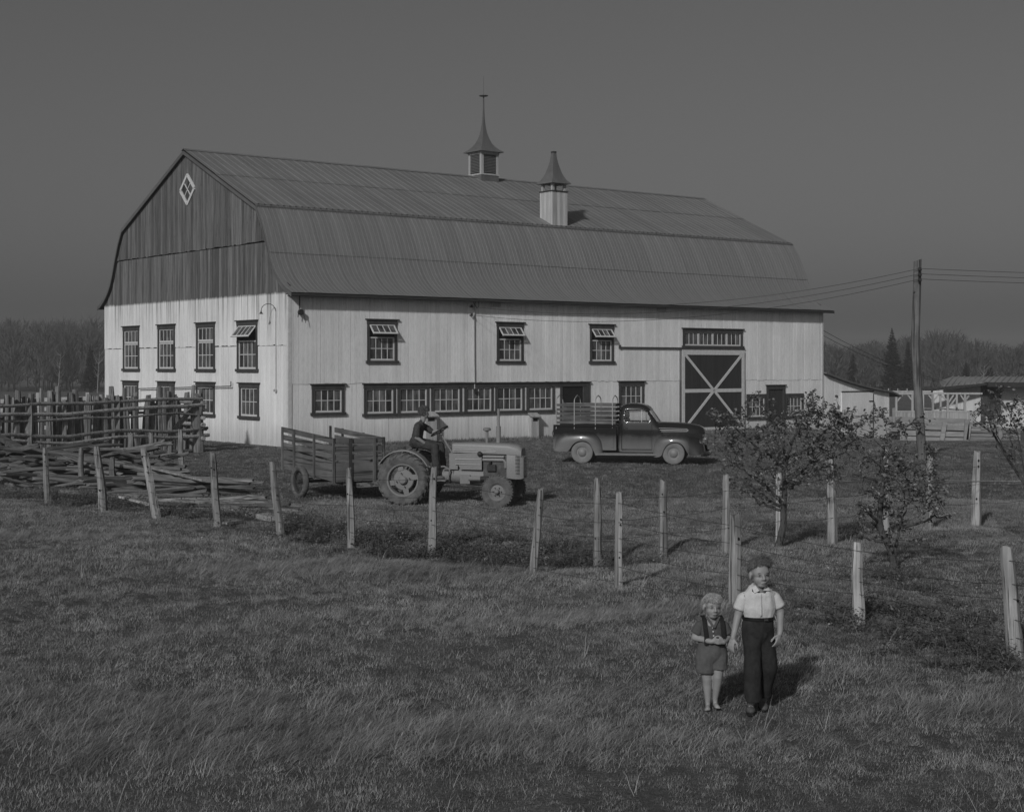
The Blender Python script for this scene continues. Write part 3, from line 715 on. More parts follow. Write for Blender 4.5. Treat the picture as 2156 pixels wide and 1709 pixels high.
# porch frame: posts, braces, top beam, deck, balusters
YP = 88.0
porch = empty('porch', HP(620, 985, YP), 0, 'open timber porch frame with slim balusters in front of the farmhouse', 'porch')
invp = Matrix.Translation(-Vector(porch.location))
def P_(x, y, dy=0): return invp @ HP(x, y, YP + dy)
for x in (240, 483, 640, 790, 1012, 1270):
    m = MB(); a, b = P_(x, 970), P_(x, 515); m.beam(a, b, .12, .12); m.build('post', M_whitev, porch)
for x in (905, 1148): 
    m = MB(); m.beam(P_(x, 970, 1.6), P_(x, 515, 1.6), .1, .1); m.build('post', M_whitev, porch)
for a, b in (((250, 620), (340, 515)), ((483, 610), (410, 515)), ((790, 600), (720, 515)), ((800, 610), (880, 520)), ((1000, 600), (870, 490)), ((1020, 640), (1100, 520)), ((1022, 720), (1140, 560)), ((1262, 610), (1200, 515)), ((1280, 600), (1330, 530))):
    m = MB(); m.beam(P_(*a, .03), P_(*b, .03), .07, .08); m.build('brace', M_whitev, porch)
m = MB(); m.beam(P_(175, 500), P_(1530, 500), .12, .11); m.build('top_beam', M_whitev, porch)
m = MB(); m.beam(P_(120, 470, 3.0), P_(760, 470, 3.0), .10, .09); m.build('rear_beam', M_whitev, porch)
for k in range(3): m = MB(); m.beam(P_(125 + 140 * k, 470, 3.0), P_(125 + 140 * k, 425, 3.0), .05, .05); m.build('spike', M_whitev, porch)
m = MB(); m.beam(P_(205, 768, -.05), P_(1420, 768, -.05), .09, .09); m.build('handrail', M_whitev, porch)
m = MB(); m.beam(P_(640, 718, 0), P_(1250, 745, 2.5), .06, .08); m.build('cross_rail', M_whitev, porch)
m = MB(); m.beam(P_(150, 960, 1.0), P_(1540, 960, 1.0), 2.4, .14); m.build('deck', M_whitev, porch)
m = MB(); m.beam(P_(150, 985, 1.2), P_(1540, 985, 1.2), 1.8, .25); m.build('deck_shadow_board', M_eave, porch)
nb = 64
for k in range(nb):
    x = 232 + (1420 - 232) * k / (nb - 1); m = MB(); m.beam(P_(x, 948, -.05), P_(x, 778, -.05), .05, .05); m.build('baluster', M_whitev, porch)
for x in (230, 700, 1300): m = MB(); q = P_(x, 960); q2 = V(q.x, q.y, H(0, YP) - porch.location.z - .6); m.beam(q2, q, .25, .25); m.build('pier', M_eave, porch)
# plank fence
M_plank = plain('grey_fence_planks', .24, .9, var=.35, scale=8, stretch=(.15, 1, 1), ov=.25)
YF = 79.0
pf = empty('plank_fence', HP(1290, 1250, YF), 0, 'weathered horizontal plank fence in front of the farmhouse porch', 'fence')
invf = Matrix.Translation(-Vector(pf.location))
def F_(x, y, dy=0): return invf @ HP(x, y, YF + dy)
for (x0_, y0_, x1_, y1_, w) in ((120, 885, 1300, 918, .28), (300, 985, 1290, 1015, .27), (300, 1085, 1290, 1112, .25), (300, 1175, 1290, 1202, .24), (90, 965, 330, 970, .2), (90, 1035, 330, 1040, .2),
                                (1320, 1010, 2100, 1040, .16), (1320, 1060, 2100, 1085, .13), (1320, 1115, 2100, 1135, .13), (1310, 1165, 2100, 1185, .13), (1310, 1205, 2100, 1228, .13), (1300, 1238, 2100, 1262, .12), (1340, 945, 1560, 955, .14)):
    m = MB(); m.beam(F_(x0_, y0_, .05), F_(x1_, y1_, .05), .04, w); m.build('plank', M_plank, pf)
for (x0_, y0_, x1_, y1_, w) in ((970, 930, 925, 1190, .22), (1305, 885, 1282, 1260, .24), (1345, 960, 1310, 1180, .16), (205, 715, 205, 960, .15), (340, 960, 350, 1220, .16), (1800, 990, 1795, 1270, .2)):
    m = MB(); m.beam(F_(x1_, y1_ + 12, -.06), F_(x0_, y0_, -.06), w, .1, up=(0, 1, 0)); m.build('post', M_plank, pf)

# ------------------------------------------------------------------ utility pole and wires
pb = gp(1940, 966); pbz = H(pb.x, pb.y); PY = pb.y
M_pole = wood('pole_wood', .15, 2, .4, scale=10)
pole = empty('utility_pole', (pb.x, PY, pbz), 0, 'tall crooked wooden utility pole carrying three wires on the right', 'utility pole')
ip = Matrix.Translation(-Vector(pole.location)); 
ctr = [(1942, 985), (1940, 940), (1935, 860), (1930, 780), (1927, 720), (1929, 660), (1931, 600), (1932, 548)]
wd = [17, 16.5, 15.5, 14.5, 15, 14.5, 14, 13.5]
m = MB(); pts = [ip @ atY(x, y, PY) for x, y in ctr]; m.tube(pts, [w * .6 / FPX * PY for w in wd], 14)
pm = m.build('shaft', M_pole, pole, True)
me = pm.data; mx = max(v.co.z for v in me.vertices)
for v in me.vertices:
    if v.co.z > mx - .02: v.co.z += v.co.x * .35 - .35 * pts[-1].x
ins = []
for y in (569, 580, 591):
    q = atY(1932, y, PY); m = MB(); m.tube([ip @ V(q.x, q.y + .05, q.z), ip @ V(q.x, q.y - .3, q.z)], .03, 6); m.lathe([(0, -.03), (.06, -.03), (.075, 0), (.05, .03), (.06, .07), (0, .08)], 10, Matrix.Translation(ip @ V(q.x, q.y - .28, q.z))); m.build('insulator', M_iron, pole); ins.append(V(q.x, q.y - .28, q.z + .04))
for y in (615, 640, 668, 700): q = atY(1924 + (y % 3) * 3, y, PY); m = MB(); m.ball(ip @ V(q.x, q.y - .08, q.z), .05, 8, 6); m.build('knot', M_pole, pole, True)
def sag(a, b, s, n=24): return [a.lerp(b, k / n) - V(0, 0, s * 4 * (k / n) * (1 - k / n)) for k in range(n + 1)]
ordn = ['top', 'middle', 'lowest']
for k in range(3):
    tgt = barn_pt(iu, .16, iz + .38 - .36 * k)
    m = MB(); m.tube(sag(ins[k], tgt, .75), .008, 4); tag(m.build('overhead_wire', M_wirem), f'{ordn[k]} of the three overhead wires between barn bracket and utility pole', 'wire', 'overhead wires')
    m = MB(); q = ins[k] + V(16, 3, -.1); m.tube(sag(ins[k], q, .1), .008, 4); tag(m.build('overhead_wire', M_wirem), f'{ordn[k]} of the three overhead wires running right from the utility pole', 'wire', 'overhead wires')
for k in range(2):
    a = barn.matrix_basis @ V(BL + .02, .3 + .1 * k, 5.15 - .22 * k); b = HP(1000 - 60 * k, 330 + 10 * k, YH + 3)
    m = MB(); m.tube(sag(a, b, .3), .014, 4); tag(m.build('overhead_wire', M_wirem), f'{("upper", "lower")[k]} thin wire sloping from the far barn corner down towards the farmhouse', 'wire', 'house wires')

# ------------------------------------------------------------------ fences in front
M_post = wood('grey_fence_post', .34, 2, .5, ov=.28, scale=20, sq=.03)
M_postd = wood('dark_old_post', .22, 2, .45, ov=.25, scale=20, sq=.03)
M_fwire = plain('fence_wire', .035, .7, .2, var=.2)
def post_mesh(base, top, w, mat, parent, rnd, name='post', knots=1):
    """a split cedar post, uneven section, from base to top"""
    n = 9; d = top - base; rings = []; sd = rnd.random() * 10
    ph = [rnd.uniform(.8, 1.15) for _ in range(n)]
    for i in range(9):
        f = i / 8.0; c = base + d * f; r = w / 2 * (1.12 - .28 * f)
        if i == 8: r *= .86
        wob = V(mnoise.noise(V(f * 2.2, sd, 0)), mnoise.noise(V(f * 2.2, sd + 9, 0)), 0) * w * .22 * math.sin(math.pi * f)
        rings.append([c + wob + V(math.cos(2 * math.pi * k / n) * r * ph[k] * 1.06, math.sin(2 * math.pi * k / n) * r * ph[k], (rnd.uniform(-.03, .02) if i == 8 else 0)) for k in range(n)])
    m = MB(); m.loft(rings); o = m.build(name, mat, parent, True, 32)
    return o
def knot(parent, c, r):
    m = MB(); m.ball(c, (r, r * .35, r * 1.2), 8, 6); m.build('knot_hole', M_dark, parent)
fr = random.Random(21)
near = [((95, 941), (101, 1062), 10), ((203, 941), (217, 1076), 15), ((301, 944), (329, 1090), 14), ((447, 952), (458, 1108), 13), ((573, 973), (592, 1131), 13), ((734, 985), (739, 1152), 14), ((914, 983), (909, 1172), 14), ((1139, 1028), (1122, 1207), 14), ((1303, 1037), (1304, 1232), 15), ((1546, 1081), (1549, 1275), 22), ((1806, 1141), (1808, 1313), 20), ((2121, 1150), (2141, 1383), 30)]
back = [((1257, 1007), (1258, 1196), 17), ((1396, 1011), (1395, 1172), 15), ((1529, 998), (1529, 1162), 13), ((1640, 985), (1641, 1152), 13), ((1751, 966), (1753, 1144), 16), ((1866, 945), (1867, 1126), 13), ((1958, 958), (1956, 1112), 13), ((2059, 950), (2055, 1107), 17)]
def wire_fence(lst, label, strands, extra=None):
    b0 = onG(*lst[0][1]); fe = empty('wire_fence', (b0.x, b0.y, b0.z), 0, label, 'fence')
    iv = Matrix.Translation(-b0); pos = []
    for (tp, bp, w) in lst:
        b = onG(*bp); t = atY(tp[0], tp[1], b.y); bb = b - (t - b) * .12
        w *= 1.16; o = post_mesh(iv @ bb, iv @ t, w / FPX * b.y, M_post, fe, fr)
        wr = w / FPX * b.y
        for k in range(fr.choice((1, 2, 3))):
            f = fr.uniform(.25, .9); c = b.lerp(t, f); knot(o, iv @ V(c.x + fr.uniform(-.25, .25) * wr, c.y - wr * .47, c.z), wr * fr.uniform(.07, .12))
        pos.append((b, t, wr))
    p0, p1 = pos[0], pos[-1]; d0 = pos[0][0] - pos[1][0]; d1 = pos[-1][0] - pos[-2][0]
    ext = ([(p0[0] + d0, p0[1] + d0, p0[2])] if extra != 'noleft' else []) + pos + [(p1[0] + d1, p1[1] + d1, p1[2])]
    for h in strands:
        pts = []
        for i, (b, t, wr) in enumerate(ext):
            c = b.lerp(t, h + fr.uniform(-.02, .02)) - V(0, wr * .5, 0)
            if pts:
                a = pts[-1]
                for k in (1, 2, 3): pts.append(a.lerp(c, k / 4) - V(0, 0, .10 * (k / 4) * (1 - k / 4) + fr.uniform(0, .012)))
            pts.append(c)
        m = MB(); m.tube([iv @ p for p in pts], .0032, 4); m.build('wire', M_fwire, fe)
    return fe, pos
wf, npos = wire_fence(near, 'wire fence on leaning grey cedar posts running across the foreground', (.88, .68, .52, .36, .2, .06))
wf2, bpos = wire_fence(back, 'second wire fence on grey posts running back behind the small apple trees', (.8, .55, .32), 'noleft')
# pale cords strung between the right-hand posts
for (a, b, lab) in (((1655, 994), (2150, 1013), 'upper pale cord strung along the back fence on the right'), ((1640, 1008), (2150, 1012), 'lower pale cord strung along the back fence on the right')):
    pa, pb2 = atY(a[0], a[1], 26.4), atY(b[0], b[1], 30.6); m = MB(); m.tube(sag(pa, pb2, .04), .006, 4); tag(m.build('cord', M_whitev), lab, 'cord')

# old dark posts standing among the wood pile
for (tp, bp, w, lab) in (((171, 943), (172, 1026), 13, 'dark split post standing before the rail heap beside a leaning grey post'), ((236, 962), (237, 1024), 12, 'shortest dark post poking up among the heaped rails'), ((276, 912), (278, 1003), 12, 'dark weathered post between rail fence and heap, leftmost of three tall ones'), ((318, 911), (323, 1004), 12, 'dark split post with a black crack, middle of three tall ones'), ((380, 904), (382, 1003), 12, 'dark weathered post at right end of the rail fence, rightmost of three'), ((103, 838), (102, 962), 12, 'tall grey post standing against the left part of the rail fence')):
    b = onG(*bp); t = atY(tp[0], tp[1], b.y); o = post_mesh(V(0, 0, -.15), t - b, w / FPX * b.y, M_postd, None, fr, 'old_post'); o.location = b; tag(o, lab, 'post', 'old posts by the rail heap')

# ------------------------------------------------------------------ pole rail corral on the left
M_rail = wood('round_rail', .31, 0, .35, ov=.22, scale=14, sq=.05)
rfb = onG(400, 950)
rail = empty('rail_fence', rfb, 0, 'rail fence of long round poles in front of the barn gable on the left', 'fence')
ir = Matrix.Translation(-rfb)
Yr, Yl = 56.0, 48.0
def rl(f, z): # f 0 left .. 1 right
    X = -17.6 + f * (17.6 - 11.35); return V(X, Yl - 1 + f * (Yr - Yl + 1), z)
def wavy(a, b, r, amp, rnd, n=12, taper=.8):
    s0 = rnd.random() * 50; pts = []; 
    for k in range(n + 1):
        f = k / n; w = V(0, mnoise.noise(V(f * 5, s0, 3)), mnoise.noise(V(f * 5, s0, 0))) * amp; pts.append(a.lerp(b, f) + w)
    return pts, [r * (1 - (1 - taper) * k / n) * (1 + .08 * math.sin(k * 2.3 + s0)) for k in range(n + 1)]
for (zl_, zr_, fl_, r) in ((1.86, 1.95, .99, .075), (1.50, 1.70, 1.0, .085), (1.33, 1.38, .965, .06), (.86, .83, 1.015, .085), (.68, .61, 1.02, .075)):
    pts, rad = wavy(rl(-.15, zl_), rl(fl_, zr_), r * .86, .17, fr); m = MB(); m.tube([ir @ p for p in pts], rad[::-1] if fr.random() < .4 else rad, 9); m.build('rail', M_rail, rail, True)
def stake(f, dy, h, r, lean, parent, iv, mat):
    b = rl(f, 0) + V(0, dy, 0); b.z = H(b.x, b.y) - .2; t = b + V(lean, lean * .3, h + .2)
    o = post_mesh(iv @ b, iv @ t, r * 2, mat, parent, fr, 'stake')
for f, h, r, ln in ((.965, 2.15, .17, -.1), (.84, 2.0, .1, .05), (.62, 2.1, .1, 0.03), (.42, 2.0, .09, -.05), (.28, 1.9, .15, .05), (.24, 1.85, .11, 0), (.10, 1.9, .1, .05)):
    stake(f, .16, h, r, ln, rail, ir, M_postd)
m = MB(); m.beam(ir @ (rl(.80, .35) + V(0, .4, 0)), ir @ (rl(.955, 1.75) + V(0, .3, 0)), .16, .12); m.build('brace', M_postd, rail)
# crosswise rail ends showing at the corner
for z in (1.8, 1.25, 1.0, .5): 
    pts, rad = wavy(rl(1.0, z) + V(.05, -.3, 0), rl(.93, z) + V(-1.6, 3.4, 0), .075, .05, fr, 6); m = MB(); m.tube([ir @ p for p in pts], rad, 8); m.build('rail', M_rail, rail, True)
sfb = onG(200, 946)
sf = empty('stake_fence', sfb, 0, 'ragged stake fence of uneven upright posts behind the pole rails', 'fence'); isf = Matrix.Translation(-sfb)
f = -.1
while f < .90:
    two = fr.random() < .25
    stake(f, 3.4 + fr.uniform(-.2, .2), fr.uniform(1.75, 2.45), fr.uniform(.075, .15), fr.uniform(-.18, .2) if fr.random() < .5 else 0, sf, isf, M_postd if fr.random() < .7 else M_rail2 if 'M_rail2' in globals() else M_postd)
    f += fr.uniform(.010, .026)
for z in (1.35, .6):
    pts, rad = wavy(rl(-.15, z) + V(0, 3.6, 0), rl(.92, z + .1) + V(0, 3.6, 0), .06, .1, fr); m = MB(); m.tube([isf @ p for p in pts], rad, 7); m.build('rail', M_rail, sf, True)
# far white boards behind the stakes, left edge
fw = empty('board_fence', (-20.5, 66, H(-20.5, 66)), R(8), 'pale broken board fence far behind the stakes at the left edge', 'fence')
for k in range(4):
    m = MB(); m.beam((-3.2, 0, .45 + .38 * k), (2.2, .1, .5 + .42 * k), .04, .17); m.build('board', M_whitev, fw)
for x in (-2.5, -.2, 1.9): m = MB(); m.box(x, x + .14, .05, .17, -.3, 2.0); m.build('post', M_whitev, fw)
# ------------------------------------------------------------------ heap of old rails
M_heap = wood('heap_rail', .16, 0, .45, ov=.6, scale=14, sq=.05)
hr = random.Random(33)
def split_rail(Lg, r):
    n = 7; ph = [hr.uniform(.62, 1.25) for _ in range(n)]; rings = []; s0 = hr.random() * 40
    for i in range(7):
        f = i / 6; t = r * (1 - .25 * f) * (.75 if i in (0, 6) else 1)
        oz, oy = mnoise.noise(V(f * 3, s0, 0)) * r * .9, mnoise.noise(V(f * 3, s0, 5)) * r * .9
        rings.append([V((f - .5) * Lg + (hr.uniform(-.06, .06) if i in (0, 6) else 0), oy + math.cos(2 * math.pi * k / n) * t * ph[k], oz + math.sin(2 * math.pi * k / n) * t * ph[k] * .92) for k in range(n)])
    m = MB(); m.loft(rings); return m.mesh('split_rail', M_heap, True, 30)
RM = [split_rail(hr.uniform(1.3, 3.2), hr.uniform(.045, .10)) for _ in range(24)]
def lay(px0, px1, y0, y1, layers, per, lab, group, lz=.11, meshes=RM, yaw=.12, tilt=.05):
    # heap occupies the footprint between the two pixel columns, depths y0..y1
    for ly in range(layers):
        shrink = ly / layers * .75; n = max(2, int(per * (1 - shrink * .8)))
        for k in range(n):
            Y = y0 + (y1 - y0) * (shrink * .5 + (1 - shrink) * (k + hr.uniform(.1, .9)) / n)
            px = hr.uniform(px0, px1); X = (px - CX) / FPX * Y
            o = link('split_rail', meshes[hr.randrange(len(meshes))]); o.location = (X, Y, H(X, Y) + .05 + ly * lz + hr.uniform(-.02, .03))
            o.rotation_euler = (hr.uniform(-.5, .5), hr.uniform(-tilt, tilt), hr.gauss(0, yaw) + (math.pi if hr.random() < .5 else 0))
            tag(o, lab, 'rail', group)
lay(0, 300, 39.0, 43.8, 9, 21, 'weathered split rail piled in the big heap behind the left fence posts', 'rails in the big heap', lz=.10, yaw=.42, tilt=.16)
lay(210, 430, 36.2, 39.5, 4, 11, 'dark old rail lying low in the flattened right end of the heap', 'rails in the low end of the heap', lz=.09, yaw=.3, tilt=.08)
lay(430, 500, 32.5, 35.0, 2, 5, 'grey rail lying in the grass behind the fourth leaning post', 'rails on the grass', lz=.08, yaw=.08)
def plank_at(a, b, w, th, lab, z0=.06, z1=.06, mat=None, cat='board'):
    A = onG(*a); B = onG(*b); A.z += z0; B.z += z1; mid = (A + B) / 2
    m = MB(); m.beam(A - mid, B - mid, w, th); o = m.build('loose_board', mat or M_post); o.location = mid; tag(o, lab, cat)
plank_at((368, 1064), (480, 1080), .28, .06, 'pale loose board lying flat in grass between the fourth and fifth posts', .05, .05)
plank_at((480, 1078), (585, 1098), .34, .10, 'broad bright slab lying in the grass just left of the trailer wheel', .08, .06)
plank_at((470, 1108), (505, 1103), .2, .05, 'short bit of board lying in grass right of the fourth post')
plank_at((310, 1022), (432, 1048), .14, .05, 'bright narrow board resting aslant on the low end of the heap', .5, .42)
plank_at((-10, 978), (80, 1010), .22, .12, 'thick pale slab leaning on the left end of the heap', .95, .62, M_heap)
plank_at((165, 973), (236, 960), .1, .04, 'thin pale stick slanting up behind the heap toward the rail fence', .0, .65)
plank_at((252, 1066), (318, 1074), .09, .04, 'pale board at the foot of the heap behind the second leaning post', .22, .12)

# ------------------------------------------------------------------ wheels
def lathe_y(m, prof, c, n=40): m.lathe(prof, n, Matrix.Translation(c) @ Matrix.Rotation(R(90), 4, 'X'), close=True)
def tyre_prof(R0, w, rim):   # (radius, across)
    h = w / 2
    return [(rim, -h * .72), (rim + (R0 - rim) * .35, -h * .98), (rim + (R0 - rim) * .7, -h), (R0 * .955, -h * .86), (R0, -h * .55), (R0 * 1.005, 0), (R0, h * .55), (R0 * .955, h * .86), (rim + (R0 - rim) * .7, h), (rim + (R0 - rim) * .35, h * .98), (rim, h * .72)]

# ------------------------------------------------------------------ tractor
def muddy(name, v, mud=.2, lo=.0, hi=1.0, rough=.45, metal=0.0, amt=.8, spec=.4):
    t = NT(name); t.pr(rough, metal, spec); z = t.obj(2); n = t.noise(t.coord('Object'), 4, 5, .7)
    mk = t.math('MULTIPLY', t.ramp(t.math('ADD', z, t.ramp(n, .3, .7, -.2, .2)), lo, hi, amt, 0.0), t.ramp(n, .3, .6, .6, 1.0))
    fine = t.noise(t.coord('Object'), 30, 4, .7)
    c = t.math('MULTIPLY', t.mix(mk, v, mud), t.ramp(fine, .3, .7, .88, 1.1)); t.colour(c)
    t.l(t.mix(mk, rough, .9), t.b.inputs['Roughness']); return t.m
M_tract = muddy('tractor_paint', .22, .16, .3, 1.1, .45)
M_tire = plain('muddy_tyre', .115, .95, var=.5, scale=7, spec=.1)
M_rub = plain('dark_rubber', .05, .9, var=.35, scale=9, spec=.15)
M_eng = plain('greasy_engine', .075, .6, .1, var=.6, scale=9)
TC = gp(850.6, 1063); THEAD = R(-13)
# rear near wheel hub x,y in tractor frame is (0,-.62)
ct, st_ = math.cos(THEAD), math.sin(THEAD)
tx = TC.x - (ct * 0 - st_ * (-.62)); ty = TC.y - (st_ * 0 + ct * (-.62))
tractor = empty('tractor', (tx, ty, H(tx, ty)), THEAD, 'light grey farm tractor pulling the slatted trailer, driver on its seat', 'tractor')
def tractor_rear(y, side):
    w = .30; c = V(0, y, .575); m = MB(); lathe_y(m, tyre_prof(.575, w, .37), c, 48); wh = m.build('rear_wheel', M_tire, tractor, True)
    for k in range(22):
        for sg in (-1, 1):
            t = 2 * math.pi * (k + (.5 if sg > 0 else 0)) / 22; m = MB()
            A = []
            for (dt, yy, rr_) in ((.0, .015, .57), (.13, .105, .555), (.22, .155, .50)):
                for dw in (-.035, .035):
                    for hh in (0, .045):
                        a = t + dt + dw / .57; r_ = rr_ + hh; A.append(V(c.x + r_ * math.cos(a), y + sg * yy, c.z + r_ * math.sin(a)))
            m.add(A, [(0, 1, 3, 2), (0, 4, 5, 1), (2, 3, 7, 6), (1, 5, 7, 3), (4, 8, 9, 5), (6, 7, 11, 10), (5, 9, 11, 7), (8, 10, 11, 9), (0, 2, 6, 4), (4, 6, 10, 8)]); m.build('lug', M_tire, wh)
    m = MB(); lathe_y(m, [(.375, -.12), (.345, -.11), (.325, -.04), (.32, .04), (.34, .11), (.375, .12), (.365, .11), (.33, .03), (.33, -.03), (.36, -.10)], c); m.build('rim', M_tract, wh, True)
    yo = y + side * .04
    m = MB(); lathe_y(m, [(.02, 0), (.225, .0), (.24, -.02 * 1), (.24, -.05), (.02, -.05)], V(0, yo, .575), 32); m.build('wheel_centre', M_tract, wh, True)
    m = MB(); lathe_y(m, [(.0, 0), (.09, .0), (.10, .03), (.075, .07), (0.0, .08)], V(0, yo + side * .02, .575) if side < 0 else V(0, yo, .575), 20); m.build('hub', M_tract, wh, True)
    for k in range(4):
        t = 2 * math.pi * k / 4 + .25; d = V(math.cos(t), 0, math.sin(t)); m = MB(); m.beam(V(0, yo, .575) + d * .22, V(0, yo, .575) + d * .335, .14, .03, up=(0, 1, 0), w2=.11); m.build('spoke', M_tract, wh)
        m = MB(); p = V(0, yo + side * .03, .575) + d * .155; m.tube([p, p + V(0, side * .03, 0)], .014, 6); m.build('bolt', M_iron, wh)
tractor_rear(-.62, -1); tractor_rear(.62, 1)
def tractor_front(y, side):
    c = V(2.18, y, .345); m = MB(); lathe_y(m, tyre_prof(.365, .16, .2), c, 40); wh = m.build('front_wheel', M_tire, tractor, True)
    for k in range(34):
        t = 2 * math.pi * k / 34; d = V(math.cos(t), 0, math.sin(t)); m = MB()
        for sg in (-1, 1): m.beam(c + d * .352 + V(0, sg * .066, 0), c + d * .372 + V(0, sg * .058, 0), .035, .03, up=(0, 1, 0))
        m.build('tread_block', M_tire, wh)
    m = MB(); lathe_y(m, [(.205, -.07), (.19, -.06), (.165, -.02), (.15, -.005), (.05, -.03), (.0, -.03), (0, .03), (.15, .03), (.19, .06), (.205, .07)] if side > 0 else [(.205, -.07), (.19, -.06), (.15, -.03), (0, -.03), (0, .03), (.05, .03), (.15, .005), (.165, .02), (.19, .06), (.205, .07)], c, 32); m.build('wheel_disc', M_tract, wh, True)
    m = MB(); m.lathe([(0, .08), (.04, .075), (.055, .05), (.06, .02), (.06, 0)], 16, Matrix.Translation(c + V(0, side * .03, 0)) @ Matrix.Rotation(R(90) * (-side), 4, 'X')); m.build('hub_cap', M_tract, wh, True)
    for k in range(6):
        t = 2 * math.pi * k / 6; p = c + V(math.cos(t) * .095, side * .025, math.sin(t) * .095); m = MB(); m.tube([p, p + V(0, side * .03, 0)], .012, 6); m.build('bolt', M_iron, wh)
tractor_front(-.60, -1); tractor_front(.60, 1)
def rr_ring(x, w, z0, z1, rad=.06, n=3, ytop=1.0):
    """rounded upper section at x, half width w"""
    pts = [V(x, -w, z0)]
    for k in range(n + 1): a = math.pi / 2 * k / n; pts.append(V(x, -w * ytop + rad * (1 - math.sin(a)) * 1 - 0, z1 - rad + rad * math.sin(a)) if False else V(x, -w + rad * (1 - math.cos(a)), z1 - rad + rad * math.sin(a)))
    right = [V(p.x, -p.y, p.z) for p in pts[::-1]]; return pts + right
m = MB(); m.loft([rr_ring(1.02, .20, 1.19, 1.40), rr_ring(1.5, .22, 1.17, 1.415, .08), rr_ring(2.3, .235, 1.16, 1.40, .09), rr_ring(2.55, .235, 1.14, 1.37, .11), rr_ring(2.64, .225, 1.12, 1.29, .1)]); m.build('hood', M_tract, tractor, True, 40)
m = MB(); m.beam((1.05, -.222, 1.235), (2.05, -.238, 1.235), .012, .012); m.beam((1.05, -.222, 1.20), (2.05, -.24, 1.20), .012, .01); m.beam((1.08, -.222, 1.275), (1.95, -.236, 1.26), .012, .01); m.build('hood_moulding', M_galv, tractor)
m = MB(); P = [V(1.03, -.215, 1.17), V(1.72, -.228, 1.17), V(1.72, -.228, .80), V(1.22, -.215, .80)]; P += [V(p.x, -p.y, p.z) for p in P]
m.add(P, [(0, 1, 2, 3), (7, 6, 5, 4), (0, 4, 5, 1), (2, 6, 7, 3), (0, 3, 7, 4), (1, 5, 6, 2)]); m.build('side_panel', M_tract, tractor)
for z in (1.04, .92): m = MB(); m.beam((1.1, -.232, z), (1.70, -.236, z), .01, .012); m.build('panel_moulding', M_galv, tractor)
m = MB(); m.loft([rr_ring(2.30, .225, .62, 1.16, .02), rr_ring(2.5, .225, .60, 1.15, .03), rr_ring(2.62, .205, .60, 1.14, .04), rr_ring(2.68, .16, .62, 1.10, .05)]); gr = m.build('grille_shell', M_tract, tractor, True, 40)
for k in range(14):
    z = .70 + k * .032; m = MB(); m.tube([(2.5, -.232, z), (2.60, -.217, z + .003), (2.655, -.17, z + .005), (2.692, -.08, z), (2.70, 0, z), (2.692, .08, z), (2.655, .17, z + .005), (2.60, .217, z)], .0085, 5); m.build('grille_bar', M_galv, gr)
    m = MB(); m.box(2.505, 2.60, -.2285, -.2, z + .009, z + .023); m.build('grille_dark_strip', M_dark, gr)  # dark strips stand in for the shade between the grille bars
m = MB(); m.box(1.75, 2.30, -.19, .19, .62, 1.15); m.box(1.70, 2.34, -.12, .12, .5, .75); eng = m.build('engine', M_eng, tractor)
m = MB(); m.tube([(1.74, -.21, 1.03), (2.22, -.21, 1.03), (2.27, -.21, .98), (2.28, -.21, .85)], .035, 8); m.tube([(1.75, -.22, 1.1), (2.24, -.22, 1.1)], .028, 8); m.build('manifold', M_tract, eng, True)
m = MB(); m.box(1.85, 2.05, -.26, -.18, .78, .92); m.tube([(1.9, -.24, .9), (1.93, -.24, 1.0)], .03, 8); m.build('carburettor', M_iron, eng)
m = MB(); m.ball((1.68, -.25, 1.16), (.06, .05, .06), 10, 8); m.build('work_lamp', M_iron, tractor, True)
m = MB(); m.tube([(.0, 0, .58), (.5, 0, .62), (.9, 0, .64), (1.05, 0, .66)], [.24, .2, .17, .19], 12); m.tube([(1.05, 0, .66), (1.75, 0, .62)], [.19, .21], 12); trn = m.build('gearbox', M_tract, tractor, True)
m = MB(); m.box(1.22, 1.45, -.26, -.17, .48, .68); m.build('side_cover', M_tract, trn)
m = MB(); m.tube([(1.42, -.24, .60), (1.70, -.24, .60)], .055, 10); m.build('starter', M_tract, trn, True)
m = MB(); m.tube([(1.70, -.24, .60), (1.88, -.24, .60)], .06, 10); m.build('filter', M_iron, trn, True)
m = MB(); m.tube([(0, -.66, .575), (0, .66, .575)], .09, 12); m.build('rear_axle', M_tract, tractor, True)
m = MB(); m.beam((2.18, -.56, .40), (2.18, .56, .40), .09, .10); m.beam((1.9, -.2, .55), (2.4, -.2, .5), .06, .10); m.beam((1.9, .2, .55), (2.4, .2, .5), .06, .10); m.beam((2.2, 0, .4), (2.2, 0, .7), .3, .2); m.build('front_axle', M_tract, tractor)
m = MB(); m.tube([(.8, -.28, .42), (1.85, -.3, .40), (2.12, -.45, .40)], .018, 6); m.tube([(1.3, -.27, .36), (1.9, -.33, .36)], .012, 5); m.build('steering_rod', M_iron, tractor)
m = MB(); m.tube([(2.03, .12, 1.35), (2.03, .12, 1.78)], .055, 10); m.tube([(2.03, .12, 1.78), (2.03, .12, 2.18)], .032, 10); m.build('exhaust_pipe', M_tract, tractor, True)
m = MB(); m.tube([(1.80, -.05, 1.38), (1.80, -.05, 1.69)], .035, 8); m.lathe([(.03, 0), (.09, .02), (.095, .06), (.06, .085), (0, .09)], 14, Matrix.Translation((1.80, -.05, 1.67))); m.build('air_intake', M_tract, tractor, True)
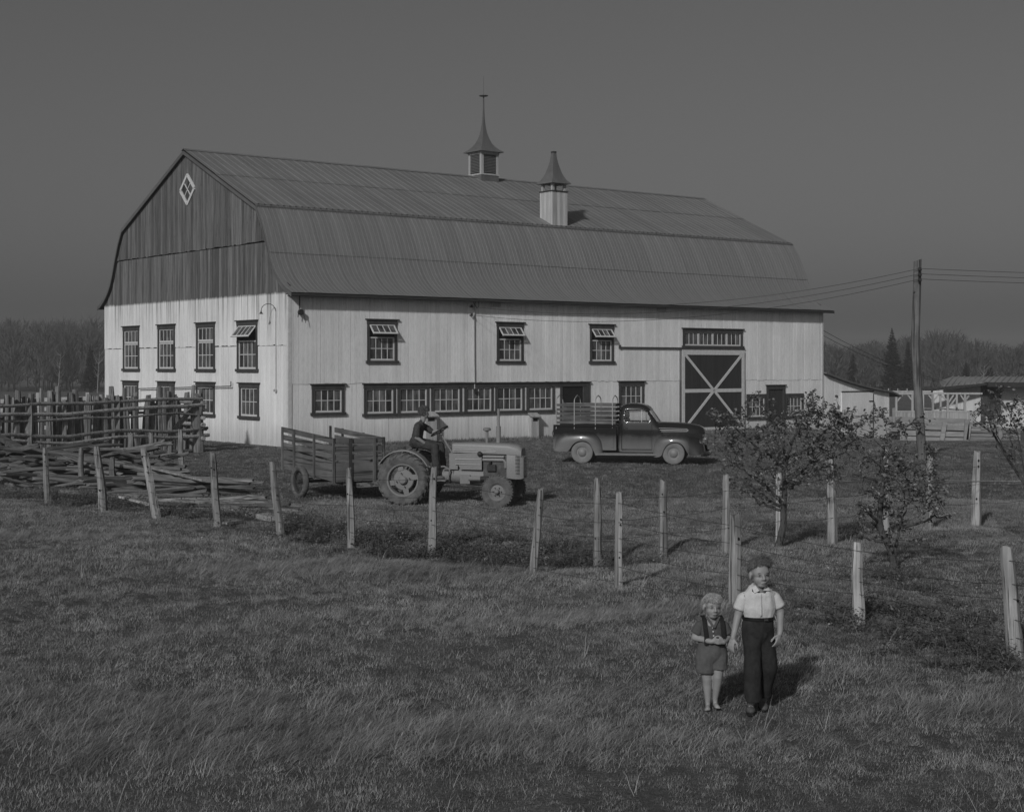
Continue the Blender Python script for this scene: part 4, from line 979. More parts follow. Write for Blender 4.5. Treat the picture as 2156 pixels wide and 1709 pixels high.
# fenders: thin arched plates
for s in (-1, 1):
    m = MB(); rg = []
    for k in range(13):
        t = R(28) + R(122) * k / 12; r_ = .665; c = V(0, 0, .59)
        rg.append([c + V(math.cos(t) * q, y, math.sin(t) * q) for q, y in ((r_ - .02, s * .74), (r_, s * .73), (r_ + .01, s * .6), (r_, s * .44), (r_ - .012, s * .44), (r_ - .002, s * .6), (r_ - .012, s * .72))])
    m.loft(rg); m.build('fender', M_tract, tractor, True, 50)
# seat, steering, pedals, hitch
m = MB(); m.loft([[V(.17 + a * sx, b * sy, 1.285 + dz) for a, b, dz in ((math.cos(q), math.sin(q), .07 * max(0, -math.cos(q)) * (1 if sx > .2 else .2)) for q in [2 * math.pi * k / 16 for k in range(16)])] for sx, sy in ((.02, .02), (.12, .12), (.2, .2), (.24, .225))], caps=False); m.build('seat', M_tract, tractor, True)
m = MB(); m.beam((.15, 0, 1.27), (-.1, 0, .8), .06, .03); m.tube([(-.15, -.1, 1.16), (-.15, -.1, 1.3)], .03, 6); m.build('seat_spring', M_iron, tractor)
SW0 = V(.66, 0, 1.66); ax = V(-.52, 0, .85).normalized()
Q = ax.to_track_quat('Z', 'Y').to_matrix().to_4x4()
m = MB(); 
ring = [SW0 + Q @ V(.215 * math.cos(t), .215 * math.sin(t), 0) for t in [2 * math.pi * k / 28 for k in range(29)]]; m.tube(ring, .017, 8, cap=False); swo = m.build('steering_wheel', M_iron, tractor, True)
m = MB()
for k in range(3): t = 2 * math.pi * k / 3 + .5; m.tube([SW0 + ax * -.03, SW0 + Q @ V(.21 * math.cos(t), .21 * math.sin(t), 0)], .01, 5)
m.ball(SW0 + ax * -.03, .04, 10, 6); m.build('steering_spokes', M_iron, swo)
m = MB(); m.tube([SW0 + ax * -.03, V(1.05, 0, 1.02)], .018, 8); m.build('steering_column', M_tract, tractor, True)
m = MB(); m.tube([(.72, -.2, .72), (.70, -.2, 1.27)], .013, 6); m.tube([(.92, -.24, .5), (.98, -.26, .8), (.85, -.28, .87), (.78, -.28, .86)], .022, 6); m.build('lever', M_tract, tractor, True)
for s in (-1, 1): m = MB(); m.box(.42, .95, s * .40 - .13, s * .40 + .13, .55, .575); m.build('foot_plate', M_tract, tractor)
m = MB(); m.beam((0, 0, .42), (-.62, 0, .42), .12, .04); m.tube([(-.58, 0, .3), (-.58, 0, .52)], .018, 6); m.build('drawbar', M_iron, tractor)
m = MB(); m.lathe([(.05, -.015), (.07, -.015), (.07, .015), (.05, .015)], 14, Matrix.Translation((-.56, -.2, .98)) @ Matrix.Rotation(R(90), 4, 'X'), close=True); m.beam((-.25, -.2, .8), (-.5, -.2, .96), .04, .03); m.build('lift_link', M_tract, tractor)
m = MB(); m.box(.95, 1.15, -.2, .2, .8, 1.17); m.build('dash_panel', M_tract, tractor)

# ------------------------------------------------------------------ trailer
M_trail = wood('trailer_boards', .14, 0, .2, ov=.14, scale=10, bump=.2)
M_trail_end = wood('trailer_end_boards', .14, 1, .2, ov=.14, scale=10, bump=.2); M_trail_up = wood('trailer_stakes', .13, 2, .2, ov=.14, scale=10, bump=.2)
LT, WT = 2.95, 1.25
THD = R(-57); near_c = gp(706, 1053); near_c.y = 35.4; near_c.x = (706 - CX) / FPX * 35.4
ca, sa = math.cos(THD), math.sin(THD)
# local x forward; nearest corner = front right (x=LT, y=-WT/2)
ox = near_c.x - (ca * LT - sa * (-WT / 2)); oy = near_c.y - (sa * LT + ca * (-WT / 2))
trailer = empty('farm_trailer', (ox, oy, H(ox, oy)), THD, 'small two-wheeled wooden trailer with slatted sides hitched behind the tractor', 'trailer')
PT = R(3.4)
def tz(x, z): return z + (LT - x) * math.tan(PT)
def tb(x0, x1, y0, y1, z0, z1, name, mat=M_trail):
    m = MB(); P = [V(x, y, tz(x, z)) for z in (z0, z1) for y in (y0, y1) for x in (x0, x1)]
    m.add(P, [(0, 2, 3, 1), (4, 5, 7, 6), (0, 1, 5, 4), (2, 6, 7, 3), (0, 4, 6, 2), (1, 3, 7, 5)]); return m.build(name, mat, trailer)
zb = .50
tb(0, LT, -WT / 2, WT / 2, zb - .04, zb, 'floor')
for s in (-1, 1):
    y = s * WT / 2
    tb(0, LT, y - .015, y + .015, zb, zb + .22, 'side_board'); tb(0, LT, y - .015, y + .015, zb + .225, zb + .42, 'side_board')
    for k, zz in enumerate((.47, .66, .85)): tb(0 if s < 0 else 0.4, LT, y - .012, y + .012, zb + zz, zb + zz + .125, 'slat')
    for x in (.04, .72, 1.85, LT - .05): tb(x, x + .07, y + s * .016, y + s * .056, zb - .08, zb + .98, 'stake', M_trail_up)
for x in (0, LT):
    tb(x - .015, x + .015, -WT / 2 + .02, WT / 2 - .02, zb, zb + .20, 'end_board', M_trail_end); tb(x - .015, x + .015, -WT / 2 + .02, WT / 2 - .02, zb + .204, zb + .40, 'end_board', M_trail_end)
    if x > 0:
        for zz in (.47, .66, .85): tb(x - .012, x + .012, -WT / 2 + .02, WT / 2 - .02, zb + zz, zb + zz + .125, 'slat', M_trail_end)
        for yy in (-.28, .35): tb(x + .016, x + .056, yy, yy + .07, zb - .08, zb + .98, 'stake', M_trail_up)
tb(.1, LT - .05, -.38, -.30, zb - .13, zb - .042, 'frame_beam'); tb(.1, LT - .05, .30, .38, zb - .13, zb - .042, 'frame_beam')
def spoked(y):
    c = V(1.22, y, .365); m = MB(); lathe_y(m, tyre_prof(.395, .15, .285), c, 40); wh = m.build('wheel', M_tire, trailer, True)
    m = MB(); lathe_y(m, [(.275, -.045), (.25, -.03), (.25, .03), (.275, .045)], c, 40); m.build('rim', M_rub, wh, True)
    m = MB(); m.tube([c - V(0, .07, 0), c + V(0, .07, 0)], .05, 12); m.build('hub', M_rub, wh, True)
    for k in range(20):
        t = 2 * math.pi * k / 20; m = MB(); m.tube([c + V(.04 * math.cos(t), .04 * (-1) ** k, .04 * math.sin(t)), c + V(.255 * math.cos(t + .15), 0, .255 * math.sin(t + .15))], .006, 4); m.build('spoke', M_rub, wh)
spoked(-.72); spoked(.72)
m = MB(); m.tube([(1.22, -.7, .365), (1.22, .7, .365)], .035, 8); m.build('axle', M_iron, trailer, True)
for s in (-1, 1): m = MB(); m.tube([(.55, s * .45, .62), (.85, s * .45, .47), (1.12, s * .45, .42), (1.4, s * .45, .45), (1.7, s * .45, .56)], .025, 6); m.build('leaf_spring', M_iron, trailer, True)
hitch = tractor.matrix_basis if False else (Matrix.Translation(tractor.location) @ Matrix.Rotation(THEAD, 4, 'Z')) @ V(-.58, 0, .44)
hl = (Matrix.Translation(trailer.location) @ Matrix.Rotation(THD, 4, 'Z')).inverted() @ hitch
m = MB(); m.beam((1.6, 0, tz(1.6, zb - .12)), (LT + .05, 0, tz(LT, zb - .14)), .1, .10); m.beam((LT, 0, tz(LT, zb - .14)), (hl.x, hl.y, hl.z), .10, .11); m.build('drawbar', M_trail, trailer)
# a little load of straw and manure
M_straw = plain('old_straw', .2, 1, var=.6, scale=14)
sm = bpy.data.meshes.new('straw'); vv, ff = [], []
for k in range(420):
    x = hr.uniform(.25, LT - .35); y = hr.uniform(-WT / 2 + .25, WT / 2 - .25); z = tz(x, zb) + .02 + .25 * math.exp(-((x - 1.0) / .8) ** 2) * hr.random(); a = hr.uniform(0, 6.3); l_ = hr.uniform(.06, .2); d = V(math.cos(a), math.sin(a), hr.uniform(-.3, .3)) * l_; b = len(vv); n_ = V(-math.sin(a), math.cos(a), .3) * .012
    vv += [V(x, y, z) - n_, V(x, y, z) + n_, V(x, y, z) + d + n_, V(x, y, z) + d - n_]; ff.append((b, b + 1, b + 2, b + 3))
sm.from_pydata([tuple(v) for v in vv], [], ff); sm.materials.append(M_straw); so = link('straw', sm); so.location = trailer.location; so.rotation_euler = (0, 0, THD); tag(so, 'loose straw scattered over the floor of the slatted trailer', 'straw', kind='stuff')
# ------------------------------------------------------------------ pickup truck
def truck_paint():
    t = NT('truck_paint'); t.pr(.14, 0, .5)
    z = t.obj(2); x = t.obj(0); n = t.noise(t.coord('Object', (1, 1, .5)), 3.5, 5, .65); fine = t.noise(t.coord('Object'), 40, 3, .7)
    zz = t.math('ADD', z, t.ramp(n, .3, .7, -.05, .05))
    d = t.ramp(zz, .50, .98, 1.0, .0)
    d = t.math('MULTIPLY', d, t.ramp(x, 3.25, 3.5, 1.0, .12))
    d = t.math('MAXIMUM', d, .05)
    c = t.math('MULTIPLY', t.mix(d, .010, .14), t.ramp(fine, .3, .7, .9, 1.1)); t.colour(c)
    t.l(t.mix(d, .13, .85), t.b.inputs['Roughness'])
    t.b.inputs['Coat Weight'].default_value = .3; t.b.inputs['Coat Roughness'].default_value = .05
    return t.m
M_tp = truck_paint()
M_btn2 = plain('bright_trim', .6, .3, .5, var=.05)
M_chrome = plain('chrome', .62, .18, 1.0, var=.08)
M_dusty = plain('dusty_tyre', .19, .95, var=.16, scale=8, spec=.1)
M_hub = plain('dusty_hubcap', .22, .6, .2, var=.12)
M_rack = wood('rack_slats', .13, 0, .3, ov=.2, scale=12, bump=.2)
M_pipe = plain('bent_pipe', .42, .5, .3, var=.25)
def clear_glass():
    t = NT('clear_glass'); t.n.remove(t.b); o = t.n['Material Output']
    tr = t.new('ShaderNodeBsdfTransparent'); tr.inputs[0].default_value = g(.86); gl = t.new('ShaderNodeBsdfGlossy'); gl.inputs['Roughness'].default_value = .03; gl.inputs['Color'].default_value = g(.9)
    fr_ = t.new('ShaderNodeFresnel'); fr_.inputs[0].default_value = 1.5; mx = t.new('ShaderNodeMixShader'); t.l(fr_.outputs[0], mx.inputs[0]); t.l(tr.outputs[0], mx.inputs[1]); t.l(gl.outputs[0], mx.inputs[2]); t.l(mx.outputs[0], o.inputs[0]); return t.m
M_clear = clear_glass()
KH = R(-11); kb = gp(1226, 974.5); cK, sK = math.cos(KH), math.sin(KH)
kx = kb.x - (-sK * (-.76)); ky = kb.y - (cK * (-.76))
truck = empty('pickup_truck', (kx, ky, H(kx, ky)), KH, 'dark dusty pickup truck with slatted bed rack and pipe hoops beside the barn', 'pickup truck')
def tq(zx, zy): return (zx - 680) / 268.0, (1398 - zy) / 274.0   # crop pixels -> truck x,z
# wheels
for (x, lab) in ((0.0, 'r'), (2.97, 'f')):
    for s in (-1, 1):
        c = V(x, s * .76, .345); m = MB(); lathe_y(m, tyre_prof(.362, .17, .20), c, 40); wh = m.build('wheel', M_dusty, truck, True)
        m = MB(); pr = [(.205, .06), (.19, .055), (.175, .03), (.14, .03), (.135, .05), (.11, .075), (.06, .095), (0, .10)]
        m.lathe(pr, 32, Matrix.Translation(c) @ Matrix.Rotation(R(90) * (-s), 4, 'X')); m.build('hubcap', M_hub, wh, True, 30)
# generic fender
def fender(top, lip, yi, yo, s, name, crown=.5):
    def rs(poly, n):
        P = [V(a, 0, b) for a, b in poly]; d = [0]
        for a, b in zip(P, P[1:]): d.append(d[-1] + (b - a).length)
        out = []
        for k in range(n):
            t = d[-1] * k / (n - 1); i = 0
            while i < len(d) - 2 and d[i + 1] < t: i += 1
            out.append(P[i].lerp(P[i + 1], (t - d[i]) / max(1e-6, d[i + 1] - d[i])))
        # smooth
        for _ in range(4): out = [out[0]] + [(out[i - 1] + out[i] * 2 + out[i + 1]) / 4 for i in range(1, n - 1)] + [out[-1]]
        return out
    n = 40; T = rs([tq(*p) for p in top], n); Lp = rs([tq(*p) for p in lip], n); m = MB(); rows = []
    for a, b in zip(T, Lp):
        row = [V(a.x, s * yi, a.z)]
        for q in range(1, 13):
            th = math.pi / 2 * q / 12; row.append(V(a.x + (b.x - a.x) * (1 - math.cos(th)) ** 1.0, s * (yi + (yo - yi) * math.sin(th) ** .8), a.z + (b.z - a.z) * (1 - math.cos(th)) ** 1.0))
        row.append(V(b.x, s * (yo - .05), b.z + .0)); rows.append(row)
    m.loft(rows, closed=False, caps=False); return m.build(name, M_tp, truck, True, 60)
RT = [(433, 1285), (436, 1200), (455, 1150), (500, 1120), (580, 1108), (680, 1106), (760, 1116), (815, 1145), (845, 1190), (858, 1250), (862, 1328)]
RLp = [(440, 1292), (500, 1296), (560, 1298), (578, 1270), (600, 1230), (640, 1204), (684, 1196), (730, 1204), (762, 1236), (785, 1290), (800, 1328)]
FT = [(1292, 1335), (1294, 1250), (1306, 1185), (1335, 1150), (1390, 1136), (1500, 1134), (1600, 1140), (1670, 1158), (1715, 1190), (1738, 1230), (1745, 1290)]
FLp = [(1330, 1338), (1375, 1332), (1388, 1280), (1412, 1236), (1450, 1210), (1490, 1203), (1535, 1210), (1568, 1240), (1590, 1285), (1605, 1315), (1680, 1322)]
for s in (-1, 1):
    fender(RT, RLp, .60, .90, s, 'rear_fender'); fender(FT, FLp, .55, .90, s, 'front_fender')
# bed box
bx0, bx1 = tq(428, 0)[0], tq(975, 0)[0]
m = MB()
for s in (-1, 1): m.box(bx0, bx1, s * .68 - .02, s * .68 + .02, .42, 1.19)
m.box(bx1 - .03, bx1, -.66, .66, .42, 1.19); m.box(bx0, bx1, -.66, .66, .55, .58); bed = m.build('cargo_bed', M_tp, truck)
m = MB(); m.box(bx0 - .03, bx0, -.69, .69, .45, 1.18); m.build('tailgate', M_tp, bed)
for s in (-1, 1): m = MB(); m.tube([(bx0 - .02, s * .70, 1.205), (bx1, s * .70, 1.205)], .035, 10); m.build('bed_rail', M_tp, bed, True)
for s in (-1, 1):
    for x in (bx1 - .13,): m = MB(); m.box(x, x + .05, s * .69, s * .715 if s > 0 else s * .715, .5, 1.15) if s > 0 else m.box(x, x + .05, -.715, -.69, .5, 1.15); m.build('stake_pocket', M_tp, bed)
m = MB(); m.tube([(bx0 - .04, -.5, 1.1), (bx0 - .09, -.52, .95), (bx0 - .06, -.55, .85), (bx0 - .03, -.55, .92)], .012, 6); m.build('tailgate_chain', M_iron, bed)
# rack with slats
rk0, rk1 = tq(443, 0)[0], tq(968, 0)[0]
for s in (-1, 1):
    for k in range(5):
        z = 1.27 + k * .142; m = MB(); m.box(rk0, rk1, s * .665 - .012, s * .665 + .012, z, z + .085); m.build('rack_slat', M_rack, truck)
for k in range(5): m = MB(); z = 1.27 + k * .142; m.box(rk1 - .01, rk1 + .015, -.64, .64, z, z + .085); m.build('rack_slat', M_rack, truck)
for zx in (441, 601, 787, 937):
    x = tq(zx, 0)[0] + .02; m = MB(); m.tube([(x, -.69, 1.1), (x, -.69, 1.98), (x, -.64, 2.06), (x, -.5, 2.11), (x, 0, 2.19), (x, .5, 2.11), (x, .64, 2.06), (x, .69, 1.98), (x, .69, 1.1)], .016, 8); m.build('pipe_hoop', M_pipe, truck, True)
# cab: dense shell with the window areas left open
def sup(x0, x1, hw, n, e=.42):
    cx_, ax_ = (x0 + x1) / 2, (x1 - x0) / 2; out = []
    for k in range(n):
        t = 2 * math.pi * k / n; c, s_ = math.cos(t), math.sin(t)
        out.append((cx_ + ax_ * math.copysign(abs(c) ** e, c), hw * math.copysign(abs(s_) ** e, s_)))
    return out
rear, ap_b = tq(985, 0)[0], tq(1338, 0)[0]
lev = [(.36, rear + .02, ap_b + .28, .70), (.5, rear, ap_b + .28, .72), (.8, rear, ap_b + .28, .735), (1.1, rear, ap_b + .24, .73), (1.25, rear + .0, ap_b + .06, .715), (1.32, rear + .005, ap_b + .02, .705), (1.5, rear + .02, ap_b - .10, .675), (1.66, rear + .035, ap_b - .20, .64), (1.75, rear + .055, ap_b - .27, .61), (1.82, rear + .09, ap_b - .33, .58), (1.88, rear + .15, ap_b - .42, .53), (1.922, rear + .25, ap_b - .55, .45), (1.938, rear + .38, ap_b - .68, .32), (1.946, rear + .55, ap_b - .82, .12)]
def interp(z):
    for a, b in zip(lev, lev[1:]):
        if a[0] <= z <= b[0]:
            f = (z - a[0]) / (b[0] - a[0]); return [a[i] + (b[i] - a[i]) * f for i in range(4)]
    return list(lev[-1])
zs = [.36 + (1.75 - .36) * k / 56 for k in range(57)] + [1.77, 1.79, 1.81, 1.83, 1.85, 1.87, 1.89, 1.905, 1.915, 1.922, 1.93, 1.938, 1.942, 1.946]
N = 160; m = MB(); vs_ = []; fs_ = []
for z in zs:
    _, a, b, hw = interp(z); vs_ += [V(px_, py_, z) for px_, py_ in sup(a, b, hw, N, .30 if z < 1.6 else .36)]
def inwin(p):
    x, y, z = p
    wz0, wz1 = tq(0, 1030)[1], tq(0, 918)[1]
    _, a, b, hw = interp(z)
    if abs(y) > hw * .93:
        x0, x1 = tq(1050, 0)[0], tq(1268, 0)[0] - max(0, z - 1.5) * .55
        rx = .08
        if wz0 < z < wz1 and x0 < x < x1:
            # rounded corners
            for cx_, cz_ in ((x0 + rx, wz0 + rx), (x1 - rx, wz0 + rx), (x0 + rx, wz1 - rx), (x1 - rx * 1.4, wz1 - rx)):
                if ((x < cx_ and cx_ < (x0 + x1) / 2) or (x > cx_ and cx_ > (x0 + x1) / 2)) and ((z < cz_ and cz_ < (wz0 + wz1) / 2) or (z > cz_ and cz_ > (wz0 + wz1) / 2)):
                    if (x - cx_) ** 2 + (z - cz_) ** 2 > rx * rx: return False
            return True
        return False
    if x > (a + b) / 2: return 1.36 < z < 1.72 and abs(y) < hw * .88
    return 1.42 < z < 1.68 and abs(y) < hw * .62
for i in range(len(zs) - 1):
    for k in range(N):
        f = (i * N + k, i * N + (k + 1) % N, (i + 1) * N + (k + 1) % N, (i + 1) * N + k)
        c = sum((vs_[j] for j in f), V(0, 0, 0)) / 4
        if not inwin(c): fs_.append(f)
fs_.append(tuple((len(zs) - 1) * N + k for k in range(N)))
m.add(vs_, fs_); cab = m.build('cab', M_tp, truck, True, 50)
so_ = cab.modifiers.new('thickness', 'SOLIDIFY'); so_.thickness = .03; so_.offset = -1
# glass
def side_pane(s):
    m = MB(); x0, x1 = tq(1045, 0)[0], tq(1270, 0)[0]; P = []
    for z in (1.32, 1.5, 1.76):
        _, a, b, hw = interp(z); e = -max(0, z - 1.5) * .55; P += [V(x0, s * (hw - .03), z), V(x1 + e, s * (hw - .03), z)]
    m.add(P, [(0, 1, 3, 2), (2, 3, 5, 4)]); m.build('side_glass', M_clear, cab)
    m = MB(); xv = tq(1198, 0)[0]; m.tube([V(xv, s * .695, 1.33), V(xv, s * .64, 1.74)], .01, 6); m.tube([V(xv, s * .70, 1.345), V(tq(1262, 0)[0] - .03, s * .70, 1.345), V(tq(1262, 0)[0], s * .695, 1.37)], .009, 6); m.build('vent_frame', M_chrome, cab, True)
side_pane(-1); side_pane(1)
m = MB(); P = []
for z in (1.34, 1.72):
    _, a, b, hw = interp(z); P += [V(b - .04, -hw * .9, z), V(b - .015, 0, z), V(b - .04, hw * .9, z)]
m.add(P, [(0, 1, 4, 3), (1, 2, 5, 4)]); m.build('windshield', M_clear, cab)
m = MB(); m.box(rear + .045, rear + .05, -.42, .42, 1.42, 1.68); m.build('rear_glass', M_clear, cab)
m = MB(); m.box(rear + .08, rear + .55, -.6, .6, .5, .88); m.box(rear + .06, rear + .22, -.6, .6, .88, 1.25); m.build('bench_seat', M_rub, cab)
ring = [V(ap_b - .22, .33, 1.27) + Matrix.Rotation(R(-35), 3, 'Y') @ V(.0, .2 * math.cos(t), .2 * math.sin(t)) for t in [2 * math.pi * k / 24 for k in range(25)]]
m = MB(); m.tube(ring, .013, 6, cap=False); m.build('steering_wheel', M_iron, cab, True)
# door seams and handles
for s in (-1, 1):
    m = MB(); x0, x1 = tq(1022, 0)[0], tq(1286, 0)[0]; yy = s * .738
    for (a, b, c, d) in ((x0, x0 + .008, .46, 1.30), (x1, x1 + .008, .46, 1.28), (x0, x1, .452, .462)): m.box(a, b, min(yy, yy - s * .03), max(yy, yy - s * .03), c, d)
    m.build('door_seam', M_dark, cab)
    m = MB(); hx, hz = tq(1040, 1080); m.tube([(hx, s * .735, hz), (hx + .01, s * .77, hz), (hx + .13, s * .775, hz - .01)], .012, 6); m.build('door_handle', M_chrome, cab, True)
# hood
def hsec(x, hw, ztop, zbot, e=.55):
    out = []
    for k in range(21):
        t = math.pi * k / 20; c, s_ = math.cos(t), math.sin(t); out.append(V(x, hw * math.copysign(abs(c) ** e, c), zbot + (ztop - zbot) * abs(s_) ** e))
    return out
m = MB(); secs = []
for (zx, hw, zyt, zyb) in ((1312, .70, 1035, 1165), (1345, .69, 1030, 1165), (1450, .64, 1033, 1160), (1560, .57, 1040, 1155), (1640, .50, 1050, 1150), (1690, .44, 1062, 1146), (1720, .36, 1080, 1140), (1733, .27, 1100, 1135), (1738, .14, 1114, 1132)):
    x, zt_ = tq(zx, zyt); secs.append(hsec(x, hw, zt_, tq(0, zyb)[1]))
m.loft(secs); m.build('hood', M_tp, truck, True, 50)
# front: grille recess, headlights, bumper
m = MB(); gx0 = tq(1600, 0)[0]; gx1 = tq(1722, 0)[0]; m.box(gx0, gx1, -.62, .62, .42, .98); grl = m.build('front_panel', M_tp, truck)
m = MB(); m.beam((gx1 + .04, -.56, .74), (gx1 + .04, .56, .74), .1, .12); m.build('grille_bar', M_chrome, grl)
for k in range(3): m = MB(); m.beam((gx1 + .075, -.3 + .3 * k - .04, .74), (gx1 + .075, -.3 + .3 * k + .04, .74), .1, .26); m.build('grille_tooth', M_chrome, grl)
m = MB(); ex, ez = tq(1725, 1115); m.box(ex - .03, ex + .08, -.2, .2, ez - .05, ez + .02); m.build('hood_emblem', M_chrome, truck)
for s in (-1, 1):
    hx, hz = tq(1692, 1215); m = MB(); m.lathe([(0, .075), (.06, .065), (.10, .03), (.115, -.01), (.12, -.06), (.1, -.1)], 24, Matrix.Translation((hx + .06, s * .62, hz)) @ Matrix.Rotation(R(90), 4, 'Y')); m.build('headlight', M_chrome, truck, True)
m = MB(); rg = []
for k in range(15):
    y = -.92 + 1.84 * k / 14; bend = -.22 * (abs(y) / .92) ** 3; x = tq(1778, 0)[0] + bend
    rg.append([V(x - .02, y, .26), V(x + .035, y, .28), V(x + .05, y, .33), V(x + .035, y, .385), V(x - .02, y, .41)])
m.loft(rg); m.build('bumper', M_tp, truck, True, 50)
m = MB(); m.box(tq(1650, 0)[0], tq(1770, 0)[0], -.4, -.34, .3, .37); m.box(tq(1650, 0)[0], tq(1770, 0)[0], .34, .4, .3, .37); m.build('bumper_bracket', M_iron, truck)
# running boards, frame
for s in (-1, 1):
    m = MB(); x0, x1 = tq(800, 0)[0], tq(1335, 0)[0]; m.box(x0, x1, min(s * .62, s * .9), max(s * .62, s * .9), .27, .33); m.build('running_board', M_dusty, truck)
m = MB(); m.box(-.8, 3.5, -.42, -.34, .36, .46); m.box(-.8, 3.5, .34, .42, .36, .46); m.tube([(0, -.7, .345), (0, .7, .345)], .06, 8); m.tube([(2.97, -.7, .345), (2.97, .7, .345)], .045, 8); m.build('chassis', M_iron, truck)
# chrome trim on the hood flank
for s in (-1, 1):
    def hy(x):  # half width of hood at this x, around mid height
        pts = [(tq(a, 0)[0], b) for a, b in ((1312, .70), (1345, .69), (1450, .64), (1560, .57), (1640, .50))]
        for (a, b), (c, d) in zip(pts, pts[1:]):
            if a <= x <= c: return b + (d - b) * (x - a) / (c - a)
        return .55
    def ln(zy0, zy1, zx0, zx1):
        m = MB(); P = []
        for k in range(13):
            f = k / 12; x, z = tq(zx0 + (zx1 - zx0) * f, zy0 + (zy1 - zy0) * f); P.append(V(x, s * (hy(x) * .985 + .02), z))
        return P
    m = MB(); up = ln(1082, 1090, 1348, 1585); lo = ln(1112, 1113, 1350, 1585)
    m.tube(up + [V(up[-1].x + .05, up[-1].y, (up[-1].z + lo[-1].z) / 2)] + lo[::-1], .010, 6); m.tube(ln(1098, 1104, 1346, 1598), .014, 6); m.build('hood_trim', M_btn2, truck, True)
# ------------------------------------------------------------------ people
def cone_cap(m, a, b, r0, r1, n=18, flat=1.0, flat_dir=None, round_ends=True):
    """tapered limb between two joints; flat squeezes it along flat_dir"""
    a = Vector(a); b = Vector(b); d = (b - a); Lg = d.length; d.normalize()
    fd = Vector(flat_dir) if flat_dir is not None else V(0, 1, 0)
    u = fd - d * fd.dot(d)
    if u.length < 1e-3: u = d.orthogonal()
    u.normalize(); w = d.cross(u); rings = []
    prof = []
    if round_ends:
        for k in range(5): t = math.pi / 2 * (1 - k / 5.0); prof.append((-math.sin(t) * r0, math.cos(t) * r0))
    prof += [(0, r0), (Lg, r1)]
    if round_ends:
        for k in range(1, 6): t = math.pi / 2 * k / 5.0; prof.append((Lg + math.sin(t) * r1, math.cos(t) * r1))
    for h, r in prof:
        r = max(r, .0008); rings.append([a + d * h + u * math.cos(2 * math.pi * k / n) * r * flat + w * math.sin(2 * math.pi * k / n) * r for k in range(n)])
    m.loft(rings)
def chain(m, pts, rad, **k):
    for (a, b), (r0, r1) in zip(zip(pts, pts[1:]), zip(rad, rad[1:])): cone_cap(m, a, b, r0, r1, **k)
def fuse(m, name, mat, parent, voxel=.006, smooth=6, wrinkle=0.0, wscale=9.0, wstretch=(1, 1, 1), fac=.5):
    """melt overlapping solids into one continuous surface"""
    tmp = link('tmp', m.mesh('tmp')); bpy.context.view_layer.update()
    md = tmp.modifiers.new('r', 'REMESH'); md.mode = 'VOXEL'; md.voxel_size = voxel; md.adaptivity = 0
    s = tmp.modifiers.new('s', 'SMOOTH'); s.iterations = smooth; s.factor = fac
    dg = bpy.context.evaluated_depsgraph_get(); me = bpy.data.meshes.new_from_object(tmp.evaluated_get(dg), depsgraph=dg)
    bpy.data.objects.remove(tmp)
    if wrinkle:
        n = len(me.vertices); co = np.empty(n * 3); me.vertices.foreach_get('co', co); co = co.reshape(-1, 3); no = np.array([v.normal[:] for v in me.vertices])
        w = np.array([mnoise.fractal(V(c[0] * wscale * wstretch[0], c[1] * wscale * wstretch[1], c[2] * wscale * wstretch[2]), 1.0, 2.0, 3) for c in co])
        co += no * (w * wrinkle)[:, None]; me.vertices.foreach_set('co', co.ravel())
    me.name = name; me.materials.clear(); me.materials.append(mat); me.polygons.foreach_set('use_smooth', [True] * len(me.polygons)); me.update()
    return link(name, me, parent)
def skin_mat(name, v):
    t = NT(name).pr(.55, 0, .35); n = t.noise(t.coord('Object'), 9, 4, .6); t.colour(t.math('MULTIPLY', t.ramp(n, .3, .7, .9, 1.08), v)); t.b.inputs['Subsurface Weight'].default_value = .0; return t.m
def cloth(name, v, var=.15, scale=14, rough=.95):
    t = NT(name).pr(rough, 0, .1); n = t.noise(t.coord('Object'), scale, 5, .65); weave = t.noise(t.coord('Object'), 160, 2, .6)
    t.colour(t.math('MULTIPLY', t.math('MULTIPLY', t.ramp(n, .3, .7, 1 - var, 1 + var), t.ramp(weave, .3, .7, .9, 1.1)), v)); t.bump(n, .5, .015); return t.m
M_skin = skin_mat('skin', .27); M_skin2 = skin_mat('driver_skin', .24)
M_shirt = cloth('pale_shirt', .52, .10); M_trous = cloth('dark_trousers', .028, .3); M_belt = plain('belt', .012, .4, var=.2)
M_tee = cloth('dark_tee', .085, .15); M_shorts = cloth('grey_shorts', .10, .15); M_susp = plain('suspender', .012, .8, var=.2)
M_hairD = plain('dark_hair', .12, .6, var=.5, scale=40, rv=.5); M_hairB = plain('blond_hair', .34, .6, var=.4, scale=40, rv=.45)
M_feat = plain('eye_dark', .03, .4, var=.1); M_lip = plain('lip', .17, .5, var=.1); M_tooth = plain('tooth', .5, .3, var=.05); M_brow = plain('brow', .15, .8, var=.2)
M_shoe = plain('worn_shoe', .085, .7, var=.5, scale=12); M_shoe2 = plain('sole', .012, .9, var=.2)
M_work = cloth('work_shirt', .06, .3, 20); M_work2 = cloth('work_trousers', .05, .25, 12); M_btn = plain('button', .5, .4, var=.1)

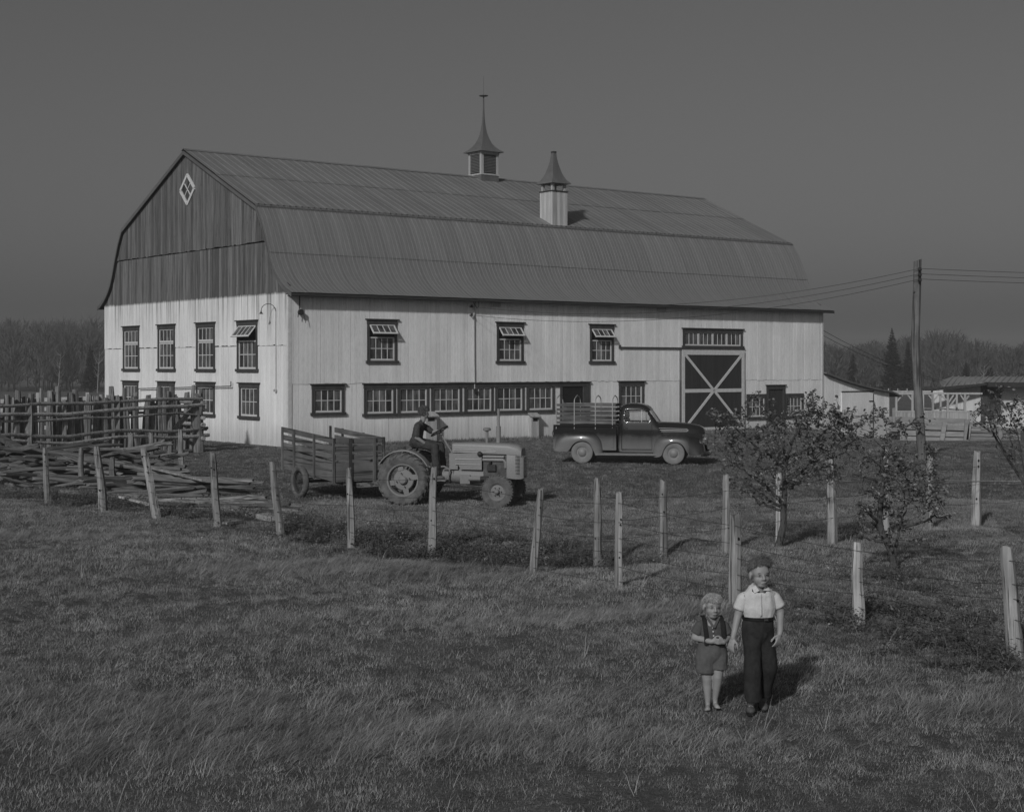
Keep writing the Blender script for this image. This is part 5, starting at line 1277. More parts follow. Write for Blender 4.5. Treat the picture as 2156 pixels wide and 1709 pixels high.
def head(m, c, s=1.0, M=None):
    """head solids, chin to crown about .215 m for s = 1, facing -y; c = centre at eye level"""
    c = Vector(c); Mx = Matrix.Translation(c) @ (M.to_4x4() if M is not None else Matrix.Identity(4)) @ Matrix.Scale(s, 4)
    def b(p, r): 
        q = MB(); q.ball((0, 0, 0), r, 20, 14); m.add([Mx @ (Vector(v) + V(*p)) for v in q.v], q.f)
    def cp(a, bb, r0, r1, **k):
        q = MB(); cone_cap(q, a, bb, r0, r1, **k); m.add([Mx @ Vector(v) for v in q.v], q.f)
    b((0, .012, .035), (.078, .090, .080)); b((0, -.035, .02), (.070, .05, .06)); b((0, -.025, -.040), (.065, .060, .052)); b((0, -.042, -.080), (.042, .036, .026))
    b((-.035, -.042, -.034), (.031, .031, .030)); b((.035, -.042, -.034), (.031, .031, .030)); b((0, -.052, -.045), (.034, .026, .030)); b((0, -.062, .022), (.052, .024, .012))
    cp((0, -.080, .008), (0, -.094, -.028), .009, .012); b((-.011, -.088, -.031), (.009, .009, .007)); b((.011, -.088, -.031), (.009, .009, .007))
    b((0, -.074, -.064), (.024, .014, .012))
    for sx in (-1, 1): b((sx * .081, .012, -.006), (.011, .022, .033))
    cp((0, .012, -.05), (0, .02, -.15), .047, .046)
    return Mx
def face(body, Mx, parent, squint=.75, teeth=False, browm=None):
    me = body.data; bv = BVHTree.FromPolygons([v.co.copy() for v in me.vertices], [tuple(p.vertices) for p in me.polygons])
    iM = Mx.inverted(); R3 = Mx.to_3x3().normalized()
    def surf(x, z):
        o = Mx @ V(x, -.4, z); d = (R3 @ V(0, 1, 0)).normalized(); h = bv.ray_cast(o, d); return (h[0] if h[0] is not None else Mx @ V(x, -.09, z))
    def patch(x, z, rx, rz, ry, mat, name, push=0.0, tilt=0.0):
        p = surf(x, z) + R3 @ V(0, push, 0); q = MB(); q.ball((0, 0, 0), (rx, ry, rz), 12, 8); Mt = Matrix.Rotation(tilt, 3, 'Y'); m = MB(); m.add([p + R3 @ (Mt @ Vector(v)) for v in q.v], q.f); m.build(name, mat, parent, True)
    for sx in (-1, 1):
        patch(sx * .031, .004, .0135, .0058 * squint, .004, M_feat, 'eye', -.0005); patch(sx * .032, .0215, .020, .0045, .005, browm or M_brow, 'eyebrow', .001, -sx * .06)
        patch(sx * .031, -.006, .013, .0022, .003, M_lip, 'eyelid', 0)
    patch(0, -.064, .022, .0042 if teeth else .0026, .003, M_feat, 'mouth', .001)
    if teeth: patch(0, -.0625, .016, .0024, .003, M_tooth, 'teeth', 0)
    patch(0, -.0725, .015, .003, .003, M_lip, 'lower_lip', 0.001)
    for sx in (-1, 1): patch(sx * .008, -.036, .004, .0022, .002, M_lip, 'nostril', .001)
def hand(m, wrist, dirv, side, palm_n, s=1.0, curl=.35, spread=.10):
    """palm and five fingers. dirv: wrist to knuckles, side: towards the thumb, palm_n: direction fingers curl to"""
    w = Vector(wrist); d = Vector(dirv).normalized(); t = Vector(side); t = (t - d * t.dot(d)).normalized(); n = Vector(palm_n); n = (n - d * n.dot(d) - t * n.dot(t)).normalized()
    cone_cap(m, w, w + d * .035 * s, .021 * s, .026 * s, flat=.62, flat_dir=n); 
    for k in range(4):
        o = (1.5 - k) * .0165 * s; cone_cap(m, w + d * .02 * s + t * o * .7, w + d * .075 * s + t * o, .0125 * s, .0105 * s)
    Ls = (.062, .070, .064, .050)
    for k in range(4):
        o = (1.5 - k) * .0165 * s; base = w + d * .075 * s + t * o; Lf = Ls[k] * s; dd = (d + t * spread * (1.5 - k)).normalized(); c = curl + .07 * k
        p1 = base + (dd * math.cos(c) + n * math.sin(c)) * Lf * .45; p2 = p1 + (dd * math.cos(c * 2.1) + n * math.sin(c * 2.1)) * Lf * .32; p3 = p2 + (dd * math.cos(c * 3) + n * math.sin(c * 3)) * Lf * .25
        chain(m, [base, p1, p2, p3], [.0095 * s, .0085 * s, .0078 * s, .0068 * s], n=10)
    b0 = w + d * .02 * s + t * .022 * s; b1 = b0 + (d * .6 + t * .75 + n * .35).normalized() * .035 * s; b2 = b1 + (d * .9 + t * .3 + n * .3).normalized() * .028 * s; b3 = b2 + (d * .95 + n * .35).normalized() * .022 * s
    chain(m, [b0, b1, b2, b3], [.0125 * s, .0105 * s, .0092 * s, .0075 * s], n=10)
def hair(parent, Mx, mat, seeds, n, length, curl, grav, region, rnd, base_r=.0016, blobs=(), cap=(.078, .092, .084)):
    """curly strands rooted on the skull ellipsoid; region(dir) -> bool"""
    m = MB(); m.cur = .15; R3 = Mx.to_3x3(); q = MB(); q.ball((0, 0, 0), cap, 28, 20); keep = [f for f in q.f if all(region(Vector((q.v[i][0] / cap[0], q.v[i][1] / cap[1], q.v[i][2] / cap[2]))) for i in f)]
    m.add([Mx @ (Vector(v) + V(0, .012, .035)) for v in q.v], keep)
    k = 0
    while k < n:
        u = rnd.uniform(-1, 1); a = rnd.uniform(0, 2 * math.pi); q = math.sqrt(1 - u * u); d = V(q * math.cos(a), q * math.sin(a), u)
        if not region(d): continue
        k += 1; root = V(d.x * .072, .012 + d.y * .088, .035 + d.z * .079); m.cur = rnd.random()
        L_ = length(d) * rnd.uniform(.7, 1.15); dirn = (d + V(rnd.gauss(0, .35), rnd.gauss(0, .35), rnd.gauss(0, .2))).normalized(); pts = [root]; ph = rnd.uniform(0, 6.3); ax_ = dirn.orthogonal().normalized(); bx_ = dirn.cross(ax_)
        for i in range(1, 7):
            f = i / 6; g_ = grav(d) * f * f * L_
            pts.append(root + dirn * L_ * f * .8 + (ax_ * math.cos(ph + f * curl) + bx_ * math.sin(ph + f * curl)) * .012 * min(1, f * 2) + g_)
        m.tube([Mx @ p for p in pts], [base_r * 1.6 * (1 - .5 * i / 6) for i in range(7)], 3, cap=False)
    return m.build('hair', mat, parent, False)

def sleeve(parent, mat, pts, rad, sd, amp=.004):
    m = MB(); n = 22; rings = []; pts = [Vector(p) for p in pts]; N2 = 12
    def at(t):
        q = t * (len(pts) - 1); i = min(int(q), len(pts) - 2); return pts[i].lerp(pts[i + 1], q - i), rad[i] + (rad[i + 1] - rad[i]) * (q - i)
    for i in range(N2 + 1):
        c, r = at(i / N2); c2, _ = at(min(1, i / N2 + .05)); c1, _ = at(max(0, i / N2 - .05)); d = (c2 - c1).normalized(); u = (V(0, 1, 0) - d * d.y).normalized(); w = d.cross(u)
        rings.append([c + (u * math.cos(2 * math.pi * k / n) + w * math.sin(2 * math.pi * k / n)) * (r + amp * mnoise.noise(V(math.cos(2 * math.pi * k / n) * 2.2, math.sin(2 * math.pi * k / n) * 2.2, i * .35 + sd))) for k in range(n)])
    m.loft(rings, caps=False); o = m.build('sleeve', mat, parent, True, 80); md = o.modifiers.new('cloth', 'SOLIDIFY'); md.thickness = .005; md.offset = -1; return o
def strip_on(body, parent, mat, name, a, b, wid, n=14):
    me = body.data; bv = BVHTree.FromPolygons([v.co.copy() for v in me.vertices], [tuple(p.vertices) for p in me.polygons]); rows = []
    for i in range(n + 1):
        p = Vector(a).lerp(Vector(b), i / n); row = []
        for s_ in (-1, 1):
            h = bv.ray_cast(V(p.x + s_ * wid / 2, -.6, p.z), V(0, 1, 0)); row.append((h[0] if h[0] is not None else V(p.x + s_ * wid / 2, p.y, p.z)) + V(0, -.0005, 0))
        rows.append(row)
    m = MB(); m.loft(rows, closed=False, caps=False); o = m.build(name, mat, parent, True, 80); md = o.modifiers.new('cloth', 'SOLIDIFY'); md.thickness = .004; md.offset = 0; return o

# ---- older boy: pale shirt, dark trousers, walking
def px_person(cx, base): return lambda zx, zy, y=0.0: V((zx - cx) / 992.0, y, (base - zy) / 992.0)
B = px_person(845, 1592)
pb_ = gp(1598, 1490); boyA = empty('person', (pb_.x, pb_.y, H(pb_.x, pb_.y) + .012), 0, 'older child in pale short-sleeved shirt and dark wide trousers walking toward the camera', 'person')
m = MB()
hm = Matrix.Rotation(R(14), 3, 'Z') @ Matrix.Rotation(R(-3), 3, 'Y')
Mx = head(m, B(846, 338, -.03), 1.10, hm)
cone_cap(m, B(845, 520, 0), B(842, 430, -.01), .055, .050)
cone_cap(m, B(845, 590), B(842, 740), .115, .10, flat=.62); cone_cap(m, B(735, 545, .01), B(955, 542, .01), .045, .045)
cone_cap(m, B(842, 760), B(842, 830), .115, .12, flat=.7)
# arms
chain(m, [B(712, 550), B(655, 715, .01), B(610, 880, -.04), B(600, 915, -.05)], [.045, .038, .027, .024]); hand(m, B(600, 915, -.05), B(575, 1000, -.07) - B(600, 915, -.05), V(.7, -.6, 0), V(.6, .5, 0), .98, .25)
chain(m, [B(980, 545), B(1042, 680, .01), B(1035, 850, -.03), B(1028, 880, -.04)], [.045, .038, .028, .024]); hand(m, B(1028, 880, -.04), B(1005, 970, -.06) - B(1028, 880, -.04), V(-.75, -.6, 0), V(-.5, .6, 0), 1.0, .28)
# legs inside the trousers
chain(m, [B(785, 830), B(785, 1190, -.03), B(765, 1500, -.06)], [.075, .055, .035]); chain(m, [B(910, 830), B(930, 1180, 0), B(912, 1490, .12)], [.072, .05, .032])
body = fuse(m, 'body', M_skin, boyA, .0055, 4); face(body, Mx, boyA, .75, False, M_brow)
rh = random.Random(5)
regA = lambda d: d.z > .10 + .62 * max(0, -d.y) + .10 * math.sin(d.x * 9) if d.y < .2 else d.z > -.40
hair(boyA, Mx @ Matrix.Scale(1, 4), M_hairD, 0, 3200, lambda d: .022 + .034 * max(0, d.z) * (1 + .6 * math.sin(d.x * 11 + d.y * 7)) + .022 * max(0, d.x), 7.0, lambda d: V(.5 * max(0, d.z), .1, -.1), regA, rh, .0010, cap=(.0765, .0905, .0815))
m = MB(); cone_cap(m, B(842, 570), B(842, 640), .152, .158, flat=.66, flat_dir=(0, 1, 0)); cone_cap(m, B(842, 640), B(842, 722), .158, .138, flat=.68); cone_cap(m, B(738, 545, .01), B(950, 542, .01), .060, .058)
cone_cap(m, B(795, 520, .01), B(892, 518, .01), .058, .058)

sh = fuse(m, 'shirt', M_shirt, boyA, .007, 5, .012, 9, (1.2, 1, .5))
def cut_round(o, planes):
    bm = bmesh.new(); bm.from_mesh(o.data)
    for co, no in planes:
        bmesh.ops.bisect_plane(bm, geom=bm.verts[:] + bm.edges[:] + bm.faces[:], plane_co=co, plane_no=no, clear_outer=True)
        ed = [e for e in bm.edges if e.is_boundary]
        if ed: bmesh.ops.edgeloop_fill(bm, edges=ed) if False else None
    bm.to_mesh(o.data); bm.free(); sd = o.modifiers.new('cloth', 'SOLIDIFY'); sd.thickness = .004; sd.offset = -1
def cut_sleeves(o, specs):
    """trim each sleeve end or neck hole cleanly: (point, axis outwards, reach)"""
    bm = bmesh.new(); bm.from_mesh(o.data)
    for c, n, r in specs:
        c = Vector(c); fs = [f for f in bm.faces if (f.calc_center_median() - c).length < r]
        ge = list({v for f in fs for v in f.verts}) + list({e for f in fs for e in f.edges}) + fs
        bmesh.ops.bisect_plane(bm, geom=ge, plane_co=c, plane_no=Vector(n).normalized(), clear_outer=True)
    bm.to_mesh(o.data); bm.free()
    sd = o.modifiers.new('cloth', 'SOLIDIFY'); sd.thickness = .005; sd.offset = -1
sleeve(boyA, M_shirt, [B(748, 540, .01), B(700, 565, .01), B(662, 665, .012)], [.050, .058, .060], 1); sleeve(boyA, M_shirt, [B(940, 538, .01), B(988, 556, .01), B(1036, 640, .012)], [.050, .057, .060], 5)
cut_sleeves(sh, [(B(842, 478, -.03), V(0, -.35, 1), .07), (B(842, 738, 0), V(0, 0, -1), .3)])
# collar
m = MB()
for s_, p in ((-1, [B(790, 425, .03), B(770, 455, -.035), B(790, 505, -.085), B(835, 482, -.085), B(808, 440, -.06)]), (1, [B(905, 425, .03), B(912, 455, -.03), B(935, 480, -.08), B(868, 482, -.088), B(890, 445, -.06)])):
    P = [Vector(q) for q in p]; P2 = [q + V(0, -.006, .004) for q in P]; n_ = len(P); m.add(P + P2, [tuple(range(n_)), tuple(range(2 * n_ - 1, n_ - 1, -1))] + [(k, (k + 1) % n_, n_ + (k + 1) % n_, n_ + k) for k in range(n_)])
m.build('collar', M_shirt, boyA)
strip_on(sh, boyA, M_shirt, 'shirt_placket', B(846, 508, -.1), B(850, 715, -.1), .020)
m = MB(); cone_cap(m, B(840, 745), B(840, 850), .134, .150, flat=.74); chain(m, [B(782, 845), B(775, 1150, -.05), B(793, 1482, -.07)], [.086, .078, .080], round_ends=True); chain(m, [B(905, 845), B(940, 1190, .0), B(922, 1478, .09)], [.084, .078, .055], round_ends=True)
tr = fuse(m, 'trousers', M_trous, boyA, .007, 5, .017, 8, (1, 1, .4))
bm = bmesh.new(); bm.from_mesh(tr.data); bmesh.ops.delete(bm, geom=[f for f in bm.faces if f.calc_center_median().z < (1592 - 1484) / 992.0 or f.calc_center_median().z > (1592 - 733) / 992.0], context='FACES'); bm.to_mesh(tr.data); bm.free(); sd = tr.modifiers.new('cloth', 'SOLIDIFY'); sd.thickness = .006; sd.offset = -1
m = MB(); rg = []
for h in (0, .03): rg.append([B(840, 752) + V(.150 * math.cos(t), .114 * math.sin(t), h) for t in [2 * math.pi * k / 28 for k in range(28)]])
m.loft(rg, caps=False); m.build('belt', M_belt, boyA, True)
m = MB(); m.beam(B(893, 750, -.110), B(893, 730, -.110), .035, .008, up=(0, -1, 0)); m.build('buckle', M_chrome, boyA)
def shoe(c, yaw, parent, pitch=0.0):
    m = MB(); m.ball((0, -.085, .032), (.043, .07, .034), 16, 10); m.ball((0, .02, .045), (.036, .065, .045), 16, 10); cone_cap(m, (0, .03, .04), (0, .035, .09), .036, .034)
    Mt = Matrix.Translation(c) @ Matrix.Rotation(yaw, 4, 'Z') @ Matrix.Rotation(pitch, 4, 'X'); m.v = [tuple(Mt @ Vector(v)) for v in m.v]; o = fuse(m, 'shoe', M_shoe, parent, .006, 3)
    m = MB(); m.loft([[Mt @ V(x * k2, y, z) for x, y in ((-.03, .075), (.03, .075), (.036, .0), (.044, -.09), (.03, -.145), (0, -.16), (-.03, -.145), (-.044, -.09), (-.036, 0))] for z, k2 in ((-.006, 1), (.014, 1.04))]); m.build('sole', M_shoe2, o)
    m = MB()
    for k in range(4): m.tube([Mt @ V(-.02, -.03 - .02 * k, .066 - .008 * k), Mt @ V(.02, -.035 - .02 * k, .066 - .008 * k)], .004, 5)
    m.build('lace', M_whitev, o)
shoe(B(765, 1588, -.04), R(-8), boyA, 0); shoe(B(885, 1560, .14), R(6), boyA, R(18))

# ---- younger boy: dark tee, suspenders, shorts, bare feet
B2 = px_person(415, 1588)
pb2_ = gp(1499, 1487.5); boyB = empty('person', (pb2_.x, pb2_.y, H(pb2_.x, pb2_.y) + .012), 0, 'small blond child in dark tee, suspenders and grey shorts standing barefoot on the grass', 'person')
m = MB(); hm2 = Matrix.Rotation(R(16), 3, 'Z') @ Matrix.Rotation(R(4), 3, 'Y')
Mx2 = head(m, B2(412, 650, -.02), .98, hm2)
cone_cap(m, B2(415, 790), B2(413, 720), .046, .042); cone_cap(m, B2(415, 860), B2(415, 960), .10, .09, flat=.68); cone_cap(m, B2(330, 812, .01), B2(500, 812, .01), .036, .036); cone_cap(m, B2(415, 960), B2(415, 1040), .10, .105, flat=.75)
chain(m, [B2(300, 825), B2(258, 935, .0), B2(390, 950, -.12), B2(405, 948, -.125)], [.038, .033, .024, .021]); hand(m, B2(398, 948, -.125), V(.9, -.25, .05), V(.1, -.2, 1), V(.2, .9, -.35), .80, .5)
chain(m, [B2(530, 825), B2(560, 945, -.01), B2(505, 955, -.12), B2(500, 950, -.125)], [.037, .032, .023, .021]); hand(m, B2(508, 952, -.125), V(-.8, -.35, .08), V(-.1, -.2, 1), V(-.2, .9, -.4), .80, .55)
chain(m, [B2(350, 1060), B2(370, 1310, -.01), B2(372, 1360, 0), B2(378, 1510, .0)], [.075, .047, .043, .027]); chain(m, [B2(480, 1060), B2(462, 1290, -.03), B2(462, 1340, -.02), B2(447, 1490, .01)], [.075, .047, .043, .027])
def foot(m, a, yaw, s=.85):
    Mt = Matrix.Translation(a) @ Matrix.Rotation(yaw, 4, 'Z') @ Matrix.Scale(s, 4); q = MB()
    q.ball((0, .02, .022), (.026, .032, .026), 14, 10); cone_cap(q, (0, .01, .03), (0, -.075, .018), .027, .024); cone_cap(q, (-.012, -.06, .016), (.014, -.07, .016), .018, .018); cone_cap(q, (0, .01, .03), (0, .012, .09), .026, .03)
    for k in range(5): q.ball((-.026 + .012 * k if yaw < 0 else .026 - .012 * k, -.102 + .006 * abs(k - 1), .011), (.0075 - (.0008 * k), .013, .009), 8, 6)
    m.add([Mt @ Vector(v) for v in q.v], q.f)
foot(m, B2(376, 1588, -.01), R(-8)); foot(m, B2(447, 1572, .0), R(8))
body2 = fuse(m, 'body', M_skin, boyB, .005, 4); face(body2, Mx2, boyB, .65, False, M_lip)
regB = lambda d: (d.z > .22 + .12 * max(0, -d.y) if d.y < .1 else d.z > -.35)
hair(boyB, Mx2, M_hairB, 0, 3600, lambda d: .030 + .022 * max(0, d.z), 3.0, lambda d: V(.35 * max(0, d.z), -.35 * max(0, d.z), -.6), regB, rh, .0011)
m = MB(); cone_cap(m, B2(415, 860), B2(415, 955), .122, .118, flat=.72); cone_cap(m, B2(335, 810, .01), B2(495, 810, .01), .046, .046); 
te = fuse(m, 'tee_shirt', M_tee, boyB, .007, 5, .005, 12, (1, 1, .6)); sleeve(boyB, M_tee, [B2(345, 815, .01), B2(305, 828), B2(268, 900)], [.042, .050, .052], 2); sleeve(boyB, M_tee, [B2(485, 815, .01), B2(525, 828), B2(556, 905, -.008)], [.042, .049, .052], 7)
cut_sleeves(te, [(B2(415, 785, -.055), V(0, -.9, .7), .075)])
m = MB(); cone_cap(m, B2(415, 985), B2(415, 1060), .127, .132, flat=.78); chain(m, [B2(355, 1065), B2(350, 1262, -.01)], [.084, .084], round_ends=True); chain(m, [B2(478, 1065), B2(482, 1230, -.02)], [.080, .080], round_ends=True)
shs = fuse(m, 'shorts', M_shorts, boyB, .007, 5, .013, 9, (1, 1, .6))
bm = bmesh.new(); bm.from_mesh(shs.data); bmesh.ops.delete(bm, geom=[f for f in bm.faces if f.calc_center_median().z < ((1588 - 1252) / 992.0 if f.calc_center_median().x < .005 else (1588 - 1218) / 992.0) or f.calc_center_median().z > (1588 - 972) / 992.0], context='FACES'); bm.to_mesh(shs.data); bm.free(); sd = shs.modifiers.new('cloth', 'SOLIDIFY'); sd.thickness = .006; sd.offset = -1
for (x0_, x1_) in ((335, 350), (498, 508)):
    m = MB(); pts = [B2(x0_ - 5, 735, .03), B2(x0_, 750, -.045), B2(x0_ + 2, 790, -.085), B2((x0_ + x1_) / 2, 850, -.104), B2(x1_, 915, -.104), B2(x1_, 985, -.106)]
    rg = [[p + V(-.019, -.003, 0), p + V(.019, -.003, 0), p + V(.019, .003, 0), p + V(-.019, .003, 0)] for p in pts]; m.loft(rg); m.build('suspender', M_susp, boyB, True, 50)
for zy in (828, 864, 902): m = MB(); m.ball(B2(410 + (zy - 828) * .1, zy, -.100), (.008, .004, .008), 10, 6); m.build('button', M_btn, boyB, True)
m = MB(); c0, c1, c2 = B2(360, 735, -.03), B2(420, 828, -.10), B2(478, 735, -.03)
for a, b in ((c0, c1), (c1, c2)): m.beam(a + V(0, -.008, 0), b + V(0, -.004, 0), .022, .006, up=(0, -1, .5))
m.build('neckband', M_tee, boyB)

# ---- tractor driver, built in the tractor's own frame (x forward), seated, looking ahead and away
driver = empty('person', tractor.location, THEAD, 'driver in dark rolled-sleeve shirt seated on the tractor holding the steering wheel', 'person')
m = MB(); hD = Matrix.Rotation(R(112), 3, 'Z')       # -y facing turned towards +x and the far side
hc = V(.30, 0, 2.06); MxD = head(m, hc, 1.08, hD)
hip = V(.12, 0, 1.40); chest = V(.17, 0, 1.72); neck = V(.24, 0, 1.87)
cone_cap(m, hip, chest, .13, .13, flat=.75, flat_dir=(1, 0, 0)); cone_cap(m, neck, hc + V(-.02, 0, -.04), .055, .055); cone_cap(m, V(.2, -.17, 1.78), V(.2, .17, 1.78), .06, .06)
chain(m, [V(.19, -.21, 1.76), V(.20, -.30, 1.52), V(.40, -.22, 1.37), V(.44, -.2, 1.35)], [.055, .047, .033, .03]); hand(m, V(.44, -.2, 1.35), V(.85, .1, -.3), V(0, 1, .3), V(.2, .1, -1), 1.05, .35)
chain(m, [V(.22, .21, 1.77), V(.42, .26, 1.62), V(.60, .19, 1.66), V(.63, .18, 1.66)], [.055, .047, .033, .03]); hand(m, V(.62, .18, 1.665), V(.8, -.1, .5), V(0, -1, .2), V(.3, 0, -.9), 1.05, .9)
for s in (-1, 1): chain(m, [V(.14, s * .1, 1.39), V(.60, s * (.24), 1.30), V(.66, s * .30, .74)], [.10, .068, .045])
fuse(m, 'body', M_skin2, driver, .008, 4)
regD = lambda d: (d.z > .35 if d.y < -.2 else d.z > -.55)
hair(driver, MxD, M_hairD, 0, 1100, lambda d: .05 + .05 * max(0, d.z), 8.0, lambda d: V(0, 0, -.1), regD, rh, .0026)
m = MB(); cone_cap(m, V(.11, 0, 1.44), chest, .165, .165, flat=.78, flat_dir=(1, 0, 0)); cone_cap(m, V(.2, -.17, 1.77), V(.2, .17, 1.77), .075, .075); cone_cap(m, V(.19, -.2, 1.76), V(.2, -.285, 1.56), .078, .072); cone_cap(m, V(.22, .2, 1.77), V(.38, .25, 1.65), .078, .07); cone_cap(m, V(.21, 0, 1.80), V(.25, 0, 1.9), .075, .06)
fuse(m, 'shirt', M_work, driver, .010, 4, .012, 9)
m = MB(); cone_cap(m, V(.09, 0, 1.40), V(.11, 0, 1.46), .165, .16, flat=.85, flat_dir=(1, 0, 0))
for s in (-1, 1): chain(m, [V(.14, s * .1, 1.39), V(.62, s * .24, 1.31), V(.67, s * .30, .70)], [.118, .092, .085])
fuse(m, 'trousers', M_work2, driver, .010, 4, .014, 7)
for s in (-1, 1):
    m = MB(); m.ball((.76, s * .31, .615), (.12, .05, .045), 14, 10); m.ball((.66, s * .31, .64), (.07, .05, .07), 14, 10); m.tube([(.66, s * .305, .66), (.66, s * .3, .78)], .06, 12); fuse(m, 'boot', M_shoe, driver, .01, 3)
# ------------------------------------------------------------------ small apple trees
def leaf_mat():
    t = NT('apple_leaf').pr(.42, 0, .5); r = t.attr('rnd')
    t.colour(t.ramp(r, 0, 1, .05, .24)); 
    tl = t.new('ShaderNodeBsdfTranslucent'); tl.inputs[0].default_value = g(.05); mx = t.new('ShaderNodeMixShader'); mx.inputs[0].default_value = .2
    t.l(t.b.outputs[0], mx.inputs[1]); t.l(tl.outputs[0], mx.inputs[2]); t.l(mx.outputs[0], t.n['Material Output'].inputs[0]); return t.m
M_leaf = leaf_mat(); M_bark = wood('apple_bark', .085, 2, .3, scale=14, sq=.5); M_twig = plain('twig', .032, .9, var=.3)
def apple(base_px, Y, trunk, limbs, blobs, ntw, nleaf, label, seed, dep=.9, leaf=.056, r0=.07):
    rnd = random.Random(seed); X0 = (base_px[0] - CX) / FPX * Y; z0 = H(X0, Y)
    tr = empty('apple_tree', (X0, Y, z0), 0, label, 'tree', 'small apple trees'); iv = Matrix.Translation((-X0, -Y, -z0))
    P3 = lambda p, dy=0: iv @ atY(p[0], p[1], Y + dy)
    m = MB(); pts = [P3(p) for p in trunk]; pts[0].z -= .1
    m.tube(pts, [r0 * (1.25 if i == 0 else 1) * (1 - .55 * i / (len(pts) - 1)) for i in range(len(pts))], 10); tk = m.build('trunk', M_bark, tr, True)
    nodes = [(p, .03) for p in pts[len(pts) // 2:]]
    for lb in limbs:
        dy = rnd.uniform(-dep * .7, dep * .7); q = [P3(p, dy * (i / (len(lb) - 1))) for i, p in enumerate(lb)]
        fine = []
        for a, b in zip(q, q[1:]):
            for k in range(4): fine.append(a.lerp(b, k / 4) + V(rnd.gauss(0, .012), rnd.gauss(0, .012), rnd.gauss(0, .012)))
        fine.append(q[-1]); n = len(fine); m = MB(); m.tube(fine, [r0 * .43 * (1 - .75 * i / (n - 1)) for i in range(n)], 7); m.build('limb', M_bark, tr, True)
        nodes += [(p, .02) for p in fine[2:]]
    tot = sum(b[4] for b in blobs); tw = MB(); lv = MB(); ends = []
    for k in range(ntw):
        w = rnd.uniform(0, tot)
        for bl in blobs:
            w -= bl[4]
            if w <= 0: break
        while True:
            a, b, c = rnd.uniform(-1, 1), rnd.uniform(-1, 1), rnd.uniform(-1, 1)
            if a * a + b * b + c * c < 1: break
        tgt = P3((bl[0] + a * bl[2], bl[1] + b * bl[3]), c * dep)
        src = min(nodes, key=lambda nd: (nd[0] - tgt).length * rnd.uniform(.9, 1.25))[0]
        d = tgt - src; Lg = d.length; mid = src + d * .5 + V(-.06, rnd.gauss(0, .05), .08) * Lg; path = []
        for i in range(7): t = i / 6; path.append(src * (1 - t) ** 2 + mid * 2 * t * (1 - t) + tgt * t * t)
        rr0 = min(.011, .004 + .006 * Lg); tw.tube(path, [rr0 * (1 - .7 * i / 6) for i in range(7)], 4, cap=False); ends.append((path, Lg))
        if len(nodes) < 400: nodes += [(path[3], .005), (path[5], .005)]
    per = max(1, nleaf // ntw)
    for path, Lg in ends:
        for k in range(rnd.randint(max(1, per - 4), per + 5)):
            t = rnd.uniform(.35, 1.0) ** .8 * 6; i = min(5, int(t)); p = path[i].lerp(path[i + 1], t - i) + V(rnd.gauss(0, .03), rnd.gauss(0, .03), rnd.gauss(0, .03))
            d = V(rnd.gauss(.8, .5), rnd.gauss(0, .6), rnd.gauss(-.05, .55)).normalized(); n = V(rnd.gauss(0, .6), rnd.gauss(-.5, .6), rnd.gauss(.7, .5)); s = d.cross(n)
            if s.length < .05: continue
            s.normalize(); n = s.cross(d); Ll = leaf * rnd.uniform(.5, 1.35); W = Ll * rnd.uniform(.26, .36); lv.cur = rnd.random() ** 1.4
            q = [p, p + d * Ll * .35 + s * W + n * W * .35, p + d * Ll * .4, p + d * Ll * .35 - s * W + n * W * .35, p + d * Ll * .75 + s * W * .7 + n * W * .1, p + d * Ll * .8 - n * W * .2, p + d * Ll * .75 - s * W * .7 + n * W * .1, p + d * Ll - n * W * .5]
            lv.add(q, [(0, 1, 2), (0, 2, 3), (1, 4, 5, 2), (2, 5, 6, 3), (4, 7, 5), (5, 7, 6)])
    tag(tw.build('twigs', M_twig, tr), kind='stuff'); tag(lv.build('leaves', M_leaf, tr), kind='stuff'); return tr
za = lambda *pp: [Z2(p, 2550, 1400, 1.899) for p in pp]
apple((1640, 1156), 26.3, za((680, 1262), (712, 1190), (735, 1080), (738, 960), (742, 860), (748, 780), (742, 680), (760, 600)),
      [za((752, 810), (800, 750), (860, 705), (935, 630), (1010, 570)), za((935, 630), (905, 560), (880, 470)), za((722, 910), (650, 840), (590, 790), (450, 690), (380, 640)), za((718, 940), (640, 905), (580, 860), (510, 810), (440, 760)), za((716, 970), (640, 950), (560, 910), (450, 840), (375, 790)),
       za((730, 830), (680, 780), (655, 735), (690, 620), (640, 480)), za((750, 680), (775, 600), (900, 540), (1050, 400), (1200, 330)), za((745, 690), (740, 560), (700, 420), (640, 300)), za((760, 600), (800, 480), (880, 330), (960, 230)), za((700, 620), (560, 540), (430, 420), (320, 330)), za((935, 630), (1060, 600), (1180, 560))],
      [(1655, 955, 120, 70, 6), (1575, 960, 75, 70, 3), (1755, 925, 75, 55, 3.2), (1690, 890, 105, 45, 4), (1790, 890, 60, 35, 1.6), (1545, 900, 45, 40, 1.1), (1600, 850, 40, 30, .8), (1720, 850, 50, 32, 1.3), (1610, 1020, 90, 40, 1.4), (1830, 872, 22, 22, .4), (1690, 1000, 110, 40, 1.6), (1500, 875, 14, 24, .2)], 520, 4900, 'spreading small apple tree with wind-blown leaves behind the boys, largest of the three', 41)
zb_ = lambda *pp: [Z2(p, 3100, 1600, 1.899) for p in pp]
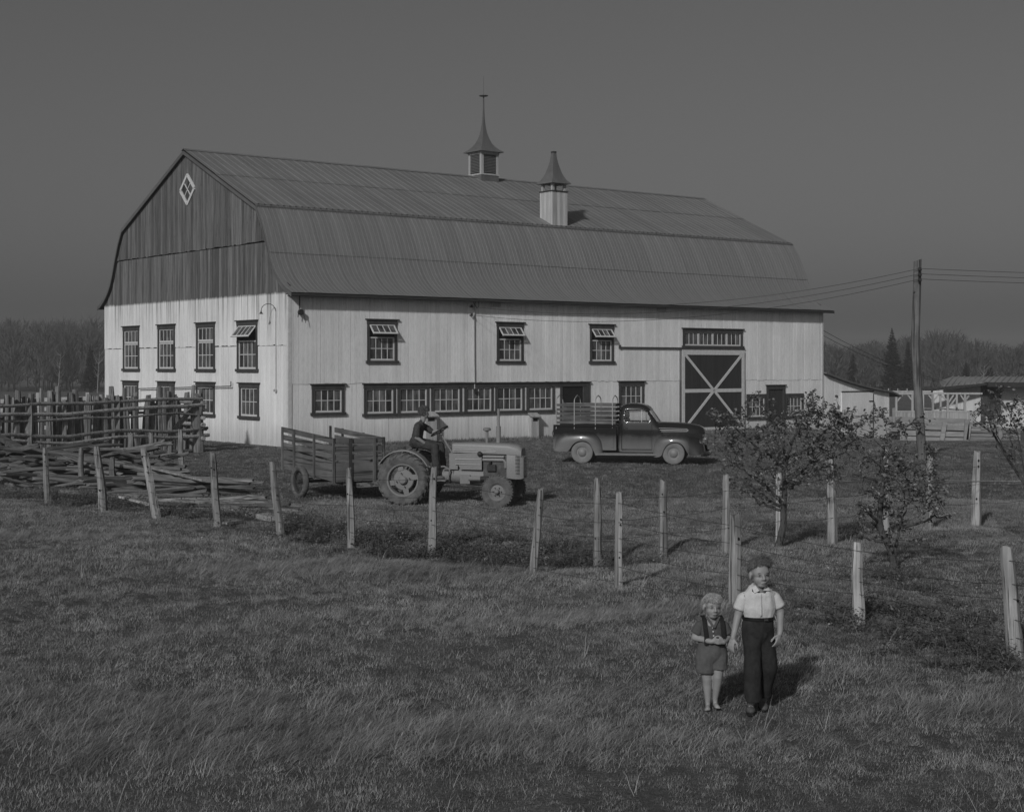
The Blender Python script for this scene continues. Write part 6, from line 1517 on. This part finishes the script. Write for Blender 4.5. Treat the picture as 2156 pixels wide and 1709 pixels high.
apple((1882, 1200), 23.6, zb_((470, 1030), (482, 960), (470, 900), (430, 820), (395, 760), (375, 660), (390, 500), (400, 380), (390, 270)),
      [zb_((390, 270), (440, 200), (520, 140), (600, 110)), zb_((390, 280), (330, 235), (260, 215)), zb_((485, 900), (510, 800), (520, 700), (560, 560), (550, 450)), zb_((440, 830), (330, 800), (230, 790), (150, 750)), zb_((380, 680), (300, 620), (250, 560)), zb_((520, 720), (640, 690), (760, 640), (860, 650)), zb_((400, 400), (300, 360), (180, 330)), zb_((395, 480), (550, 420), (700, 400), (900, 350)), zb_((400, 360), (500, 330), (640, 270), (720, 250)), zb_((395, 300), (400, 150), (380, 60))],
      [(1890, 1040, 80, 62, 5), (1850, 1000, 55, 60, 2.5), (1950, 1020, 60, 45, 2.2), (1905, 960, 85, 35, 2.5), (1860, 905, 60, 28, 1.5), (1930, 895, 45, 25, .8), (1810, 1070, 40, 25, .6), (1955, 1075, 60, 28, 1.4), (1850, 1100, 80, 28, 1.2), (1890, 1130, 60, 22, .7), (1845, 870, 22, 16, .4)], 320, 2500, 'thin apple tree with two tiers of sparse leaves right of the boys', 42, .75)
apple((2205, 1160), 25.6, [(2205, 1165), (2195, 1100), (2165, 1030), (2138, 990), (2115, 955), (2090, 910), (2078, 870)],
      [[(2165, 1030), (2150, 960), (2140, 900), (2120, 850)], [(2195, 1100), (2180, 980), (2175, 880), (2160, 820)], [(2115, 955), (2095, 900), (2060, 850)], [(2138, 990), (2130, 920), (2100, 880), (2095, 830)], [(2190, 1050), (2220, 950), (2230, 860)], [(2090, 910), (2060, 890), (2045, 870)]],
      [(2120, 890, 55, 40, 3), (2085, 870, 40, 40, 2), (2160, 860, 60, 50, 3), (2220, 900, 70, 60, 2.5), (2090, 830, 30, 22, .8), (2060, 880, 20, 22, .5), (2150, 960, 55, 28, .7), (2110, 930, 40, 25, .5)], 170, 1300, 'leafy young apple tree leaning in from the right edge before the farmhouse', 43, .8, r0=.032)

# ------------------------------------------------------------------ far woods
def wood_mat(name, v):
    t = NT(name).pr(.95, 0, .05); t.colour(t.math('MULTIPLY', t.ramp(t.attr('rnd'), 0, 1, .55, 1.5), v)); return t.m
M_wood = wood_mat('bare_wood_crowns', .065); M_conif = wood_mat('conifer_needles', .030); M_birch = wood_mat('pale_birch_bark', .16)
wr = random.Random(77)
def decid(m, x, y, h, r, n):
    z = H(x, y); m.cur = wr.random(); top = V(x + wr.gauss(0, .3), y, z + h * .75)
    m.tube([(x, y, z - .3), ((x + top.x) / 2 + wr.gauss(0, .15), y, z + h * .4), top], [.11, .08, .03], 5, cap=False)
    for k in range(n):
        f = wr.uniform(.05, .9) ** .8; a = wr.uniform(0, 6.283); rad = r * (.3 + .7 * math.sin(min(1, f * 1.05) * math.pi) ** .6) * wr.random() ** .6
        p = V(x + math.cos(a) * rad, y + math.sin(a) * rad, z + h * f); Lg = wr.uniform(.5, 1.3) * h / 8
        d = V(math.cos(a) * .4 + wr.gauss(.1, .3), math.sin(a) * .3, wr.uniform(.5, 1.2)).normalized() * Lg; s = V(1, wr.gauss(0, .4), wr.gauss(0, .3)).cross(d); s = V(d.z, 0, -d.x).normalized() * wr.uniform(.03, .09); m.cur = wr.random()
        b = p + d; m.add([p - s, p + s, p + d * .6 + s * .6 + V(wr.gauss(0, .08), 0, 0), b], [(0, 1, 2), (0, 2, 3)])
        for q in range(2):
            p2 = p + d * wr.uniform(.2, .8); d2 = (d + V(wr.gauss(0, .5), wr.gauss(0, .3), wr.gauss(0, .3)) * Lg) * .6; s2 = V(d2.z, 0, -d2.x).normalized() * .03; m.add([p2 - s2, p2 + s2, p2 + d2], [(0, 1, 2)])
def conifer_mesh(h, r, n, trunk=True):
    m = MB(); m.cur = .4; m.tube([(0, 0, -.3), (0, 0, h * .97)], [.16, .02], 6, cap=False)
    for k in range(n):
        f = wr.random() ** .85; z = h * (.08 + .92 * f); rad = r * (1 - f) ** .85 * wr.uniform(.55, 1.1) + .06; a = wr.uniform(0, 6.283); d = V(math.cos(a), math.sin(a), wr.uniform(-.25, .15)) * rad; m.cur = wr.random(); s = V(-math.sin(a), math.cos(a), 0) * rad * .22
        b = V(0, 0, z); m.add([b, b + d * .55 + s, b + d + V(0, 0, .06), b + d * .55 - s, b + d * .6 - V(0, 0, rad * .18)], [(0, 1, 2), (0, 2, 3), (1, 4, 2), (4, 3, 2)])
    return m
for (name_lab, px0, px1, hs, seed_n) in (('bare grey autumn woodland edge behind the corral at the left', -70, 235, (9.3, 10.8), 62), ('bare grey autumn woodland beyond the shed and farmhouse on the right', 1650, 2260, (6.4, 8.0), 120)):
    m = MB()
    for k in range(seed_n):
        Y = 236 + 60 * (k / seed_n) + wr.uniform(-3, 3); px = wr.uniform(px0, px1); x = (px - CX) / FPX * Y
        hh = wr.uniform(*hs) * (1 + .25 * (Y - 236) / 60) * (1.0 if px0 < 0 else 1.0 + .12 * math.sin(px * .02))
        decid(m, x, Y, hh, wr.uniform(1.2, 2.2), 190)
    tag(m.build('woodland', M_wood), name_lab, 'woodland', kind='stuff')
conf = [(1878, 690, 232, 2.3, 'tallest spruce rising above the woodland between shed and utility pole'), (1912, 718, 236, 1.7, 'dark spruce just left of the utility pole'), (1796, 742, 240, 1.6, 'small spruce tip showing above the woodland near the barn corner'), (2034, 762, 228, 1.3, 'slim young spruce in the woodland right of the utility pole'), (2078, 748, 245, 1.9, 'rounded dark fir above the farmhouse roof'), (190, 722, 234, 1.5, 'dark spruce among the bare trees left of the barn')]
for (px, py, Y, r, lab) in conf:
    x = (px - CX) / FPX * Y; z = H(x, Y); h = CAMH + (HY - py) / FPX * Y - z
    e = empty('spruce_tree', (x, Y, z), 0, lab, 'tree', 'spruces in the far woods'); m = conifer_mesh(h, r, 700)
    # trunk and crown as parts
    nt_ = 12; tm = MB(); tm.tube([(0, 0, -.3), (0, 0, h * .97)], [.16, .02], 6); tm.build('trunk', M_twig, e)
    tag(m.build('crown', M_conif, e), kind='stuff')
for (px, py, Y, lab) in ((123, 745, 230, 'pale slender birch trunk, left of the two in the left woods'), (205, 740, 229, 'pale slender birch trunk beside the barn in the left woods'), (2068, 770, 226, 'pale forked bare tree behind the left end of the farmhouse roof')):
    x = (px - CX) / FPX * Y; z = H(x, Y); h = CAMH + (HY - py) / FPX * Y - z; e = empty('birch_tree', (x, Y, z), 0, lab, 'tree')
    m = MB(); m.cur = .8; m.tube([(0, 0, -.3), (.15, 0, h * .5), (.35, 0, h)], [.10, .08, .02], 6); m.build('trunk', M_birch, e)
    m = MB()
    for k in range(26):
        f = wr.uniform(.35, .95); a = wr.uniform(0, 6.28); m.cur = wr.random(); p = V(.3 * f, 0, h * f); m.tube([p, p + V(math.cos(a) * .5, math.sin(a) * .5, .5), p + V(math.cos(a) * .9, math.sin(a) * .9, 1.1)], [.03, .02, .008], 3, cap=False)
    tag(m.build('branches', M_birch, e), kind='stuff')

# ------------------------------------------------------------------ grass
def grass_mat(name, lo, hi, dry=.0):
    t = NT(name).pr(.6, 0, .25); pos = t.new('ShaderNodeNewGeometry').outputs['Position']
    big = t.noise(pos, .35, 4, .6); med = t.noise(pos, 1.5, 4, .6)
    v = t.ramp(t.attr('rnd'), 0, 1, lo, hi); v = t.math('MULTIPLY', v, t.ramp(big, .3, .7, .75, 1.2)); v = t.math('MULTIPLY', v, t.ramp(med, .32, .68, .72, 1.22)); v = t.math('MULTIPLY', v, t.ramp(t.orand(), 0, 1, .8, 1.2)); t.colour(v)
    tl = t.new('ShaderNodeBsdfTranslucent'); tl.inputs[0].default_value = g(.06); mx = t.new('ShaderNodeMixShader'); mx.inputs[0].default_value = .25
    t.l(t.b.outputs[0], mx.inputs[1]); t.l(tl.outputs[0], mx.inputs[2]); t.l(mx.outputs[0], t.n['Material Output'].inputs[0]); return t.m
M_grass = grass_mat('field_grass', .18, .48); M_long = grass_mat('long_dry_grass', .18, .43); M_short = grass_mat('yard_grass', .115, .28); M_weed = grass_mat('dark_weeds', .09, .24); M_stalk = grass_mat('pale_dry_stalks', .25, .45)
def tuft(name, mat, n, rad, h0, h1, lean, w, seed, droop=.35, leafy=False):
    r = random.Random(seed); m = MB()
    for k in range(n):
        a = r.uniform(0, 6.283); q = rad * math.sqrt(r.random()); b = V(q * math.cos(a), q * math.sin(a), -.02); h = r.uniform(h0, h1); m.cur = r.random()
        d = V(lean * r.uniform(.3, 1.4) + r.gauss(0, .42), r.gauss(.1 * lean, .42), 1).normalized(); pts = [b]
        for i in range(1, 4):
            f = i / 3; pts.append(b + d * h * f + V(lean * .6 + r.gauss(0, .1), 0, -.35) * h * droop * f * f)
        s = V(math.cos(a + 1.2), math.sin(a + 1.2), 0) * w * r.uniform(.6, 1.2)
        if leafy:
            for i in range(1, 4):
                for sg in (-1, 1):
                    p = pts[i]; dd = V(r.gauss(0, 1), r.gauss(0, 1), r.uniform(-.1, .6)).normalized() * r.uniform(.03, .07); ss = dd.cross(V(0, 0, 1)); ss = ss.normalized() * .014 if ss.length > .001 else V(.01, 0, 0); m.cur = r.random(); m.add([p, p + dd * .5 + ss, p + dd, p + dd * .5 - ss], [(0, 1, 2, 3)])
        m.add([pts[0] - s, pts[0] + s, pts[1] + s * .85, pts[1] - s * .85, pts[2] + s * .55, pts[2] - s * .55, pts[3]], [(0, 1, 2, 3), (3, 2, 4, 5), (5, 4, 6)])
    return bpy.data.objects.new(name, m.mesh(name, mat))
def gn_scatter(name, pts, scl, rz, idx, protos, label=None, cat='grass'):
    src = bpy.data.collections.new(name + '_sources')
    for p in protos: src.objects.link(p)
    me = bpy.data.meshes.new(name); n = len(pts); me.vertices.add(n); me.vertices.foreach_set('co', np.asarray(pts, 'f').ravel())
    for an, ty, data in (('scl', 'FLOAT', scl), ('rz', 'FLOAT', rz)): me.attributes.new(an, ty, 'POINT').data.foreach_set('value', np.asarray(data, 'f'))
    me.attributes.new('pick', 'INT', 'POINT').data.foreach_set('value', np.asarray(idx, 'i')); me.update()
    o = link(name, me); tr = bpy.data.node_groups.new(name, 'GeometryNodeTree'); tr.interface.new_socket('Geometry', in_out='INPUT', socket_type='NodeSocketGeometry'); tr.interface.new_socket('Geometry', in_out='OUTPUT', socket_type='NodeSocketGeometry')
    N_ = tr.nodes; i_ = N_.new('NodeGroupInput'); o_ = N_.new('NodeGroupOutput'); ci = N_.new('GeometryNodeCollectionInfo'); ci.inputs['Collection'].default_value = src; ci.inputs['Separate Children'].default_value = True; ci.inputs['Reset Children'].default_value = True
    ip_ = N_.new('GeometryNodeInstanceOnPoints'); ip_.inputs['Pick Instance'].default_value = True
    def na(nm, ty): q = N_.new('GeometryNodeInputNamedAttribute'); q.data_type = ty; q.inputs['Name'].default_value = nm; return q.outputs['Attribute']
    cx_ = N_.new('ShaderNodeCombineXYZ'); l_ = tr.links.new
    l_(i_.outputs[0], ip_.inputs['Points']); l_(ci.outputs[0], ip_.inputs['Instance']); l_(na('pick', 'INT'), ip_.inputs['Instance Index']); l_(na('rz', 'FLOAT'), cx_.inputs['Z']); l_(cx_.outputs[0], ip_.inputs['Rotation']); l_(na('scl', 'FLOAT'), ip_.inputs['Scale']); l_(ip_.outputs[0], o_.inputs[0])
    md = o.modifiers.new('scatter', 'NODES'); md.node_group = tr
    tag(o, label, cat, kind='stuff'); return o
def vnoise(x, y, s, seed):
    r = np.random.default_rng(seed); ph = r.uniform(0, 6.28, (8, 2)); k = r.uniform(-1, 1, (8, 2)); v = 0
    for i in range(8): v = v + np.sin((k[i, 0] * x + k[i, 1] * y) * s * (1 + .35 * i) + ph[i, 0]) / (1 + .25 * i)
    return v / 3.2
def region(n, y0, y1, p=1.0):
    # even cover on the ground, thinning with distance by p
    u = RNG.random(n); y = (y0 ** (2 - p) + u * (y1 ** (2 - p) - y0 ** (2 - p))) ** (1 / (2 - p)); x = (RNG.random(n) * 2 - 1) * (.37 * y + 1.6); return x, y
def clear(x, y):
    lx = (x - BX0) * DX + (y - BY0) * DY; ly = -(x - BX0) * DY + (y - BY0) * DX
    return ~((lx > -.06) & (lx < 36.8) & (ly > -.06))
def emit(name, x, y, sc, protos, spin, label, lift=0.0):
    k = clear(x, y); x, y, sc = x[k], y[k], sc[k]; z = hgt(x, y) + lift
    gn_scatter(name, np.stack([x, y, z], -1), sc, RNG.normal(0, spin, len(x)), RNG.integers(0, len(protos), len(x)), protos, label)
pg = [tuft('grass_tuft', M_grass, 46, .13, .025, .075, .16, .0024, 100 + i) for i in range(5)]
x, y = region(44000, 9.3, 36, .7); emit('grass', x, y, RNG.uniform(.6, 1.15, len(x)) * (1 + .35 * vnoise(x, y, 1.3, 3)) * (1 + (y - 9) * .012), pg, .9, 'short wind-swept field grass covering the foreground')
pl = [tuft('long_grass_tuft', M_long, 40, .15, .09, .23, .9, .0022, 200 + i, .6) for i in range(4)]
x, y = region(30000, 9.3, 34, .8)
ln_ = vnoise(x * .7, y, .95, 5); spots = np.zeros_like(x)
for (px, py, sx, sy, am) in ((500, 1545, 2.6, .9, 1.3), (220, 1480, 2.0, .9, .9), (690, 1190, 2.8, 1.0, 1.3), (870, 1215, 1.6, .7, .9), (80, 1130, 2.5, 1.2, .9), (1330, 1290, 2.2, .8, .9), (1150, 1480, 2.2, .9, .5), (900, 1320, 3, 1, .5), (1400, 1560, 1.5, .6, .5), (2050, 1480, 1.5, 1.0, .5), (1800, 1420, 1.3, .8, .4)):
    q = gp(px, py); spots = spots + am * np.exp(-((x - q.x) / sx) ** 2 - ((y - q.y) / sy) ** 2)
k = (ln_ * .55 + spots + RNG.normal(0, .22, len(x))) > .52; x, y = x[k], y[k]; emit('long_grass', x, y, RNG.uniform(.65, 1.2, len(x)), pl, .55, 'longer pale grass laid over by the wind in drifts')
ps = [tuft('yard_grass_tuft', M_short, 44, .26, .035, .10, .25, .006, 300 + i) for i in range(4)]
x, y = region(26000, 30, 80, .9); emit('yard_grass', x, y, RNG.uniform(.7, 1.3, len(x)), ps, 3.0, 'cropped grass of the farmyard around the vehicles')
pwd = [tuft('weed_clump', M_weed, 16, .16, .10, .34, .2, .004, 400 + i, .2, True) for i in range(4)]
def along(px0, py0, px1, py1, n, wid, dens=1.0):
    t = RNG.random(n); A = gp(px0, py0); Bq = gp(px1, py1); return A.x + (Bq.x - A.x) * t + RNG.normal(0, wid, n), A.y + (Bq.y - A.y) * t + RNG.normal(0, wid, n)
sets = [along(590, 1118, 900, 1145, 260, .45), along(800, 1150, 1300, 1180, 330, .55), along(1000, 1130, 1260, 1165, 120, .4), along(480, 1085, 700, 1115, 110, .4), along(60, 1050, 460, 1090, 220, .4), along(1810, 1290, 1960, 1300, 70, .5), along(1860, 1210, 1900, 1240, 40, .3), along(2030, 1400, 2150, 1360, 80, .5), along(20, 1040, 250, 1060, 110, .5), along(1950, 1370, 2120, 1300, 90, .6)]
sets = [(s_[0][:int(len(s_[0]) * .62)], s_[1][:int(len(s_[1]) * .62)]) for s_ in sets]
x = np.concatenate([s_[0] for s_ in sets]); y = np.concatenate([s_[1] for s_ in sets]); emit('weeds', x, y, RNG.uniform(.5, 1.15, len(x)), pwd, 3.0, 'dark leafy weeds along the wire fence and rail heap')
pst = [tuft('dry_stalk', M_stalk, 3, .05, .25, .5, .5, .0035, 500 + i, .5) for i in range(4)]
x, y = region(750, 9.5, 30, .6); emit('dry_stalks', x, y, RNG.uniform(.5, 1.1, len(x)), pst, 1.5, 'single pale dry grass stalks sticking out of the field')
# foot of the barn: unmown fringe
u = RNG.random(900) * BL; P = np.array([(barn_pt(q, .12 + abs(RNG.normal(0, .15)), 0)[:2]) for q in u]); emit('wall_grass', P[:, 0], P[:, 1], RNG.uniform(.9, 2.0, len(u)), [tuft('fringe_tuft', M_short, 30, .2, .06, .16, .2, .006, 600 + i) for i in range(3)], 3.0, 'fringe of unmown grass along the foot of the barn wall')
# stones in the hollow by the fence
sr = random.Random(8); M_stone = plain('field_stone', .32, .9, var=.3, scale=12)
for i, (px, py, s_, lab) in enumerate(((1655 / 1.0 * 0 + 1128, 1174, .09, 'largest pale stone in the weedy hollow right of the seventh post'), (1150, 1178, .06, 'small pale stone beside the largest stone in the hollow'), (1020, 1166, .06, 'flat pale stone in the grass between the seventh and eighth posts'), (935, 1152, .05, 'small stone just right of the seventh leaning post'), (1210, 1188, .06, 'pale stone near the foot of the thick double post'))):
    q = onG(px, py); m = MB(); m.ball((0, 0, s_ * .4), (s_, s_ * .8, s_ * .6), 10, 7); m.v = [tuple(Vector(v) * (1 + .25 * mnoise.noise(Vector(v) * 14 + V(i, 0, 0)))) for v in m.v]; o = m.build('stone', M_stone, None, True, 60); o.location = q; tag(o, lab, 'stone', 'stones in the hollow')

# fallen leaves scattered under the apple trees and along the fence
M_fallen = plain('fallen_leaf', .32, .8, var=.3, scale=20, rv=.5); fl = MB()
for k in range(520):
    c = wr.choice(((1700, 1190, 2.6, 1.6), (1900, 1240, 1.8, 1.5), (2050, 1290, 1.6, 1.3), (1150, 1185, 2.2, .8), (700, 1140, 2.5, .8), (1500, 1250, 2.5, 1.6)))
    q = gp(c[0], c[1]); x_ = q.x + wr.gauss(0, c[2]); y_ = q.y + wr.gauss(0, c[3]); z_ = H(x_, y_) + wr.uniform(.04, .09); a = wr.uniform(0, 6.28); s_ = wr.uniform(.012, .028); fl.cur = wr.random()
    d = V(math.cos(a), math.sin(a), wr.uniform(-.3, .5)) * s_; n_ = V(-math.sin(a), math.cos(a), wr.uniform(-.3, .3)) * s_ * .6; p = V(x_, y_, z_); fl.add([p - d, p + n_, p + d, p - n_], [(0, 1, 2), (0, 2, 3)])
tag(fl.build('fallen_leaves', M_fallen), 'pale fallen leaves scattered over the grass under the apple trees', 'leaves', kind='stuff')

# ------------------------------------------------------------------ autumn haze
hm_ = MB(); hm_.box(-705, 705, -62, 905, -3.5, 20.5)
hz = hm_.build('haze'); tag(hz, 'thin even autumn haze over the whole farm', 'haze', kind='stuff')
hmat = bpy.data.materials.new('haze'); hmat.use_nodes = True; hn = hmat.node_tree; hn.nodes.clear()
ho = hn.nodes.new('ShaderNodeOutputMaterial'); hv = hn.nodes.new('ShaderNodeVolumePrincipled'); hv.inputs['Color'].default_value = (.9, .9, .9, 1); hv.inputs['Density'].default_value = 0.0006; hv.inputs['Anisotropy'].default_value = 0.0
hn.links.new(hv.outputs[0], ho.inputs['Volume']); hz.data.materials.append(hmat)
